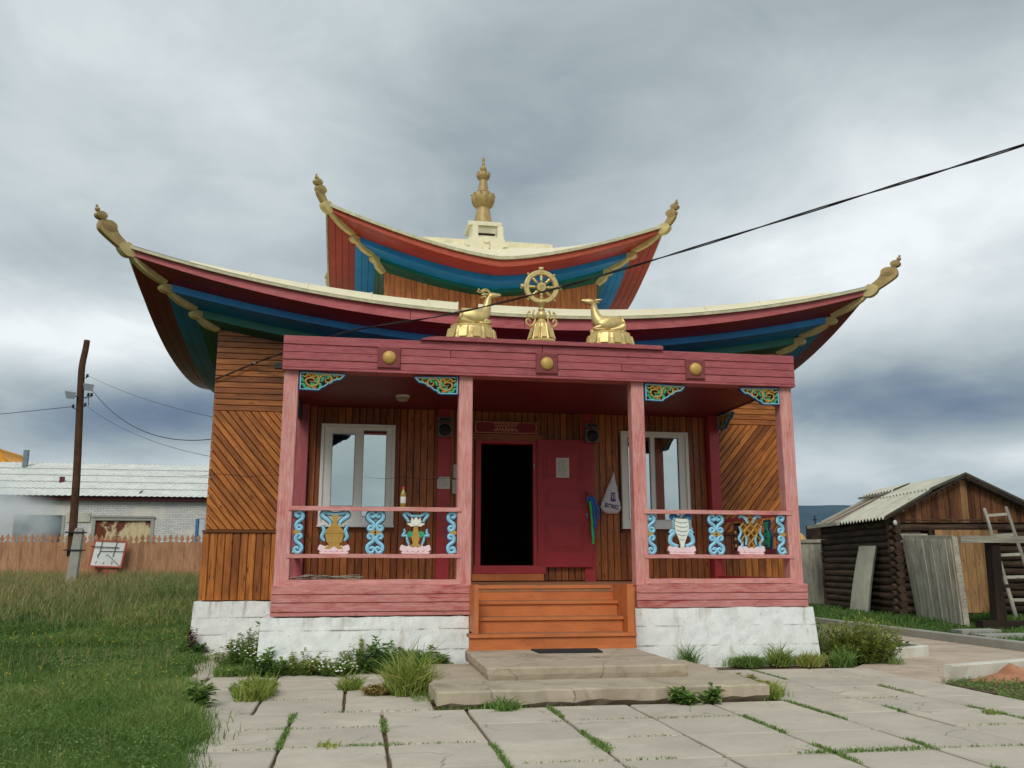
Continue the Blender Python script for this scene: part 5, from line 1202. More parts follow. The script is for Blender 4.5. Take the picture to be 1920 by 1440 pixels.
def wheel():
    cx, cy, cz = 3.265, .10, 5.035
    th = thing('dharma_wheel', (cx, cy, 4.247), 'golden eight spoked wheel on a bell shaped stand above the porch', 'wheel statue')
    b = MB()
    md = lambda i, t, r, z: 1.0 if (min((t*10/(2*PI)) % 1, 1-(t*10/(2*PI)) % 1) > .12 or z > .30 or z < .05) else .95
    b.lathe([(.20, 0), (.205, .02), (.19, .035), (.165, .06), (.135, .18), (.105, .27), (.06, .31), (.045, .34), (.05, .35)], (cx, cy, 4.247), 80, mod=md); b.build('bell_base', 'gold', th)
    c = MB()
    for k in range(10):
        t = 2*PI*(k+.5)/10
        c.obox((cx+.16*math.cos(t), cy+.16*math.sin(t), 4.247+.14), Vector((-math.sin(t), math.cos(t), 0))*.032, (math.cos(t)*.006, math.sin(t)*.006, 0), (-math.cos(t)*.022, -math.sin(t)*.022, .075))
    c.build('petal', 'gold', th)
    b = MB(); b.lathe([(.04, .33), (.055, .345), (.068, .375), (.07, .405), (.062, .435), (.04, .455), (.03, .46), (.045, .468), (.048, .478), (.034, .486), (.03, .50), (.046, .515), (.05, .53), (.075, .56), (.085, .575), (.03, .58)], (cx, cy, 4.247), 32); b.build('stem', 'gold', th, smooth=True)
    F = lambda a, z, t: (cx+a, cy-t, cz+z)
    rim = MB(); K = 56; ro, ri = .236, .170; vs = []
    for i in range(K):
        t = 2*PI*i/K; co, si = math.cos(t), math.sin(t)
        vs += [F(ro*co, ro*si, -.022), F(ro*co, ro*si, .018), F((ro-.012)*co, (ro-.012)*si, .026), F((ri+.008)*co, (ri+.008)*si, .026), F(ri*co, ri*si, .018), F(ri*co, ri*si, -.022)]
    rim.add(vs, [(i*6+e, i*6+(e+1) % 6, ((i+1) % K)*6+(e+1) % 6, ((i+1) % K)*6+e) for i in range(K) for e in range(6)]); rim.build('rim', 'gold', th)
    st = MB()
    for k in range(8):
        t = PI/4*k
        offs = (-.018, 0, .018) if k % 2 == 0 else (0,)
        for o in offs:
            px_, pz_ = .203*math.cos(t)-o*math.sin(t), .203*math.sin(t)+o*math.cos(t)
            st.ball((cx+px_, cy-.024, cz+pz_), .007, 6)
    st.build('rim_stud', 'cblack', th)
    for k in range(8):
        t = PI/4*k; co, si = math.cos(t), math.sin(t); s = MB()
        P = [(.045, .014), (.085, .015), (.10, .027), (.115, .015), (.145, .026), (.176, .016)]
        s.tube([F(r*co, r*si, 0) for r, _ in P], [w for _, w in P], 8); s.build('spoke', 'gold', th, smooth=True)
        o = MB(); R0 = .240
        if k % 2 == 0:
            o.ball(F((R0+.012)*co, (R0+.012)*si, 0), .032, 10); 
            for a in (-1, 0, 1): o.ball(F((R0+.03)*co-a*.024*si*1, (R0+.03)*si+a*.024*co, 0), .014, 6)
        else: o.ball(F((R0+.012)*co, (R0+.012)*si, 0), .017, 8)
        o.build('rim_knob', 'gold', th, smooth=True)
    h = MB(); K = 28
    h.prism([(.06*math.cos(2*PI*i/K), .06*math.sin(2*PI*i/K)) for i in range(K)], F, -.02, .03); h.prism([(.05*math.cos(2*PI*i/K), .05*math.sin(2*PI*i/K)) for i in range(K)], F, .03, .034)
    for a0 in (0, 2*PI/3, 4*PI/3):
        h.ribbon([((.036-.028*i/9)*math.cos(a0+i*.28), (.036-.028*i/9)*math.sin(a0+i*.28)) for i in range(10)], .012, F, .034, .042)
    h.build('hub', 'gold', th)
    for s in (-1, 1):
        r = MB(); F2 = lambda a, z, t: (cx+s*a, cy-t, 4.247+z)
        r.ribbon(smoothpts([(.10, .47), (.115, .41), (.085, .35), (.11, .27), (.16, .25), (.20, .28), (.20, .33), (.17, .34), (.155, .31)], 5), .026, F2, -.006, .008)
        r.ribbon(smoothpts([(.115, .355), (.15, .37), (.185, .37), (.19, .41), (.165, .45), (.155, .42)], 5), [.02]*26, F2, -.006, .006)
        r.build('side_scroll', 'gold', th)
wheel()

# ------------------------------------------------------------------ porch furniture and small things
def sign():
    t = thing('name_board', (3.2, YW-.1, 3.42), 'dark red signboard with gold border and «МААНИ» lettering above the doorway', 'signboard')
    b = MB(); b.box(2.70, 3.71, YW-.075, YW-.03, 3.425, 3.625); b.build('board', 'signred', t)
    f = MB(); x0, x1, z0, z1, yy = 2.72, 3.69, 3.44, 3.61, YW-.080
    c = .035; P = [(x0+c, z0), (x1-c, z0), (x1-c*.6, z0+c*.6), (x1, z0+c), (x1, z1-c), (x1-c*.6, z1-c*.6), (x1-c, z1), (x0+c, z1), (x0+c*.6, z1-c*.6), (x0, z1-c), (x0, z0+c), (x0+c*.6, z0+c*.6), (x0+c, z0)]
    f.ribbon(P, .008, lambda a, z, tt: (a, YW-.075-tt, z), 0, .004); 
    for ax, az in ((x0, z0), (x1, z0), (x0, z1), (x1, z1)): f.ball((ax, YW-.077, az), .012, 6)
    f.build('border', 'signgold', t)
    text('ИВОЛГИНСКИЙ ДАЦАН', .034, (3.2, YW-.0765, 3.586), 'signgold', t); text('БУДДИЙСКИЙ ХРАМ', .034, (3.2, YW-.0765, 3.549), 'signgold', t)
    text('«МААНИ»', .082, (3.2, YW-.0765, 3.487), 'signgold', t, bold=.0006)
    u = MB(); u.box(2.68, 3.80, YW-.06, YW-.028, 3.315, 3.42); u.build('lintel_board', 'woodin', temple)
sign()
def paper(x0, x1, z0, z1, y, label, lines=7, notch=False):
    t = thing('paper_notice', ((x0+x1)/2, y, z0), label, 'notice')
    P = [(x0, z0), (x1, z0), (x1, z1), (x0+.03, z1-.004), (x0+.012, z1-.03), (x0, z1-.05)] if notch else [(x0, z0), (x1, z0), (x1, z1), (x0, z1)]
    b = MB(); b.prism(P, lambda a, z, tt: (a, y-tt, z), 0, .002); b.build('sheet', 'paper', t)
    w = MB(); n = lines
    for i in range(n):
        zc = z1-.035-(z1-z0-.05)*i/n; L = (x1-x0)*(.5+.3*random.random()); w.box(x0+.02, x0+.02+L, y-.0026, y-.0021, zc, zc+.0035)
    w.build('print', 'ink', t)
paper(3.995, 4.205, 2.745, 3.055, YW-.1265, 'printed white sheet stuck to the open red door', 14)
paper(2.13, 2.325, 2.545, 2.73, YW-.102, 'torn white notice pinned to the red pilaster left of the doorway', 5, True)
paper(2.385, 2.56, 2.72, 2.93, YW-.026, 'upper white notice half hidden by the porch post left of the doorway', 6)
paper(2.37, 2.52, 2.48, 2.695, YW-.026, 'lower white notice half hidden by the porch post left of the doorway', 4)
def fixture(cx, z0, z1, y, label):
    t = thing('floodlight', (cx, y, z0), label, 'floodlight', 'square lights above the doorway pilasters')
    b = MB(); w = .11; b.box(cx-w, cx+w, y-.06, y, z0, z0+.21); b.box(cx-w, cx+w, y-.05, y-.0, z0+.235, z1); b.build('housing', 'hsteel', t)
    l = MB(); l.lathe([(.095, 0), (.09, .012), (.05, .022), (.001, .026)], (0, 0, 0), 20); l.v = [(cx+p_[0], y-.060-p_[2], z0+.105+p_[1]) for p_ in l.v]; l.build('lens', 'blackp', t, smooth=True)
    k = MB(); k.box(cx-.08, cx+.08, y-.055, y-.051, z0+.25, z1-.012); k.build('face_plate', 'blackp', t)
    a = MB(); a.box(cx-.03, cx+.03, y+.001, YW-.024 if y < YW-.15 else y+.02, z0+.1, z0+.14); a.build('bracket', 'blackp', t)
fixture(2.225, 3.34, 3.64, YW-.16, 'square silver light with round dark lens on the left doorway pilaster')
fixture(4.565, 3.30, 3.60, YW-.18, 'square silver light with round dark lens above the open red door')
cl = thing('ceiling_light', (1.525, 1.6, 3.79), 'small round milky lamp on the maroon porch ceiling', 'ceiling lamp')
b = MB(); b.lathe([(.10, 0), (.105, -.02), (.09, -.03)], (1.525, 1.6, 3.79), 20); b.build('mount', 'frame', cl)
b = MB(); b.lathe([(.088, -.03), (.085, -.06), (.05, -.085), (.001, -.09)], (1.525, 1.6, 3.79), 20); b.build('cover', 'lampglass', cl, smooth=True)
def bottle():
    t = thing('bottle', (1.497, .02, 2.098), 'plastic bottle of yellow oil with a red cap on the left railing', 'bottle')
    b = MB(); b.lathe([(.030, 0), (.034, .006), (.034, .145), (.031, .165), (.024, .185), (.015, .200), (.013, .225)], (1.497, .02, 2.098), 18); b.build('body', 'bottle', t, smooth=True)
    l = MB(); l.lathe([(.0345, .045), (.0348, .046), (.0348, .125), (.0345, .126)], (1.497, .02, 2.098), 18); l.build('label', 'paper', t, smooth=True)
    c = MB(); c.lathe([(.015, .222), (.015, .246), (.013, .25)], (1.497, .02, 2.098), 12); c.build('cap', 'redcap', t)
bottle()
def bag():
    t = thing('plastic_bag', (4.88, YW-.04, 2.2), 'white plastic bag with purple print hanging beside the right window', 'bag')
    y = YW-.09; b = MB(); rows = [(2.83, .008, 4.945), (2.76, .028, 4.932), (2.68, .052, 4.922), (2.60, .078, 4.908), (2.52, .102, 4.898), (2.44, .125, 4.890), (2.36, .148, 4.880), (2.29, .162, 4.872), (2.23, .140, 4.880), (2.19, .09, 4.89)]
    N = 20
    for z, r, cx in rows:
        for k in range(N):
            a = 2*PI*k/N; rr = r*(1+.10*math.sin(5*a+z*23)+.06*math.sin(9*a+z*31)+.04*math.sin(3*a-z*40)); b.v.append((cx+rr*math.cos(a), y-.35*rr*math.sin(a)*-1-0.0, z))
    for i in range(len(rows)-1):
        for k in range(N): b.f.append((i*N+k, i*N+(k+1) % N, (i+1)*N+(k+1) % N, (i+1)*N+k)); b.mi.append(0)
    b.f += [tuple(range(N)), tuple((len(rows)-1)*N+k for k in range(N))]; b.mi += [0, 0]
    b.build('bag_film', 'bag', t, smooth=True)
    q = MB(); q.prism([(4.868, 2.38), (4.945, 2.38), (4.935, 2.52), (4.882, 2.52)], lambda a, z, tt: (a, y-.062-tt, z), 0, .002); q.build('print_mark', 'purple', t)
    text('БЭКС', .082, (4.876, y-.068, 2.300), 'navy', t, rot=(PI/2, .18, 0), ext=.001, bold=.003)
    text('В', .10, (4.912, y-.0655, 2.45), 'paper', t, ext=.001)
    h = MB(); h.tube([(4.93, y, 2.82), (4.93, YW-.03, 2.87)], .006, 5); h.build('handle_loop', 'bag', t)
bag()
def scarves():
    t = thing('ceremonial_scarves', (4.49, YW-.17, 2.40), 'blue and green silk scarves knotted on the red door handle', 'scarf')
    y = YW-.175
    def strip(P, w, mat, d):
        b = MB(); b.ribbon(smoothpts(P, 5), w, lambda a, z, tt: (a, y-d-tt+.012*math.sin(z*30), z), -.004, .010); b.build('scarf', mat, t, smooth=True)
    strip([(4.48, 2.40), (4.53, 2.43), (4.59, 2.41), (4.62, 2.33), (4.655, 2.20), (4.64, 2.10)], .045, 'scarfblue', 0)
    strip([(4.49, 2.42), (4.54, 2.40), (4.57, 2.30), (4.59, 2.10), (4.60, 1.98)], .042, 'scarfblue', .012)
    strip([(4.50, 2.40), (4.55, 2.34), (4.565, 2.1), (4.575, 1.80)], .05, 'scarfblue', -.008)
    strip([(4.515, 2.38), (4.535, 2.2), (4.545, 2.0), (4.562, 1.72)], .036, 'scarfgreen', .022)
    k = MB(); k.ball((4.49, y, 2.41), .028, 8); k.build('knot', 'scarfblue', t, smooth=True)
scarves()
rl = thing('red_signal_light', (1.62, YW-.04, 3.50), 'tiny red beads hanging high on the wall inside the porch', 'ornament')
b = MB()
for dx, dz in ((0, 0), (-.025, -.01), (.025, .012), (.012, -.02)): b.ball((1.62+dx, YW-.04, 3.50+dz), .007, 6)
b.build('bead', 'redcap', rl)
sc = thing('twine_heap', (.45, .25, 1.152), 'tangled grey twine lying on the porch floor behind the left railing', 'twine')
b = MB()
for k in range(5):
    P = [(.25+.11*i+random.uniform(-.03, .03), .12+random.uniform(-.03, .06), 1.235+random.uniform(0, .05)) for i in range(8)]; b.tube(smoothpts(P, 3), .005, 5)
b.tube([(.3, .12, 1.16), (.32, .12, 1.25)], .006, 5); b.build('twine', 'greyb', sc)
wl = thing('wall_lamp', (-.03, .04, 3.81), 'short black lamp housing sticking out of the left end of the porch beam', 'lamp')
b = MB(); b.box(-.12, -.026, .0, .09, 3.785, 3.85); b.build('housing', 'blackp', wl)

# ------------------------------------------------------------------ cables
def cable(name, pts, r, label, twist=False):
    b = MB(); P = smoothpts(pts, 14)
    if twist:
        for ph in (0, PI):
            Q = []
            for i, p_ in enumerate(P): a = i*.42+ph; Q.append((p_[0]+r*.8*math.cos(a)*.6, p_[1]+r*.8*math.cos(a)*.6, p_[2]+r*.8*math.sin(a)))
            b.tube(Q, r*.75, 6)
    else: b.tube(P, r, 5)
    return tag(b.build(name, 'wire', origin=pts[0], smooth=True), label, 'cable')
cable('power_cable', [(-1.30, 2.66, 4.13), (-1.0, 2.63, 4.26), (-.68, 2.60, 4.41), (-.219, 2.139, 4.48), (.744, 1.176, 4.60), (1.974, -.054, 4.545), (3.024, -1.104, 4.579), (4.128, -2.208, 4.688), (5.568, -3.648, 4.87), (6.592, -4.672, 5.0), (8.2, -6.28, 5.25)], .010, 'thick twisted black cable crossing in front of the golden deer and wheel', True)
iso = thing('cable_clamp', (-.68, 2.60, 4.41), 'small grey clamp on the black cable left of the porch beam', 'clamp'); b = MB(); b.ball((-.68, 2.60, 4.41), .022, 8, sx=1.8); b.build('clamp_body', 'steel', iso, smooth=True)

# ------------------------------------------------------------------ utility pole on the left
def pole():
    t = thing('utility_pole', (-7.1, 16.5, .75), 'leaning brown timber utility pole lashed to a short concrete stub', 'utility pole')
    b = MB(); P = [(-7.17, 16.5, 1.62), (-7.19, 16.5, 2.6), (-7.23, 16.5, 4.0), (-7.30, 16.5, 5.4), (-7.36, 16.5, 6.6), (-7.38, 16.5, 7.2), (-7.33, 16.5, 7.7), (-7.31, 16.5, 8.0)]
    P = [(x, y, z) for x, y, z in P]; b.tube(smoothpts(P, 3), [.115, .115, .115]+[.113-.0015*i for i in range(19)], 12); o = b.build('pole', 'polew', t, smooth=True)
    s = MB(); s.add([(x, y, z) for z, d, xo in ((.5, .14, -7.08), (2.36, .11, -6.98), (2.42, .07, -6.98)) for x, y in ((xo-d, 16.3), (xo+d, 16.3), (xo+d, 16.52), (xo-d, 16.52))],
                    [(k*4+e, k*4+(e+1) % 4, (k+1)*4+(e+1) % 4, (k+1)*4+e) for k in range(2) for e in range(4)]+[(8, 9, 10, 11)]); s.build('concrete_stub', 'kerb', t)
    for z in (1.78, 2.28):
        w = MB(); w.box(-7.32, -6.83, 16.27, 16.64, z, z+.035); w.build('lashing', 'blackp', t)
    for k, (x, z, sx) in enumerate(((-7.20, 6.85, 1), (-7.12, 6.28, 1), (-7.03, 6.28, 1), (-7.18, 5.98, 1), (-7.47, 5.92, -1))):
        i_ = MB(); i_.lathe([(.03, 0), (.045, .03), (.03, .05), (.04, .075), (.02, .10)], (x+.02*sx, 16.42, z), 10); i_.tube([(x+.02*sx, 16.42, z), (x-.1*sx, 16.45, z-.05), (-7.36, 16.48, z-.03)], .012, 5); i_.build('insulator', 'blackp', t, smooth=True)
    w = MB(); w.tube([(-7.08, 16.4, 6.3), (-7.06, 16.4, 6.0)], .01, 5); w.build('jumper_wire', 'wire', t)
    # two floodlights
    for x, z, sx in ((-7.55, 6.27, -1), (-7.07, 6.52, 1)):
        f = MB(); f.add([(x-.16, 16.25, z+.12), (x+.16, 16.25, z+.08), (x+.12, 16.25, z-.12), (x-.10, 16.25, z-.10), (x-.08, 16.45, z+.06), (x+.08, 16.45, z+.05), (x+.07, 16.45, z-.06), (x-.06, 16.45, z-.05)],
                        [(0, 1, 2, 3), (7, 6, 5, 4), (0, 4, 5, 1), (1, 5, 6, 2), (2, 6, 7, 3), (3, 7, 4, 0)]); f.tube([(x, 16.4, z), (x-.2*sx, 16.45, z)], .02, 5); f.build('floodlight', 'dgrey', t)
pole()
def thin(a, c, sag, r, label):
    P = [(a[0]+(c[0]-a[0])*t, a[1]+(c[1]-a[1])*t, a[2]+(c[2]-a[2])*t-sag*4*t*(1-t)) for t in [i/6 for i in range(7)]]
    return cable('overhead_wire', P, r, label)
thin((-7.16, 16.4, 6.9), (-1.2, 6.0, 4.0), .15, .0045, 'uppermost thin wire from the pole to the temple')
thin((-7.0, 16.4, 6.45), (-1.2, 5.6, 3.75), .62, .009, 'thicker sagging wire from the pole to the temple')
thin((-7.15, 16.4, 6.0), (-1.2, 5.2, 3.2), .25, .0045, 'lowest thin wire from the pole to the temple')
thin((-7.5, 16.4, 5.95), (-28, 16.0, 5.4), .7, .009, 'wire leaving the pole towards the left')

# ------------------------------------------------------------------ picket fence and brick building
def picket_fence():
    t = thing('picket_fence', (-7, 19, .7), 'long salmon brown picket fence with carved tops across the grass', 'fence')
    poly = [(-.95, -.0845), (.53, -.0845), (.55, -.028), (.585, -.03), (.64, -.072), (.78, 0), (.64, .072), (.585, .03), (.55, .028), (.53, .0845), (-.95, .0845)]
    b = MB(); b.prism(poly, XZ, 0, .025); me = b.mesh('picket', 'picket')
    n = 0; x = -16.5
    while x < .8:
        z = 1.55+random.uniform(-.03, .03)+.004*math.sin(x)
        o = link('picket', me, t, (x, 19+random.uniform(-.01, .01), z), (0, -PI/2+random.uniform(-.012, .012), 0)); x += .172; n += 1
    for z in (1.0, 1.9):
        r = MB(); r.box(-16.6, .9, 19.03, 19.07, z, z+.08); r.build('rail', 'picket', t)
    for k in range(7):
        p_ = MB(); p_.box(-16+2.7*k, -15.9+2.7*k, 19.08, 19.18, .3, 2.1); p_.build('post', 'picket', t)
picket_fence()
def notice_board():
    t = thing('notice_board', (-6.9, 18.5, .75), 'tilted white board with red frame and pipes fixed before the picket fence', 'board')
    rot = math.radians(-2.5); cx, cz = -6.74, 1.72
    def F(a, z, tt):
        a2 = a*.98+z*.13; return (cx+a2*math.cos(rot)-z*math.sin(rot)*0, 18.7-tt, cz+z*.92+a2*math.sin(rot))
    b = MB(); b.prism([(-.46, -.40), (.46, -.40), (.46, .40), (-.46, .40)], F, 0, .03); b.build('board', 'board', t)
    f = MB()
    for a, c, d, e in ((-.50, .50, .40, .45), (-.50, .50, -.45, -.40), (-.50, -.45, -.40, .40), (.45, .50, -.40, .40)): f.prism([(a, d), (c, d), (c, e), (a, e)], F, .0, .05)
    f.build('frame', 'redfr', t)
    pp = MB()
    for P, r in (([(-.24, .44), (-.25, -.02)], .018), ([(.20, .44), (.17, -.10)], .02), ([(-.24, .08), (.48, .10)], .018), ([(.0, -.02), (.44, -.40)], .016), ([(0, -.02), (-.05, -.07)], .012), ([(-.26, .0), (-.29, -.08), (-.27, -.14)], .022), ([(-.29, -.25), (-.30, -.33)], .014), ([(-.06, -.27), (-.08, -.34)], .014), ([(.18, -.24), (.17, -.34)], .014)): pp.tube([F(a, z, .05) for a, z in P], r*.55, 6)
    pp.build('pipe', 'pipe', t)
    rp = MB(); rp.tube([F(-.56, .22, .07), F(.30, .22, .07)], .013, 6); rp.build('red_rod', 'maroonp', t)
    tx = MB(); tx.prism([(-.05, -.75), (.36, -.75), (.36, -.52), (-.05, -.52)], F, 0, .02); tx.build('small_plate', 'redfr', t)
    for x_ in (-7.1, -6.5):
        l = MB(); l.box(x_, x_+.06, 18.74, 18.80, .5, 1.35); l.build('leg', 'redfr', t)
notice_board()
def brick_building():
    t = thing('brick_building', (-11, 35, 1.0), 'long low whitewashed brick building with a pale corrugated roof', 'building')
    X0, X1 = -30, 6; Y = 35
    w = MB(); cuts = [(-15.4, -13.2, 0, 3.72), (-11.75, -9.1, 0, 3.62), (-7.0, -5.6, 0, 3.6)]
    xs = X0
    for a, c, _, zt in cuts:
        w.box(xs, a, Y, Y+.4, .4, 4.6); w.box(a, c, Y, Y+.4, zt, 4.6); xs = c
    w.box(xs, X1, Y, Y+.4, .4, 4.6); w.box(X0, X0+.4, Y+.4, Y+11, .4, 4.6); w.box(X1-.4, X1, Y+.4, Y+11, .4, 4.6); w.box(X0, X1, Y+11, Y+11.4, .4, 4.6)
    w.build('wall', 'brick', t)
    e = MB(); e.box(X0-.3, X1+.3, Y-.3, Y+.1, 4.44, 4.60); e.build('eave_board', 'maroonp', t)
    # corrugated sheets, row by row
    rows = 5; nseg = 4
    for r in range(rows):
        t0, t1 = r/rows, (r+1)/rows; b = MB(); nx = 560; L = X1-X0+.8
        for k, tt in enumerate((t0, t1)):
            y = Y-.45+5.5*tt; z = 4.62+2.15*tt+(.012 if k == 0 else .0)
            for i in range(nx+1): b.v.append((X0-.4+L*i/nx, y-(.04 if k == 0 else 0), z+.018*math.cos(i*PI*.5)))
        for i in range(nx): b.f.append((i, i+1, nx+2+i, nx+1+i)); b.mi.append(0)
        b.build('roof_sheet_row', 'slate2', t)
    b = MB(); b.add([(X0-.4, Y+5.05, 6.77), (X1+.4, Y+5.05, 6.77), (X1+.4, Y+11.8, 4.5), (X0-.4, Y+11.8, 4.5)], [(0, 1, 2, 3)]); b.build('rear_roof', 'slate2', t)
    g = MB()
    for i in range(8):
        a = -11.72+.325*i; g.box(a+.004, a+.321, Y+.05, Y+.1, 1.0, 3.45)
    g.build('rusty_gate', 'rust', t)
    f = MB(); f.box(-11.85, -11.70, Y-.06, Y+.05, 1, 3.60); f.box(-9.15, -9.0, Y-.06, Y+.05, 1, 3.60); f.box(-11.69, -9.16, Y-.06, Y+.04, 3.48, 3.60); f.box(-11.9, -8.95, Y-.1, Y-.061, 3.62, 3.7); f.build('gate_frame', 'kerb', t)
    o = MB(); o.box(-15.4, -13.2, Y+.2, Y+.25, 1, 3.72); o.build('dark_doorway', 'teal', t)
    o = MB(); o.box(-15.0, -13.35, Y+.1, Y+.16, 1, 2.9); o.build('brown_boarding', 'brownd', t)
    o = MB(); o.box(-13.22, -13.1, Y-.05, Y+.1, 1, 3.72); o.build('door_jamb', 'kerb', t)
    o = MB(); o.box(-13.0, -11.95+.0, Y-.06, Y-.005, 3.40, 3.85); o.v = [(p_[0]-.0, p_[1], p_[2]) for p_ in o.v]; o.build('grey_panel', 'slate', t)
    o = MB(); o.box(-7.05, -6.93, Y-.06, Y+.1, 1, 3.6); o.build('blue_jamb', 'bluef', t)
    for i in range(5):
        o = MB(); o.box(-6.9+.25*i, -6.66+.25*i, Y+.02, Y+.06, 1, 3.58); o.build('pale_board', 'bluegrey', t)
    c = MB(); c.box(-16.72, -16.5, Y+4.0, Y+4.25, 5.9, 7.32); c.build('flue', 'dgrey', t)
    c = MB(); c.box(-14.05, -13.85, Y+1.6, Y+1.8, 5.2, 5.72); c.build('vent_pipe', 'maroonp', t)
brick_building()
def bird():
    t = thing('crow', (-9.75, 35.1, 4.86), 'small dark crow perched on the eave of the pale corrugated roof', 'bird')
    b = MB(); b.tube([(-9.84, 35.0, 4.80), (-9.78, 35.0, 4.84), (-9.71, 35.0, 4.89), (-9.66, 35.0, 4.94), (-9.62, 35.0, 4.95)], [.01, .03, .04, .028, .006], 8)
    b.tube([(-9.72, 35.0, 4.87), (-9.72, 35.0, 4.77)], .008, 4); b.build('body', 'blackp', t, smooth=True)
bird()
def yellow_roof():
    t = thing('temple_hall', (-35, 80, 1), 'far hall with a golden yellow upswept roof behind the brick building', 'building')
    b = MB(); n = 12
    b.box(-44, -33.2, 80, 88, 0, 10.4); b.build('wall', 'redfr', t)
    # lower and upper sweeping roof
    r = MB()
    P = smoothpts([(-30.2, 10.3), (-31.2, 10.55), (-32.2, 11.0), (-32.8, 11.6), (-33.0, 12.1), (-33.6, 12.1), (-34.3, 11.95)], 4); P2 = [(x, z) for x, z in P]
    vs = []
    for x, z in P2: vs += [(x, 79, z), (x-.5, 86, z+.2)]
    r.add(vs, [(i*2, i*2+2, i*2+3, i*2+1) for i in range(len(P2)-1)])
    Q = [(-45, 12)]+list(reversed(P2)); r.add([(x, 79.2, z) for x, z in P2]+[(-45, 79.2, 12.0), (-45, 79.2, 11.2), (-33, 79.2, 10.55), (-31.5, 79.2, 10.3)], [tuple(range(len(P2)+4))]); r.build('roof', 'roofyel', t)
    e = MB(); e.prism([(-44, 10.0), (-31.6, 10.0), (-32.4, 10.7), (-44, 10.9)], lambda a, z, tt: (a, 79.1-tt, z), 0, .05); e.build('eave', 'redfr', t)
yellow_roof()
def smoke():
    m_ = bpy.data.materials.new('drifting_white_smoke'); m_.use_nodes = True; nt = m_.node_tree; nt.nodes.clear(); L = nt.links
    out = nt.nodes.new('ShaderNodeOutputMaterial'); pv = nt.nodes.new('ShaderNodeVolumePrincipled'); pv.inputs['Color'].default_value = (.95, .96, .97, 1); pv.inputs['Anisotropy'].default_value = .1
    tc = nt.nodes.new('ShaderNodeTexCoord'); nz = nt.nodes.new('ShaderNodeTexNoise'); nz.inputs['Scale'].default_value = .75; nz.inputs['Detail'].default_value = 3; nz.inputs['Distortion'].default_value = .5
    L.new(tc.outputs['Object'], nz.inputs['Vector'])
    sp = nt.nodes.new('ShaderNodeVectorMath'); sp.operation = 'MULTIPLY'; sp.inputs[1].default_value = (1/2.7, 1/2.2, 1/1.9); L.new(tc.outputs['Object'], sp.inputs[0])
    ln = nt.nodes.new('ShaderNodeVectorMath'); ln.operation = 'LENGTH'; L.new(sp.outputs[0], ln.inputs[0])
    a = nt.nodes.new('ShaderNodeMapRange'); a.inputs[1].default_value = 1.0; a.inputs[2].default_value = .3; L.new(ln.outputs['Value'], a.inputs[0])
    c = nt.nodes.new('ShaderNodeMapRange'); c.inputs[1].default_value = .42; c.inputs[2].default_value = .68; L.new(nz.outputs['Fac'], c.inputs[0])
    mm = nt.nodes.new('ShaderNodeMath'); mm.operation = 'MULTIPLY'; L.new(a.outputs[0], mm.inputs[0]); L.new(c.outputs[0], mm.inputs[1])
    m2 = nt.nodes.new('ShaderNodeMath'); m2.operation = 'MULTIPLY'; L.new(mm.outputs[0], m2.inputs[0]); m2.inputs[1].default_value = 2.2; L.new(m2.outputs[0], pv.inputs['Density']); L.new(pv.outputs[0], out.inputs['Volume'])
    MT['smoke'] = m_
    b = MB(); b.ball((0, 0, 0), 1.0, 20); b.v = [(x*2.7, y*2.2, z*1.9) for x, y, z in b.v]
    me = b.mesh('smoke', 'smoke', True); o = link('smoke', me, None, (-12.2, 23.6, 2.7)); tag(o, kind='stuff')
smoke()

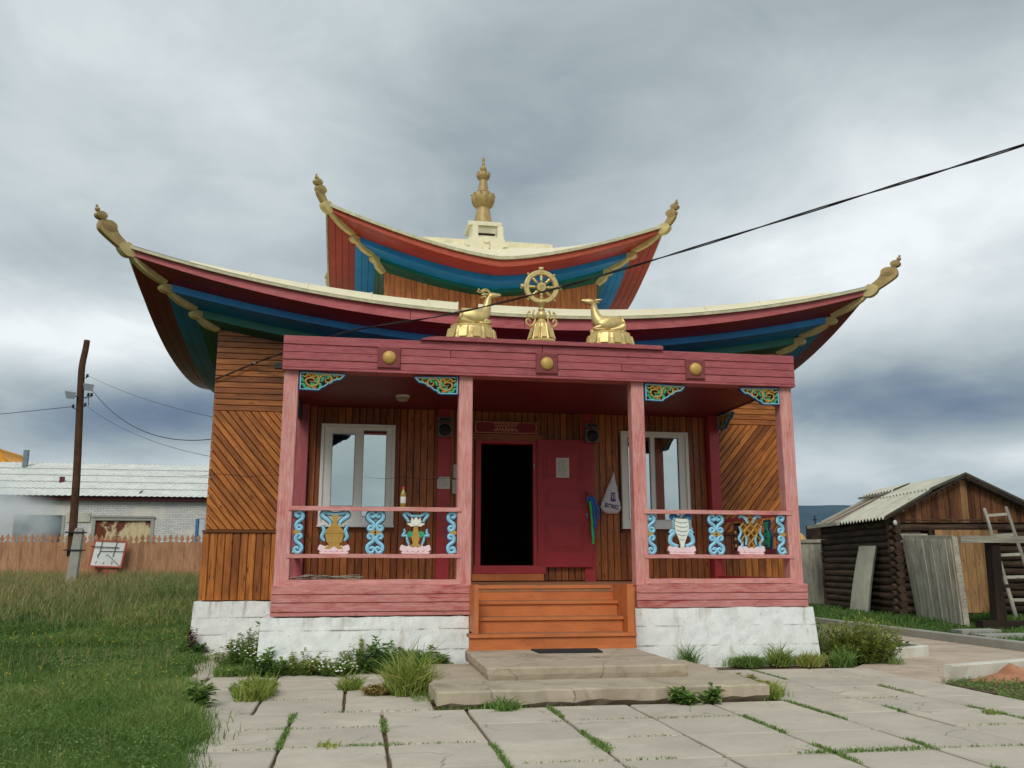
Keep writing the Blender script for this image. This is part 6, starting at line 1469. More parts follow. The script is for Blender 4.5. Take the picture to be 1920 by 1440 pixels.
# ------------------------------------------------------------------ shed and timber on the right
GZ = .20
def shed():
    P0 = Vector((13.83, 8.95, GZ)); a = math.radians(100); g = Vector((math.sin(a), math.cos(a), 0)); s = Vector((-g.y, g.x, 0))
    t = thing('log_shed', P0, 'old dark log shed with a board gable, plank door and slate roof', 'shed')
    W = 3.55; L = 5.0
    pt = lambda u, v, z: P0+g*u+s*v+Vector((0, 0, z-GZ))
    def log(p, q, r=.092):
        b = MB(); d = (q-p); n = 7; pts = [p+d*(i/n)+Vector((random.uniform(-.008, .008), random.uniform(-.008, .008), random.uniform(-.01, .01))) for i in range(n+1)]
        Lg = d.length; m_ = (p+q)/2
        X = d.normalized(); loc = [Vector(((v-m_).dot(X), (v-m_).dot(X.cross(Vector((0, 0, 1))))*-1, (v-m_).z)) for v in pts]
        b.tube(loc, [r*random.uniform(.94, 1.05) for _ in loc], 10)
        o = link('log', b.mesh('log', 'logs', False), t, m_, (0, 0, math.atan2(X.y, X.x)))
    n = 14; dz = .175
    for i in range(n):
        z = GZ+.09+dz*i; log(pt(0, -.18, z), pt(0, L, z)); log(pt(W, -.18, z), pt(W, L, z)); log(pt(-.1, L, z), pt(W, L, z))
        z2 = z+.06
        if i >= 13: continue
        if i < 11: log(pt(-.16, 0, z2), pt(.62, 0, z2), .085); log(pt(2.45, 0, z2), pt(W+.15, 0, z2), .085)
        else: log(pt(-.16, 0, z2), pt(W+.15, 0, z2), .095)
    inner = MB(); 
    q = [pt(.05, .04, GZ), pt(.05, L-.05, GZ), pt(.05, L-.05, 2.45), pt(.05, .04, 2.45)]; inner.add(q, [(0, 1, 2, 3)])
    q = [pt(.05, .05, GZ), pt(W-.05, .05, GZ), pt(W-.05, .05, 2.45), pt(.05, .05, 2.45)]; inner.add(q, [(0, 1, 2, 3)]); inner.build('inner_lining', 'inside', t)
    # gable boards
    ridge = (1.72, 3.50); el = (-.15, 2.58); er = (3.72, 2.50)
    x = -.05; k = 0
    while x < 3.6:
        w = random.choice((.13, .15, .17, .12)); xm = x+w/2
        top = (el[1]+(ridge[1]-el[1])*(xm-el[0])/(ridge[0]-el[0])) if xm < ridge[0] else (ridge[1]+(er[1]-ridge[1])*(xm-ridge[0])/(er[0]-ridge[0]))
        top -= .06
        if top > 2.50:
            H = top-2.40; b = MB(); b.prism([(-H/2, -w/2+.004), (H/2, -w/2+.004), (H/2, w/2-.004), (-H/2, w/2-.004)], XZ, 0, .02)
            c = pt(xm, -.06-random.uniform(0, .02), 2.40+H/2)
            me = b.mesh('gable_board', 'yellowb' if k in (12,) else 'gableb'); o = link('gable_board', me, t, c); o.rotation_euler = (Matrix.Rotation(math.atan2(g.y, g.x), 3, 'Z') @ Matrix.Rotation(-PI/2, 3, 'Y')).to_euler()
        x += w; k += 1
    # door planks
    x = .92
    while x < 2.40:
        w = random.choice((.16, .19, .21)); H = 1.95; b = MB(); b.prism([(-H/2, -w/2+.004), (H/2, -w/2+.004), (H/2, w/2-.004), (-H/2, w/2-.004)], XZ, 0, .03)
        o = link('door_plank', b.mesh('door_plank', 'yellowb'), t, pt(x+w/2, -.10, .27+H/2)); o.rotation_euler = (Matrix.Rotation(math.atan2(g.y, g.x), 3, 'Z') @ Matrix.Rotation(-PI/2, 3, 'Y')).to_euler(); x += w
    for u in (.72, ):
        b = MB(); b.obox(pt(u+.12, -.06, 1.25), g*.05, s*.05, Vector((0, 0, 1.0))); b.build('door_jamb', 'darkpost', t)
    h = MB(); h.obox(pt(.98, -.15, 1.22), g*.05, s*.01, Vector((0, 0, .07))); h.tube([pt(1.02, -.18, 1.38), pt(1.15, -.18, 1.34)], .015, 5); h.build('door_latch', 'pipe', t)
    ps = MB(); ps.obox(pt(.38, -.12, 2.08), g*.36, s*.012, Vector((0, 0, .05))); ps.obox(pt(.38, -.11, 1.95), g*.36, s*.012, Vector((0, 0, .02))); ps.build('nailed_plank', 'greyb', t)
    # front (newer) slate roof: corrugated sheets
    def slope(u0, z0, u1, z1, v0, v1, name, mat, amp=.045, pitch=.21, ov=0):
        b = MB(); nv = int((v1-v0)/pitch*4); m_ = 6
        for j in range(m_+1):
            tt = j/m_
            for i in range(nv+1):
                v = v0+(v1-v0)*i/nv; p_ = pt(u0+(u1-u0)*tt, v, z0+(z1-z0)*tt+amp*math.cos(i*PI/2)); b.v.append(tuple(p_))
        for j in range(m_):
            for i in range(nv): b.f.append((j*(nv+1)+i, j*(nv+1)+i+1, (j+1)*(nv+1)+i+1, (j+1)*(nv+1)+i)); b.mi.append(0)
        return b.build(name, mat, t)
    dz_ = .05
    um, zm = .85, 2.62+(3.50-2.62)*(.85+.32)/(1.72+.32)
    slope(-.34, 2.50, um+.05, zm+.06, -.32, 3.0, 'roof_sheet', 'slate'); slope(um-.04, zm+.05, 1.72, 3.56, -.32, 2.75, 'roof_sheet', 'slate')
    slope(3.95, 2.44, 1.72, 3.56, -.32, 5.1, 'roof_sheet', 'slate')
    rk = MB()
    rk.obox(pt((3.95+1.72)/2, -.30, (2.44+3.56)/2-.06), (pt(3.95, 0, 2.44)-pt(1.72, 0, 3.56))*.5, s*.02, Vector((0, 0, .055))); rk.obox(pt((-.34+1.72)/2, -.28, (2.52+3.56)/2-.055), (pt(-.34, 0, 2.52)-pt(1.72, 0, 3.56))*.5, s*.015, Vector((0, 0, .03))); rk.build('rake_board', 'darkpost', t)
    # rear, bare boarded roof
    for i in range(9):
        v0 = 2.72+.27*i; b = MB(); e = random.uniform(-.05, .05)
        A, B_ = pt(-.30+e, v0, 2.50), pt(1.72, v0, 3.50); A2, B2 = pt(-.30+e, v0+.25, 2.50), pt(1.72, v0+.25, 3.50); up = Vector((0, 0, .03))
        b.add([A, A2, B2, B_, A+up, A2+up, B2+up, B_+up], [(3, 2, 1, 0), (4, 5, 6, 7), (0, 1, 5, 4), (1, 2, 6, 5), (2, 3, 7, 6), (3, 0, 4, 7)]); b.build('roof_board', 'greyb' if i % 3 else 'gableb', t)
    b = MB(); b.obox(pt(-.36, 4.0, 2.50), s*1.25, g*.06, Vector((0, 0, .045))); b.build('eave_log', 'greyb', t)
    slope(1.30, 3.42, 1.78, 3.60, 2.9, 5.1, 'ridge_sheet', 'slate'); b = MB(); b.obox(pt(1.2, 4.0, 3.36), s*1.15, g*.04, Vector((0, 0, .03))); b.build('ridge_plank', 'greyb', t)
    gl = MB(); gl.ball(pt(-.1, -.32, 2.38), .05, 8, sz=1.4); gl.build('insulator', 'ceram', t, smooth=True)
    return pt, t
pt, shed_t = shed()
def leaning():
    # corrugated sheet leaning on the log wall
    b = MB(); n = 32; A = Vector((13.25, 11.2, GZ)); B = Vector((13.05, 9.95, GZ)); up = Vector((.34, 0, 1.72)); m_ = 4
    A = Vector((13.97, 11.45, .15)); B = Vector((13.62, 10.0, .15)); T0 = Vector((14.04, 10.86, 1.88)); T1 = Vector((13.82, 9.72, 1.86))
    for j in range(m_+1):
        tt = j/m_
        for i in range(n+1):
            u = i/n; lo = A.lerp(B, u); hi = T0.lerp(T1, u); p_ = lo.lerp(hi, tt); p_ += Vector((-.03*math.sin(PI*tt), 0, 0))+Vector((-.034*math.cos(i*PI/2), 0, 0)); b.v.append(tuple(p_))
    for j in range(m_):
        for i in range(n): b.f.append((j*(n+1)+i, j*(n+1)+i+1, (j+1)*(n+1)+i+1, (j+1)*(n+1)+i)); b.mi.append(0)
    nf = len(b.f); nv_ = len(b.v); b.v += [(x+.012, y, z) for x, y, z in b.v]; b.f += [tuple(i+nv_ for i in reversed(f_)) for f_ in b.f[:nf]]; b.mi += [0]*nf
    tag(b.build('corrugated_sheet', 'slate', origin=(13.5, 10.6, GZ)), 'grey corrugated sheet leaning against the dark log wall', 'sheet')
    # old board gate leaning at the shed corner
    t = thing('leaning_gate', (13.3, 7.0, GZ), 'pale grey board gate leaning in front of the shed door', 'gate')
    A = Vector((13.90, 8.45, GZ-.02)); B = Vector((13.14, 5.80, GZ-.02)); TA = Vector((13.80, 8.62, 2.06)); TB = Vector((13.60, 6.55, 1.99)); n = 11
    for i in range(n):
        u0, u1 = i/n+.010, (i+1)/n-.010; b = MB(); a0, a1 = A.lerp(B, u0), A.lerp(B, u1); c0, c1 = TA.lerp(TB, u0), TA.lerp(TB, u1); j = random.uniform(-.04, .02); nn = (a1-a0).cross(c0-a0).normalized()*.014
        c0 = c0+Vector((0, 0, -.06)); c1 = c1+Vector((0, 0, -.06)); off = nn*random.uniform(-.5, .5); a0 = a0+Vector((0, 0, j)); a1 = a1+Vector((0, 0, j))
        X = (c0-a0).normalized(); cen = (a0+a1+c0+c1)/4; Z = X.cross(nn.normalized()); Yv = Z.cross(X)
        M_ = Matrix((X, Yv, Z)).transposed()
        q = [a0-nn, a1-nn, c1-nn, c0-nn, a0+nn, a1+nn, c1+nn, c0+nn]; q = [M_.inverted() @ (v-cen) for v in q]
        b.add(q, [(3, 2, 1, 0), (4, 5, 6, 7), (0, 1, 5, 4), (1, 2, 6, 5), (2, 3, 7, 6), (3, 0, 4, 7)]); o = link('gate_board', b.mesh('gate_board', 'greyb'), t, cen+off); o.rotation_euler = M_.to_euler()
    for (h, k_) in ((.975, .035),):
        b = MB(); p_ = A.lerp(TA, h); q = B.lerp(TB, h); nn = (B-A).cross(TA-A).normalized(); nn = nn if nn.y < 0 else -nn
        b.obox((p_+q)/2+nn*.035+Vector((0, 0, .02)), (q-p_)*.5, nn*.016, Vector((0, 0, .05))); b.build('gate_rail', 'greyb', t)
    b = MB(); b.obox(B.lerp(TB, .5)+Vector((.05, -.06, 0)), (TB-B)*.5, Vector((.05, -.02, 0)), Vector((.01, .02, 0))); b.build('gate_stile', 'greyb', t)
    # post-and-rail frame
    t = thing('rail_frame', (13.5, 5.1, GZ), 'dark timber post carrying a long grey rail, right of the leaning gate', 'rail frame')
    b = MB(); b.add([(x, y, z) for z, xo in ((.1, 13.46), (1.86, 13.50)) for x, y in ((xo-.10, 5.05), (xo+.10, 5.05), (xo+.10, 5.25), (xo-.10, 5.25))], [(0, 1, 5, 4), (1, 2, 6, 5), (2, 3, 7, 6), (3, 0, 4, 7), (4, 5, 6, 7)]); 
    b.v = [(p_[0]-13.4, p_[1]-5.15, p_[2]-1.0) for p_ in b.v]; b.v = [(p_[2], p_[1], -p_[0]) for p_ in b.v]; o = link('post', b.mesh('post', 'darkpost'), t, (13.4, 5.15, 1.0), (0, -PI/2, 0))
    b = MB(); b.obox((0, 0, 0), (1.75, 0, 0), (0, .025, 0), (0, 0, .068)); o = link('rail', b.mesh('rail', 'greyb'), t, (14.45, 5.02, 1.895), (0, 0, .0))
    b = MB(); b.obox((0, 0, 0), (.9, 0, 0), (0, .05, 0), (0, 0, .035)); o = link('low_rail', b.mesh('low_rail', 'darkpost'), t, (14.45, 5.2, .98))
    b = MB(); b.obox((0, 0, 0), (1.3, 0, 0), (0, .12, 0), (0, 0, .07)); o = link('ground_beam', b.mesh('ground_beam', 'darkpost'), t, (14.3, 5.0, .25), (0, 0, -.1))
    # ladder
    t = thing('ladder', (15.3, 6.6, GZ), 'rough round-pole ladder leaning on the shed gable', 'ladder')
    L0, L1, R0, R1 = Vector((15.66, 7.4, GZ)), Vector((15.77, 8.2, 2.72)), Vector((16.27, 7.3, GZ)), Vector((16.27, 8.1, 2.76))
    for a_, c_ in ((L0, L1), (R0, R1)):
        b = MB(); d = c_-a_; b.tube([(0+d.length*(i/6-.5), random.uniform(-.008, .008), random.uniform(-.008, .008)) for i in range(7)], [.05-.002*i for i in range(7)], 8)
        o = link('ladder_pole', b.mesh('ladder_pole', 'greyb', True), t, (a_+c_)/2); o.rotation_euler = d.to_track_quat('X', 'Z').to_euler()
    for k in (.16, .36, .56, .74, .93):
        p_, q = L0.lerp(L1, k), R0.lerp(R1, k); b = MB(); b.obox((p_+q)/2, (q-p_)*.55, (L1-L0).normalized()*.035, Vector((0, -.012, .004))); b.build('rung', 'greyb', t)
leaning()
def grey_fence():
    t = thing('board_fence', (14.9, 15.5, GZ), 'weathered grey board fence joining the log shed behind the porch', 'fence')
    for i in range(24):
        w = .205; x = 15.55-.151*i; y = 15.0+.141*i; H = 1.95+random.uniform(-.03, .03); b = MB(); b.prism([(-H/2, -w/2), (H/2, -w/2), (H/2, w/2), (-H/2, w/2)], XZ, 0, .025)
        o = link('fence_board', b.mesh('fence_board', 'greyb'), t, (x, y, GZ+H/2), (0, -PI/2, 0)); o.rotation_euler = (Matrix.Rotation(-.751, 3, 'Z') @ Matrix.Rotation(-PI/2, 3, 'Y')).to_euler()
    b = MB(); b.obox((13.80, 16.6, 2.12), (-1.75, 1.63, 0), (.03, .04, 0), (0, 0, .05)); b.build('top_rail', 'greyb', t)
grey_fence()
def far_right():
    t = thing('domed_kiosk', (33.3, 50, 1), 'distant ochre dome with a dark chimney beyond the grey fence', 'building')
    b = MB(); b.lathe([(1.1, 0), (1.1, 1.6), (1.0, 2.0), (.75, 2.45), (.35, 2.75), (.01, 2.82)], (32.2, 50, 1.0), 20); b.build('dome', 'ochre', t, smooth=True)
    c = MB(); c.box(33.7, 34.6, 50, 50.9, 1, 4.2); c.build('chimney', 'dgrey' if False else 'darkpost', t)
    a = MB(); a.tube([(34.0, 50, 4.2), (34.0, 50, 4.9)], .05, 5); a.tube([(33.8, 50, 4.6), (34.2, 50, 4.6)], .04, 5); a.build('aerial', 'blackp', t)
    r = MB(); r.prism([(33.0, 3.0), (36, 1.6), (36, 1.0), (33, 1.0)], lambda a_, z, tt: (a_, 51-tt, z), 0, 3); r.build('roof', 'darkpost', t)
far_right()
def hills():
    for nm, x0, x1, yb, seed, base in (('hill', 300, 5200, 3000, 1, 205), ('hill', -5200, 300, 3300, 2, 120)):
        b = MB(); n = 90; m_ = 6; r = np.random.default_rng(seed); ph = r.uniform(0, 6, 6)
        for j in range(m_+1):
            for i in range(n+1):
                x = x0+(x1-x0)*i/n; s = (x-x0)/(x1-x0); env = min(1, s*8+.25)*min(1, (1-s)*5+.2)
                h = base*env*(1+.05*math.sin(x/350+ph[0])+.022*math.sin(x/120+ph[1])+.012*math.sin(x/47+ph[2]))
                if x > 1700 and nm == 'hill' and seed == 1: h *= 1-.10*min(1, (x-1700)/500)
                tt = j/m_; b.v.append((x, yb-900*(1-tt)+40*math.sin(x/200+j), -3+h*(tt**.8)))
        for j in range(m_):
            for i in range(n): b.f.append((j*(n+1)+i, j*(n+1)+i+1, (j+1)*(n+1)+i+1, (j+1)*(n+1)+i)); b.mi.append(0)
        tag(b.build(nm, 'hill', origin=(x0, yb, 0), smooth=True), kind='structure')
hills()
def haze():
    m_ = bpy.data.materials.new('thin_blue_air'); m_.use_nodes = True; nt = m_.node_tree; nt.nodes.clear()
    out = nt.nodes.new('ShaderNodeOutputMaterial'); pv = nt.nodes.new('ShaderNodeVolumePrincipled')
    pv.inputs['Color'].default_value = (.55, .75, 1.0, 1); pv.inputs['Density'].default_value = .00007; pv.inputs['Anisotropy'].default_value = .0
    nt.links.new(pv.outputs[0], out.inputs['Volume']); MT['haze'] = m_
    b = MB(); b.box(-6500, 7000, -5000, 6000, -6, 330); o = b.build('haze', 'haze', origin=(0, 0, 0)); tag(o, kind='stuff')
haze()
# flat stones by the shed
for k, (x, y, w, d) in enumerate(((12.2, 4.15, .8, .16), (12.0, 3.1, 1.1, .18), (12.9, 2.4, 1.1, .16))):
    b = MB(); b.box(x-w/2, x+w/2, y-d, y+d, .15, .235); tag(b.build('stepping_slab', 'kerb', origin=(x, y, .2)), ('short pale concrete strip nearest the dark post, in the shed lawn', 'middle pale concrete strip in the lawn before the shed', 'pale concrete strip nearest the grey kerb at the right edge')[k], 'slab')

# ------------------------------------------------------------------ vegetation
def foliage_mesh(name, mat, V, Fc, T):
    me = bpy.data.meshes.new(name); V = np.asarray(V, np.float32); nF = len(Fc)
    me.vertices.add(len(V)); me.vertices.foreach_set('co', V.ravel())
    Fc = np.asarray(Fc, np.int32); k = Fc.shape[1]
    me.loops.add(nF*k); me.loops.foreach_set('vertex_index', Fc.ravel()); me.polygons.add(nF)
    me.polygons.foreach_set('loop_start', np.arange(0, nF*k, k, dtype=np.int32)); me.polygons.foreach_set('loop_total', np.full(nF, k, np.int32))
    me.update(calc_edges=True); at = me.attributes.new('tint', 'FLOAT', 'POINT'); at.data.foreach_set('value', np.asarray(T, np.float32)); me.materials.append(MT[mat]); return me
def blades(P, H, Wd, T, lean=.35, origin=(0, 0, 0), curl=.5):
    """P (n,3) roots, H heights, Wd widths, T tints -> triangles"""
    n = len(P); az = rng.uniform(0, 2*PI, n); d = np.stack([np.cos(az), np.sin(az), np.zeros(n)], 1); fa = rng.uniform(0, 2*PI, n); w = np.stack([np.cos(fa), np.sin(fa), np.zeros(n)], 1)*(Wd[:, None]*.5)
    L = rng.uniform(.2, 1, n)*lean
    mid = P+d*(H*L*.4)[:, None]+np.array([0, 0, 1])*(H*.58)[:, None]; tip = P+d*(H*L*(1+curl))[:, None]+np.array([0, 0, 1])*(H*(1-.25*L))[:, None]
    V = np.stack([P-w, P+w, mid-w*.75, mid+w*.75, tip], 1)-np.array(origin); b = np.arange(n)*5
    F = np.concatenate([np.stack([b, b+1, b+3], 1), np.stack([b, b+3, b+2], 1), np.stack([b+2, b+3, b+4], 1)])
    return V.reshape(-1, 3), F, np.repeat(T, 5)
TR = np.vectorize(terrain)
camx, camy = .9964, -10.933
def vnoise(x, y, s, seed):
    r = np.random.default_rng(seed); ks = r.normal(0, 1, (7, 2))*s; ph = r.uniform(0, 6.28, 7); v = np.zeros_like(x)
    for k, p_ in zip(ks, ph): v += np.sin(k[0]*x+k[1]*y+p_)
    return v/7
def edge_left(y): return np.interp(y, [-9, -5, -4, -3.3, -2.9, -2.2, -1.2, -.4, .2, 1.2, 2, 2.7, 3.0], [-.06, -.08, -.12, -.26, -.36, -.58, -.70, -.86, -.90, -1.02, -1.15, -1.36, -1.36])
def lawn_left():
    n = 330000; u = rng.uniform(0, 1, n); D = 5.0*np.exp(u*math.log(30/5.0)); Y = camy+D
    tl = -.60+.04; fl = (tl*1.0); x = camx+D*rng.uniform(-.52, 0.02, n); y = Y+rng.uniform(-.3, .3, n)
    e = edge_left(y)+.16*vnoise(x*2, y*2, 1.6, 5)+rng.exponential(.05, n)
    keep = (x < e) & (y < 18.8) & ~((x > -1.36) & (y > 2.6)) & ~((x > 8)); x, y = x[keep], y[keep]; D = np.hypot(x-camx, y-camy)
    pn = vnoise(x, y, .8, 3); p2 = vnoise(x, y, 2.6, 4); z = np.where(x > -1.38, np.maximum(TR(x, y), G0+.016), TR(x, y))
    far = np.clip((y-4)/8, 0, 1)
    H = (.04+.05*np.clip(pn+.4, 0, 1)+.08*np.clip(p2, 0, 1))*(rng.uniform(.6, 1.5, len(x)))*(1+1.2*far); W_ = np.maximum(.0045, D*.00085)*rng.uniform(.7, 1.4, len(x))
    T = np.clip(.34+.36*pn+.30*p2+.15*rng.normal(0, 1, len(x))+.14*far, 0, 1)
    V, F, TT = blades(np.stack([x, y, z-.01], 1), H, W_, T, .8); o = link('lawn_grass', foliage_mesh('lawn_grass', 'grass', V, F, TT)); tag(o, kind='stuff')
    # taller, drier grass towards the fence
    n = 60000; x = rng.uniform(-15, 0, n); y = rng.uniform(6.5, 18.9, n); pn = vnoise(x, y, .7, 8); keep = (x < -1.5) & (rng.uniform(0, 1, n) < np.clip((y-5)/9+.5*pn, .03, 1)); x, y = x[keep], y[keep]; z = TR(x, y); D = np.hypot(x-camx, y-camy)
    H = (.18+.30*np.clip((y-7)/10, 0, 1))*rng.uniform(.5, 1.4, len(x)); V, F, TT = blades(np.stack([x, y, z], 1), H, D*.00075*rng.uniform(.7, 1.5, len(x)), np.clip(.42+.3*vnoise(x, y, .6, 11)+.22*rng.normal(0, 1, len(x)), 0, 1), .4)
    tag(link('tall_grass', foliage_mesh('tall_grass', 'tall', V, F, TT)), kind='stuff')
    # dry seed stalks and clover leaves close by
    n = 1500; x = rng.uniform(-4.5, -.1, n); y = rng.uniform(-5.5, 6, n); keep = (x < edge_left(y)-.02) & (vnoise(x, y, 1.2, 21) > -.05); x, y = x[keep], y[keep]
    V, F, TT = blades(np.stack([x, y, TR(x, y)], 1), rng.uniform(.12, .34, len(x)), np.full(len(x), .004), rng.uniform(.6, 1, len(x)), .3); tag(link('dry_stalks', foliage_mesh('dry_stalks', 'tall', V, F, TT)), kind='stuff')
    leaves_patch('clover_leaves', -5.5, 0, -6, 5, 90000, lambda x, y: (x < edge_left(y)-.02) & (vnoise(x, y, 1.4, 31) > -.15), 'leaf', .011, .03, .095)
    # yellow flowers
    b = MB(); n = 0
    for k in range(420):
        x, y = rng.uniform(-5.5, -.3), rng.uniform(-5.5, 5)
        if x > edge_left(y)-.05 or vnoise(np.array([x]), np.array([y]), .9, 41)[0] < -.05: continue
        z = terrain(x, y)+rng.uniform(.08, .16); b.ball((x, y, z), .007+.0004*max(0, y+5), 5, sz=.5); n += 1
    tag(b.build('yellow_flowers', 'petaly'), kind='stuff')
def leaves_patch(name, x0, x1, y0, y1, n, ok, mat, size, h0, h1, ztop=0):
    x = rng.uniform(x0, x1, n); y = rng.uniform(y0, y1, n); k = ok(x, y); x, y = x[k], y[k]; n = len(x); z = np.where((x > -1.38) & (x < 3), np.maximum(TR(x, y), G0+.012), TR(x, y))+rng.uniform(h0, h1, n)*(np.where((x > -1.38) & (x < 3), .7, 1))
    th = rng.uniform(0, 2*PI, n); s = size*rng.uniform(.6, 1.5, n); ti = rng.uniform(-.5, .5, n)
    a = np.stack([np.cos(th), np.sin(th), ti], 1)*s[:, None]; b = np.stack([-np.sin(th), np.cos(th), rng.uniform(-.4, .4, n)], 1)*(s*.6)[:, None]; c = np.stack([x, y, z], 1)
    V = np.stack([c-a, c+b, c+a, c-b], 1); F = np.arange(n*4).reshape(n, 4); T = np.clip(.35+.2*vnoise(x, y, 1.1, 51)+rng.normal(0, .14, n), 0, 1)
    tag(link(name, foliage_mesh(name, mat, V.reshape(-1, 3), F, np.repeat(T, 4))), kind='stuff')
lawn_left()
def lawn_right():
    n = 90000; x = rng.uniform(10.5, 19, n); y = rng.uniform(-4, 22, n); D = np.hypot(x-camx, y-camy); keep = (rng.uniform(0, 1, n) < 14/D) & ~((x > 13.8) & (y > 9.0) & (x < 18)); x, y, D = x[keep], y[keep], D[keep]
    pn = vnoise(x, y, .8, 61); H = (.06+.06*np.clip(pn+.3, 0, 1))*rng.uniform(.6, 1.5, len(x))*(1+.9*(y > 6.5)); V, F, T = blades(np.stack([x, y, TR(x, y)-.01], 1), H, D*.0009*rng.uniform(.7, 1.4, len(x)), np.clip(.28+.2*pn+.12*rng.normal(0, 1, len(x)), 0, 1), .7)
    tag(link('shed_lawn_grass', foliage_mesh('shed_lawn_grass', 'grass', V, F, T)), kind='stuff')
    def okf(x, y): return (y < -2.05+(x-7.3)*.32-.05*vnoise(x*4, y*4, 2, 71)) & (x > 7.06+.12*vnoise(x*3, y*3, 2, 72)) & (y > -3.3-(x-7.0)*.62)
    leaves_patch('clover_patch', 7.0, 11.5, -7, -.8, 42000, okf, 'leaf', .013, .01, .07)
    n = 20000; x = rng.uniform(7.0, 11, n); y = rng.uniform(-6.5, -.9, n); k = okf(x, y); x, y = x[k], y[k]; V, F, T = blades(np.stack([x, y, TR(x, y)], 1), rng.uniform(.03, .11, len(x)), np.full(len(x), .006), np.clip(rng.normal(.3, .15, len(x)), 0, 1), .7); tag(link('patch_grass', foliage_mesh('patch_grass', 'grass', V, F, T)), kind='stuff')
lawn_right()
gp = MB(); gp.add([(7.06, -3.3, G0+.002), (7.06, -2.2, G0+.002), (7.42, -1.95, G0+.002), (11.5, -.7, G0+.002), (11.5, -6.0, G0+.002)], [(0, 4, 3, 2, 1)]); tag(gp.build('ground', 'soil', origin=(7, -2, G0)), kind='structure')
def joint_weeds():
    P = []
    def seg(x0, y0, x1, y1, dens, w=.016, hs=1.0, seed=0):
        L = math.hypot(x1-x0, y1-y0); n = int(L*dens); t = rng.uniform(0, 1, n); x = x0+(x1-x0)*t; y = y0+(y1-y0)*t; m_ = vnoise(x*2+seed, y*2, 1.6, 81) > .06; x, y = x[m_], y[m_]
        P.append(np.stack([x+rng.normal(0, w, len(x)), y+rng.normal(0, w, len(x)), np.full(len(x), G0), rng.uniform(.5, 1.3, len(x))*hs], 1))
    for x in (.50, 1.22, 1.94, 2.66, 3.38, 4.13, 4.87, 5.56, 6.29, 7.02): seg(x, -7, x, -3.05, 420, .014, 1, x)
    for x in (5.56, 6.29): seg(x, -3, x, -.8, 260, .014, 1, x)
    for y in (-3.02, -3.74, -4.46, -5.18): seg(.2, y, 7.0, y, 90, .008, .8, y)
    for y in (-5.18,): seg(3.3, y, 7.5, y, 420, .022, 1.2, 3)
    for y in (-1.52, -2.26): seg(-.5, y, 1.6, y, 60, .01, .8, y)
    seg(1.3, -5.55, 1.9, -5.6, 100, .02); seg(.50, -4.4, .50, -5.6, 1900, .035, 1.7, 9); seg(.2, -4.46, 1.3, -4.46, 420, .022, 1, 5); seg(2.67, -4.5, 2.67, -5.3, 900, .03, 1.0, 2.2); seg(-.6, -4.46, .0, -4.46, 500, .02, 1.1, 8)
    seg(1.7, -2.99, 4.7, -2.99, 200, .02, 1, 4); seg(2.1, -4.46, 2.6, -4.46, 900, .02, .9, 1)
    P_ = np.concatenate(P); V, F, T = blades(P_[:, :3], .028*P_[:, 3], np.full(len(P_), .007), np.clip(rng.normal(.35, .22, len(P_)), 0, 1), 1.2); tag(link('joint_moss', foliage_mesh('joint_moss', 'leaf', V, F, T)), kind='stuff')
joint_weeds()

def plinth_fringe():
    P = []
    def strip(x0, x1, y0, y1, n, h):
        x = rng.uniform(x0, x1, n); y = rng.uniform(y0, y1, n); k = vnoise(x*2.2, y*2.2, 2.0, 91) > -.12; x, y = x[k], y[k]; P.append(np.stack([x, y, np.full(len(x), G0+.004), rng.uniform(.35, 1.3, len(x))*h], 1))
    strip(-.55, 2.15, -.42, -.17, 3000, .11); strip(-.62, -.14, -.2, 1.6, 1600, .12); strip(4.9, 6.95, -.42, -.18, 2200, .12); strip(6.75, 7.7, -.55, .0, 1500, .14); strip(4.74, 5.05, -2.9, -.9, 800, .07); strip(1.5, 1.72, -2.6, -1.0, 500, .08)
    Q = np.concatenate(P); V, F, T = blades(Q[:, :3], Q[:, 3], np.full(len(Q), .0055), np.clip(rng.normal(.42, .22, len(Q)), 0, 1), .9)
    tag(link('fringe_grass', foliage_mesh('fringe_grass', 'leaf', V, F, T)), kind='stuff')
    n = 5200; x = np.concatenate([rng.uniform(-.5, 2.0, n//2), rng.uniform(5.2, 7.3, n//2)]); y = rng.uniform(-.44, -.18, n); k = vnoise(x*2, y*2, 1.8, 93) > -.05; x, y = x[k], y[k]; m_ = len(x)
    z = G0+rng.uniform(.01, .10, m_); th = rng.uniform(0, 2*PI, m_); sz = rng.uniform(.010, .026, m_); a = np.stack([np.cos(th), np.sin(th), rng.uniform(-.5, .7, m_)], 1)*sz[:, None]; b = np.stack([-np.sin(th), np.cos(th), rng.uniform(-.3, .3, m_)], 1)*(sz*.5)[:, None]; c = np.stack([x, y, z], 1)
    V = np.stack([c-a, c+b, c+a, c-b], 1); tag(link('fringe_leaves', foliage_mesh('fringe_leaves', 'leaf', V.reshape(-1, 3), np.arange(m_*4).reshape(m_, 4), np.repeat(np.clip(rng.normal(.4, .2, m_), 0, 1), 4))), kind='stuff')
plinth_fringe()
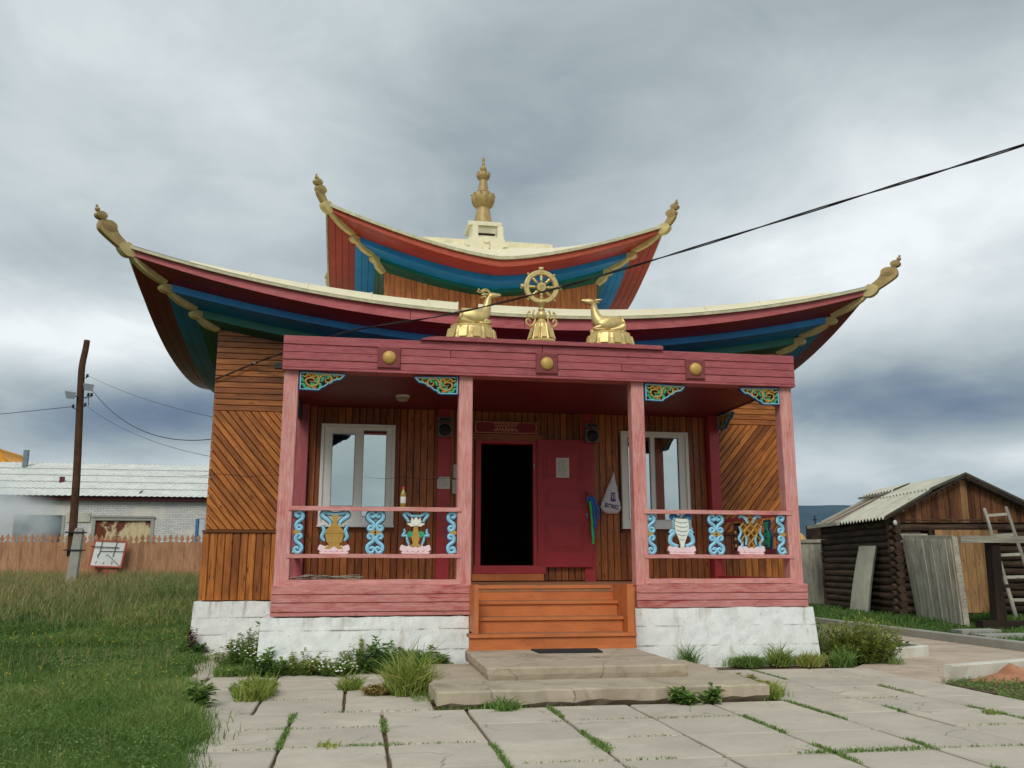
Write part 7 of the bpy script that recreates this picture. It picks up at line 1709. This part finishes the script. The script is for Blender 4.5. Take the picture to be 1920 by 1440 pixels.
def plant(name, x, y, r, h, style, label, cat='weed', ry=None, n=None, mat=None, flowers=0, group=None, z=None, tint=.4, seed=0):
    z = terrain(x, y)+.02 if z is None else z; ry = ry or r
    t = thing(name, (x, y, z), label, cat, group)
    q = np.random.default_rng(int(abs(x*1000+y*77))+seed)
    Vs, Fs, Ts, off = [], [], [], 0
    def leaf(c, d, L, W, tn):
        nonlocal off
        d = np.array(d, float); d /= np.linalg.norm(d)+1e-9; s = np.cross(d, [0, 0, 1]); s /= np.linalg.norm(s)+1e-6; up = np.cross(s, d); c = np.array(c)
        Vs.extend([c, c+d*L*.45+s*W*.5+up*W*.12, c+d*L-np.array([0, 0, L*.18]), c+d*L*.45-s*W*.5+up*W*.12]); Fs.append((off, off+1, off+2, off+3)); Ts.extend([tn]*4); off += 4
    stems = n or 14
    stemb = MB()
    for k in range(stems):
        a = q.uniform(0, 2*PI); rr = math.sqrt(q.uniform(0, 1)); bx, by = x+r*rr*.55*math.cos(a), y+ry*rr*.55*math.sin(a); hh = h*q.uniform(.5, 1.05)*(1-.35*rr)
        tx, ty = x+r*rr*math.cos(a)*1.0, y+ry*rr*math.sin(a)*1.0
        pts = [np.array([bx+(tx-bx)*u+q.normal(0, .008), by+(ty-by)*u+q.normal(0, .008), z+hh*u**.9]) for u in (0, .25, .5, .75, 1)]
        if style == 'grassy':
            for _ in range(7):
                b0 = np.array([bx+q.normal(0, .02), by+q.normal(0, .02), z]); L = hh*q.uniform(.7, 1.2); d = np.array([q.normal(0, .35)+(tx-bx)*1.5, q.normal(0, .35)+(ty-by)*1.5, 1.0]); d /= np.linalg.norm(d)
                tn = float(np.clip(q.normal(tint, .2), 0, 1)); m1 = b0+d*L*.6; w = np.cross(d, [q.normal(), q.normal(), .1]); w = w/np.linalg.norm(w)*.0065
                Vs.extend([b0-w, b0+w, m1+w*.8, m1-w*.8]); Fs.append((off, off+1, off+2, off+3)); Ts.extend([tn]*4); off += 4
                tp = m1+(d+np.array([q.normal(0, .5), q.normal(0, .5), -.25]))*L*.45; Vs.extend([m1-w*.8, m1+w*.8, tp+w*.1, tp-w*.1]); Fs.append((off, off+1, off+2, off+3)); Ts.extend([tn]*4); off += 4
        else:
            stemb.tube([tuple(p_) for p_ in pts], [.003, .003, .0022, .002, .001], 4)
            nl = {'broad': 16, 'bushy': 46, 'spiky': 60}[style]
            for _ in range(nl):
                u = q.uniform(.08, 1); i = min(int(u*4), 3); c = pts[i]+(pts[i+1]-pts[i])*(u*4-i); a2 = q.uniform(0, 2*PI)
                if style == 'broad': L, W, el = q.uniform(.06, .12), q.uniform(.03, .055), q.uniform(-.1, .9)
                elif style == 'bushy': L, W, el = q.uniform(.028, .06), q.uniform(.014, .026), q.uniform(-.3, .9)
                else: L, W, el = q.uniform(.05, .11), q.uniform(.010, .017), q.uniform(-.2, 1.2)
                leaf(c, (math.cos(a2), math.sin(a2), el), L, W, float(np.clip(q.normal(tint, .18)+.25*(u-.5), 0, 1)))
    o = link('leaves', foliage_mesh('leaves', mat or 'leaf', np.array(Vs)-np.array([x, y, z]), Fs, Ts), t, (x, y, z))
    if stemb.v: stemb.build('stem', 'dockred' if mat == 'dockred' else 'stemg', t)
    if flowers:
        f = MB()
        for _ in range(flowers):
            a = q.uniform(0, 2*PI); rr = math.sqrt(q.uniform(0, 1)); f.ball((x+r*rr*math.cos(a), y+ry*rr*math.sin(a)-.02, z+h*q.uniform(.55, 1.0)*(1-.4*rr)), q.uniform(.009, .015), 6, sz=.6)
        tag(f.build('flower', 'petalw', t), kind='stuff')
    return t
# along the left plinth
plant('flowering_weed', -.38, .18, .30, .42, 'bushy', 'dense weed with many white flowers at the left corner of the porch plinth', n=60, flowers=75, tint=.5)
plant('flowering_weed', -.30, 1.15, .26, .50, 'bushy', 'tall weed with round leaves between the two left plinths', n=36, tint=.45)
plant('tall_weed', -.14, .42, .14, .62, 'broad', 'broad leaved weed climbing the left corner of the porch plinth', n=12, tint=.3)
plant('broadleaf_weed', .02, -.42, .24, .34, 'broad', 'dark broad leaved weed right of the white flowered clump', n=20, tint=.2)
plant('flowering_weed', .42, -.28, .30, .30, 'bushy', 'pale feathery weed at the plinth left of the small daisies', n=46, flowers=8, tint=.65)
plant('flowering_weed', .78, -.45, .26, .22, 'bushy', 'low clump of small white daisies under the left plinth', n=40, flowers=60, tint=.5)
plant('feathery_weed', 1.02, -.20, .20, .42, 'bushy', 'upright feathery weed behind the daisies on the left plinth', n=30, flowers=6, tint=.6)
plant('broadleaf_weed', 1.28, -.36, .24, .46, 'broad', 'large dark broad leaved weed in the middle of the left plinth', n=26, tint=.12)
plant('feathery_weed', 1.58, -.30, .20, .34, 'bushy', 'small tangled weed between the two broad leaved plants', n=26, tint=.6)
plant('broadleaf_weed', 1.82, -.34, .24, .34, 'broad', 'broad leaved weed at the right part of the left plinth', n=22, tint=.2)
plant('feathery_weed', 2.02, .0+(-.22), .12, .28, 'bushy', 'thin sprawling weed beside the upper concrete slab', n=10, tint=.5)
plant('creeping_weed', 1.95, -.62, .26, .10, 'bushy', 'low creeping weed on the concrete left of the upper slab', n=16, tint=.6)
# in the paving
plant('grass_clump', .07, -2.05, .26, .32, 'grassy', 'yellow green grass clump on the paving left of the small tuft', n=70, mat='yleaf', tint=.4, ry=.62)
plant('creeping_weed', .05, -1.75, .30, .14, 'bushy', 'flat leafy weed under the yellow green grass clump', n=44, tint=.4, ry=.5)
plant('grass_tuft', .93, -1.62, .16, .26, 'grassy', 'small yellow green tuft in the paving joint', n=26, mat='yleaf', tint=.35)
plant('grass_clump', 1.50, -2.08, .25, .56, 'grassy', 'tall bushy grass clump left of the low concrete slab', n=110, mat='yleaf', tint=.42)
plant('grass_clump', 1.50, -1.80, .12, .74, 'grassy', 'thin tall shoots behind the bushy clump beside the slab', n=14, tint=.2)
plant('reddish_weed', 1.24, -2.0, .20, .14, 'bushy', 'low reddish brown weed left of the tall grass clump', n=20, mat='yleaf', tint=.9)
plant('grass_tuft', 2.24, -3.06, .24, .15, 'grassy', 'green grass tuft against the front edge of the low slab', n=30, tint=.25)
plant('broadleaf_weed', 3.86, -3.06, .12, .16, 'broad', 'small broad leaved weed at the right part of the low slab edge', n=10, tint=.3)
plant('broadleaf_weed', 4.16, -3.08, .09, .20, 'broad', 'thin reddish stemmed weed at the right end of the low slab edge', n=6, tint=.35)
plant('grass_clump', 4.80, -2.72, .30, .22, 'grassy', 'yellow green clump at the right end of the low slab', n=60, mat='yleaf', tint=.5, ry=.3)
plant('reddish_weed', 4.95, -2.0, .20, .14, 'bushy', 'dry yellowish weed trailing along the right side of the low slab', n=24, mat='yleaf', tint=.7, ry=.45)
plant('grass_tuft', 4.98, -.28, .13, .42, 'grassy', 'spiky green grass tuft against the right plinth', n=16, tint=.2)
plant('grass_clump', 5.75, -.36, .30, .24, 'grassy', 'low grass along the right plinth, left of the seed stalks', n=46, tint=.35, ry=.14)
plant('seed_stalk_weed', 6.12, -.34, .22, .36, 'grassy', 'seeding grass stalks in the middle of the right plinth', n=34, mat='yleaf', tint=.35, ry=.14)
plant('grass_clump', 6.50, -.42, .26, .26, 'grassy', 'pale seeding grass near the right plinth corner', n=46, mat='yleaf', tint=.6, ry=.16)
plant('grass_clump', 6.88, -.52, .20, .34, 'grassy', 'bright green grass between the plinth corner and the big bush', n=34, tint=.35)
plant('weed_bush', 7.36, -.18, .56, .64, 'spiky', 'big bush of spiky green weeds right of the temple', n=170, mat='yleaf', tint=.48, ry=.42)
plant('weed_bush', 7.2, .9, .42, .62, 'spiky', 'rear weed bush in the soil bed beside the temple wall', n=70, tint=.55, ry=.5)
plant('dark_weed', 8.25, .62, .30, .24, 'broad', 'dark leafy weed behind the short white kerb end', n=26, tint=.1)
plant('dock_plant', -1.30, 2.42, .22, .20, 'broad', 'dock plant with dark leaves at the corner of the main plinth', n=16, tint=.1)
ds = plant('dock_seed_head', -1.28, 2.40, .05, .56, 'bushy', 'rusty red dock seed head against the white main plinth', n=7, mat='dockred', tint=.3)
plant('broadleaf_weed', -.34, -2.55, .12, .26, 'broad', 'small leafy plant at the grass edge left of the paving clump', n=12, tint=.3)
plant('grass_tuft', .82, -4.45, .14, .07, 'grassy', 'pale low tuft between paving slabs near the front', n=12, mat='yleaf', tint=.55)
plant('grass_tuft', 6.2, -4.02, .09, .10, 'grassy', 'small yellow green tuft on the far right paving', n=12, mat='yleaf', tint=.3)
plant('weed_clump', 14.25, 6.6, .55, .30, 'bushy', 'dark green weeds between the leaning gate and the dark post', n=60, tint=.15, ry=.5)
plant('weed_clump', 12.6, 13.2, .5, .75, 'bushy', 'tall weeds in front of the grey board fence', n=40, tint=.3, ry=.5)
plant('thistle_patch', -3.4, 11.5, .8, .7, 'bushy', 'tall weeds with greyish heads near the left corner of the temple', n=50, tint=.45)
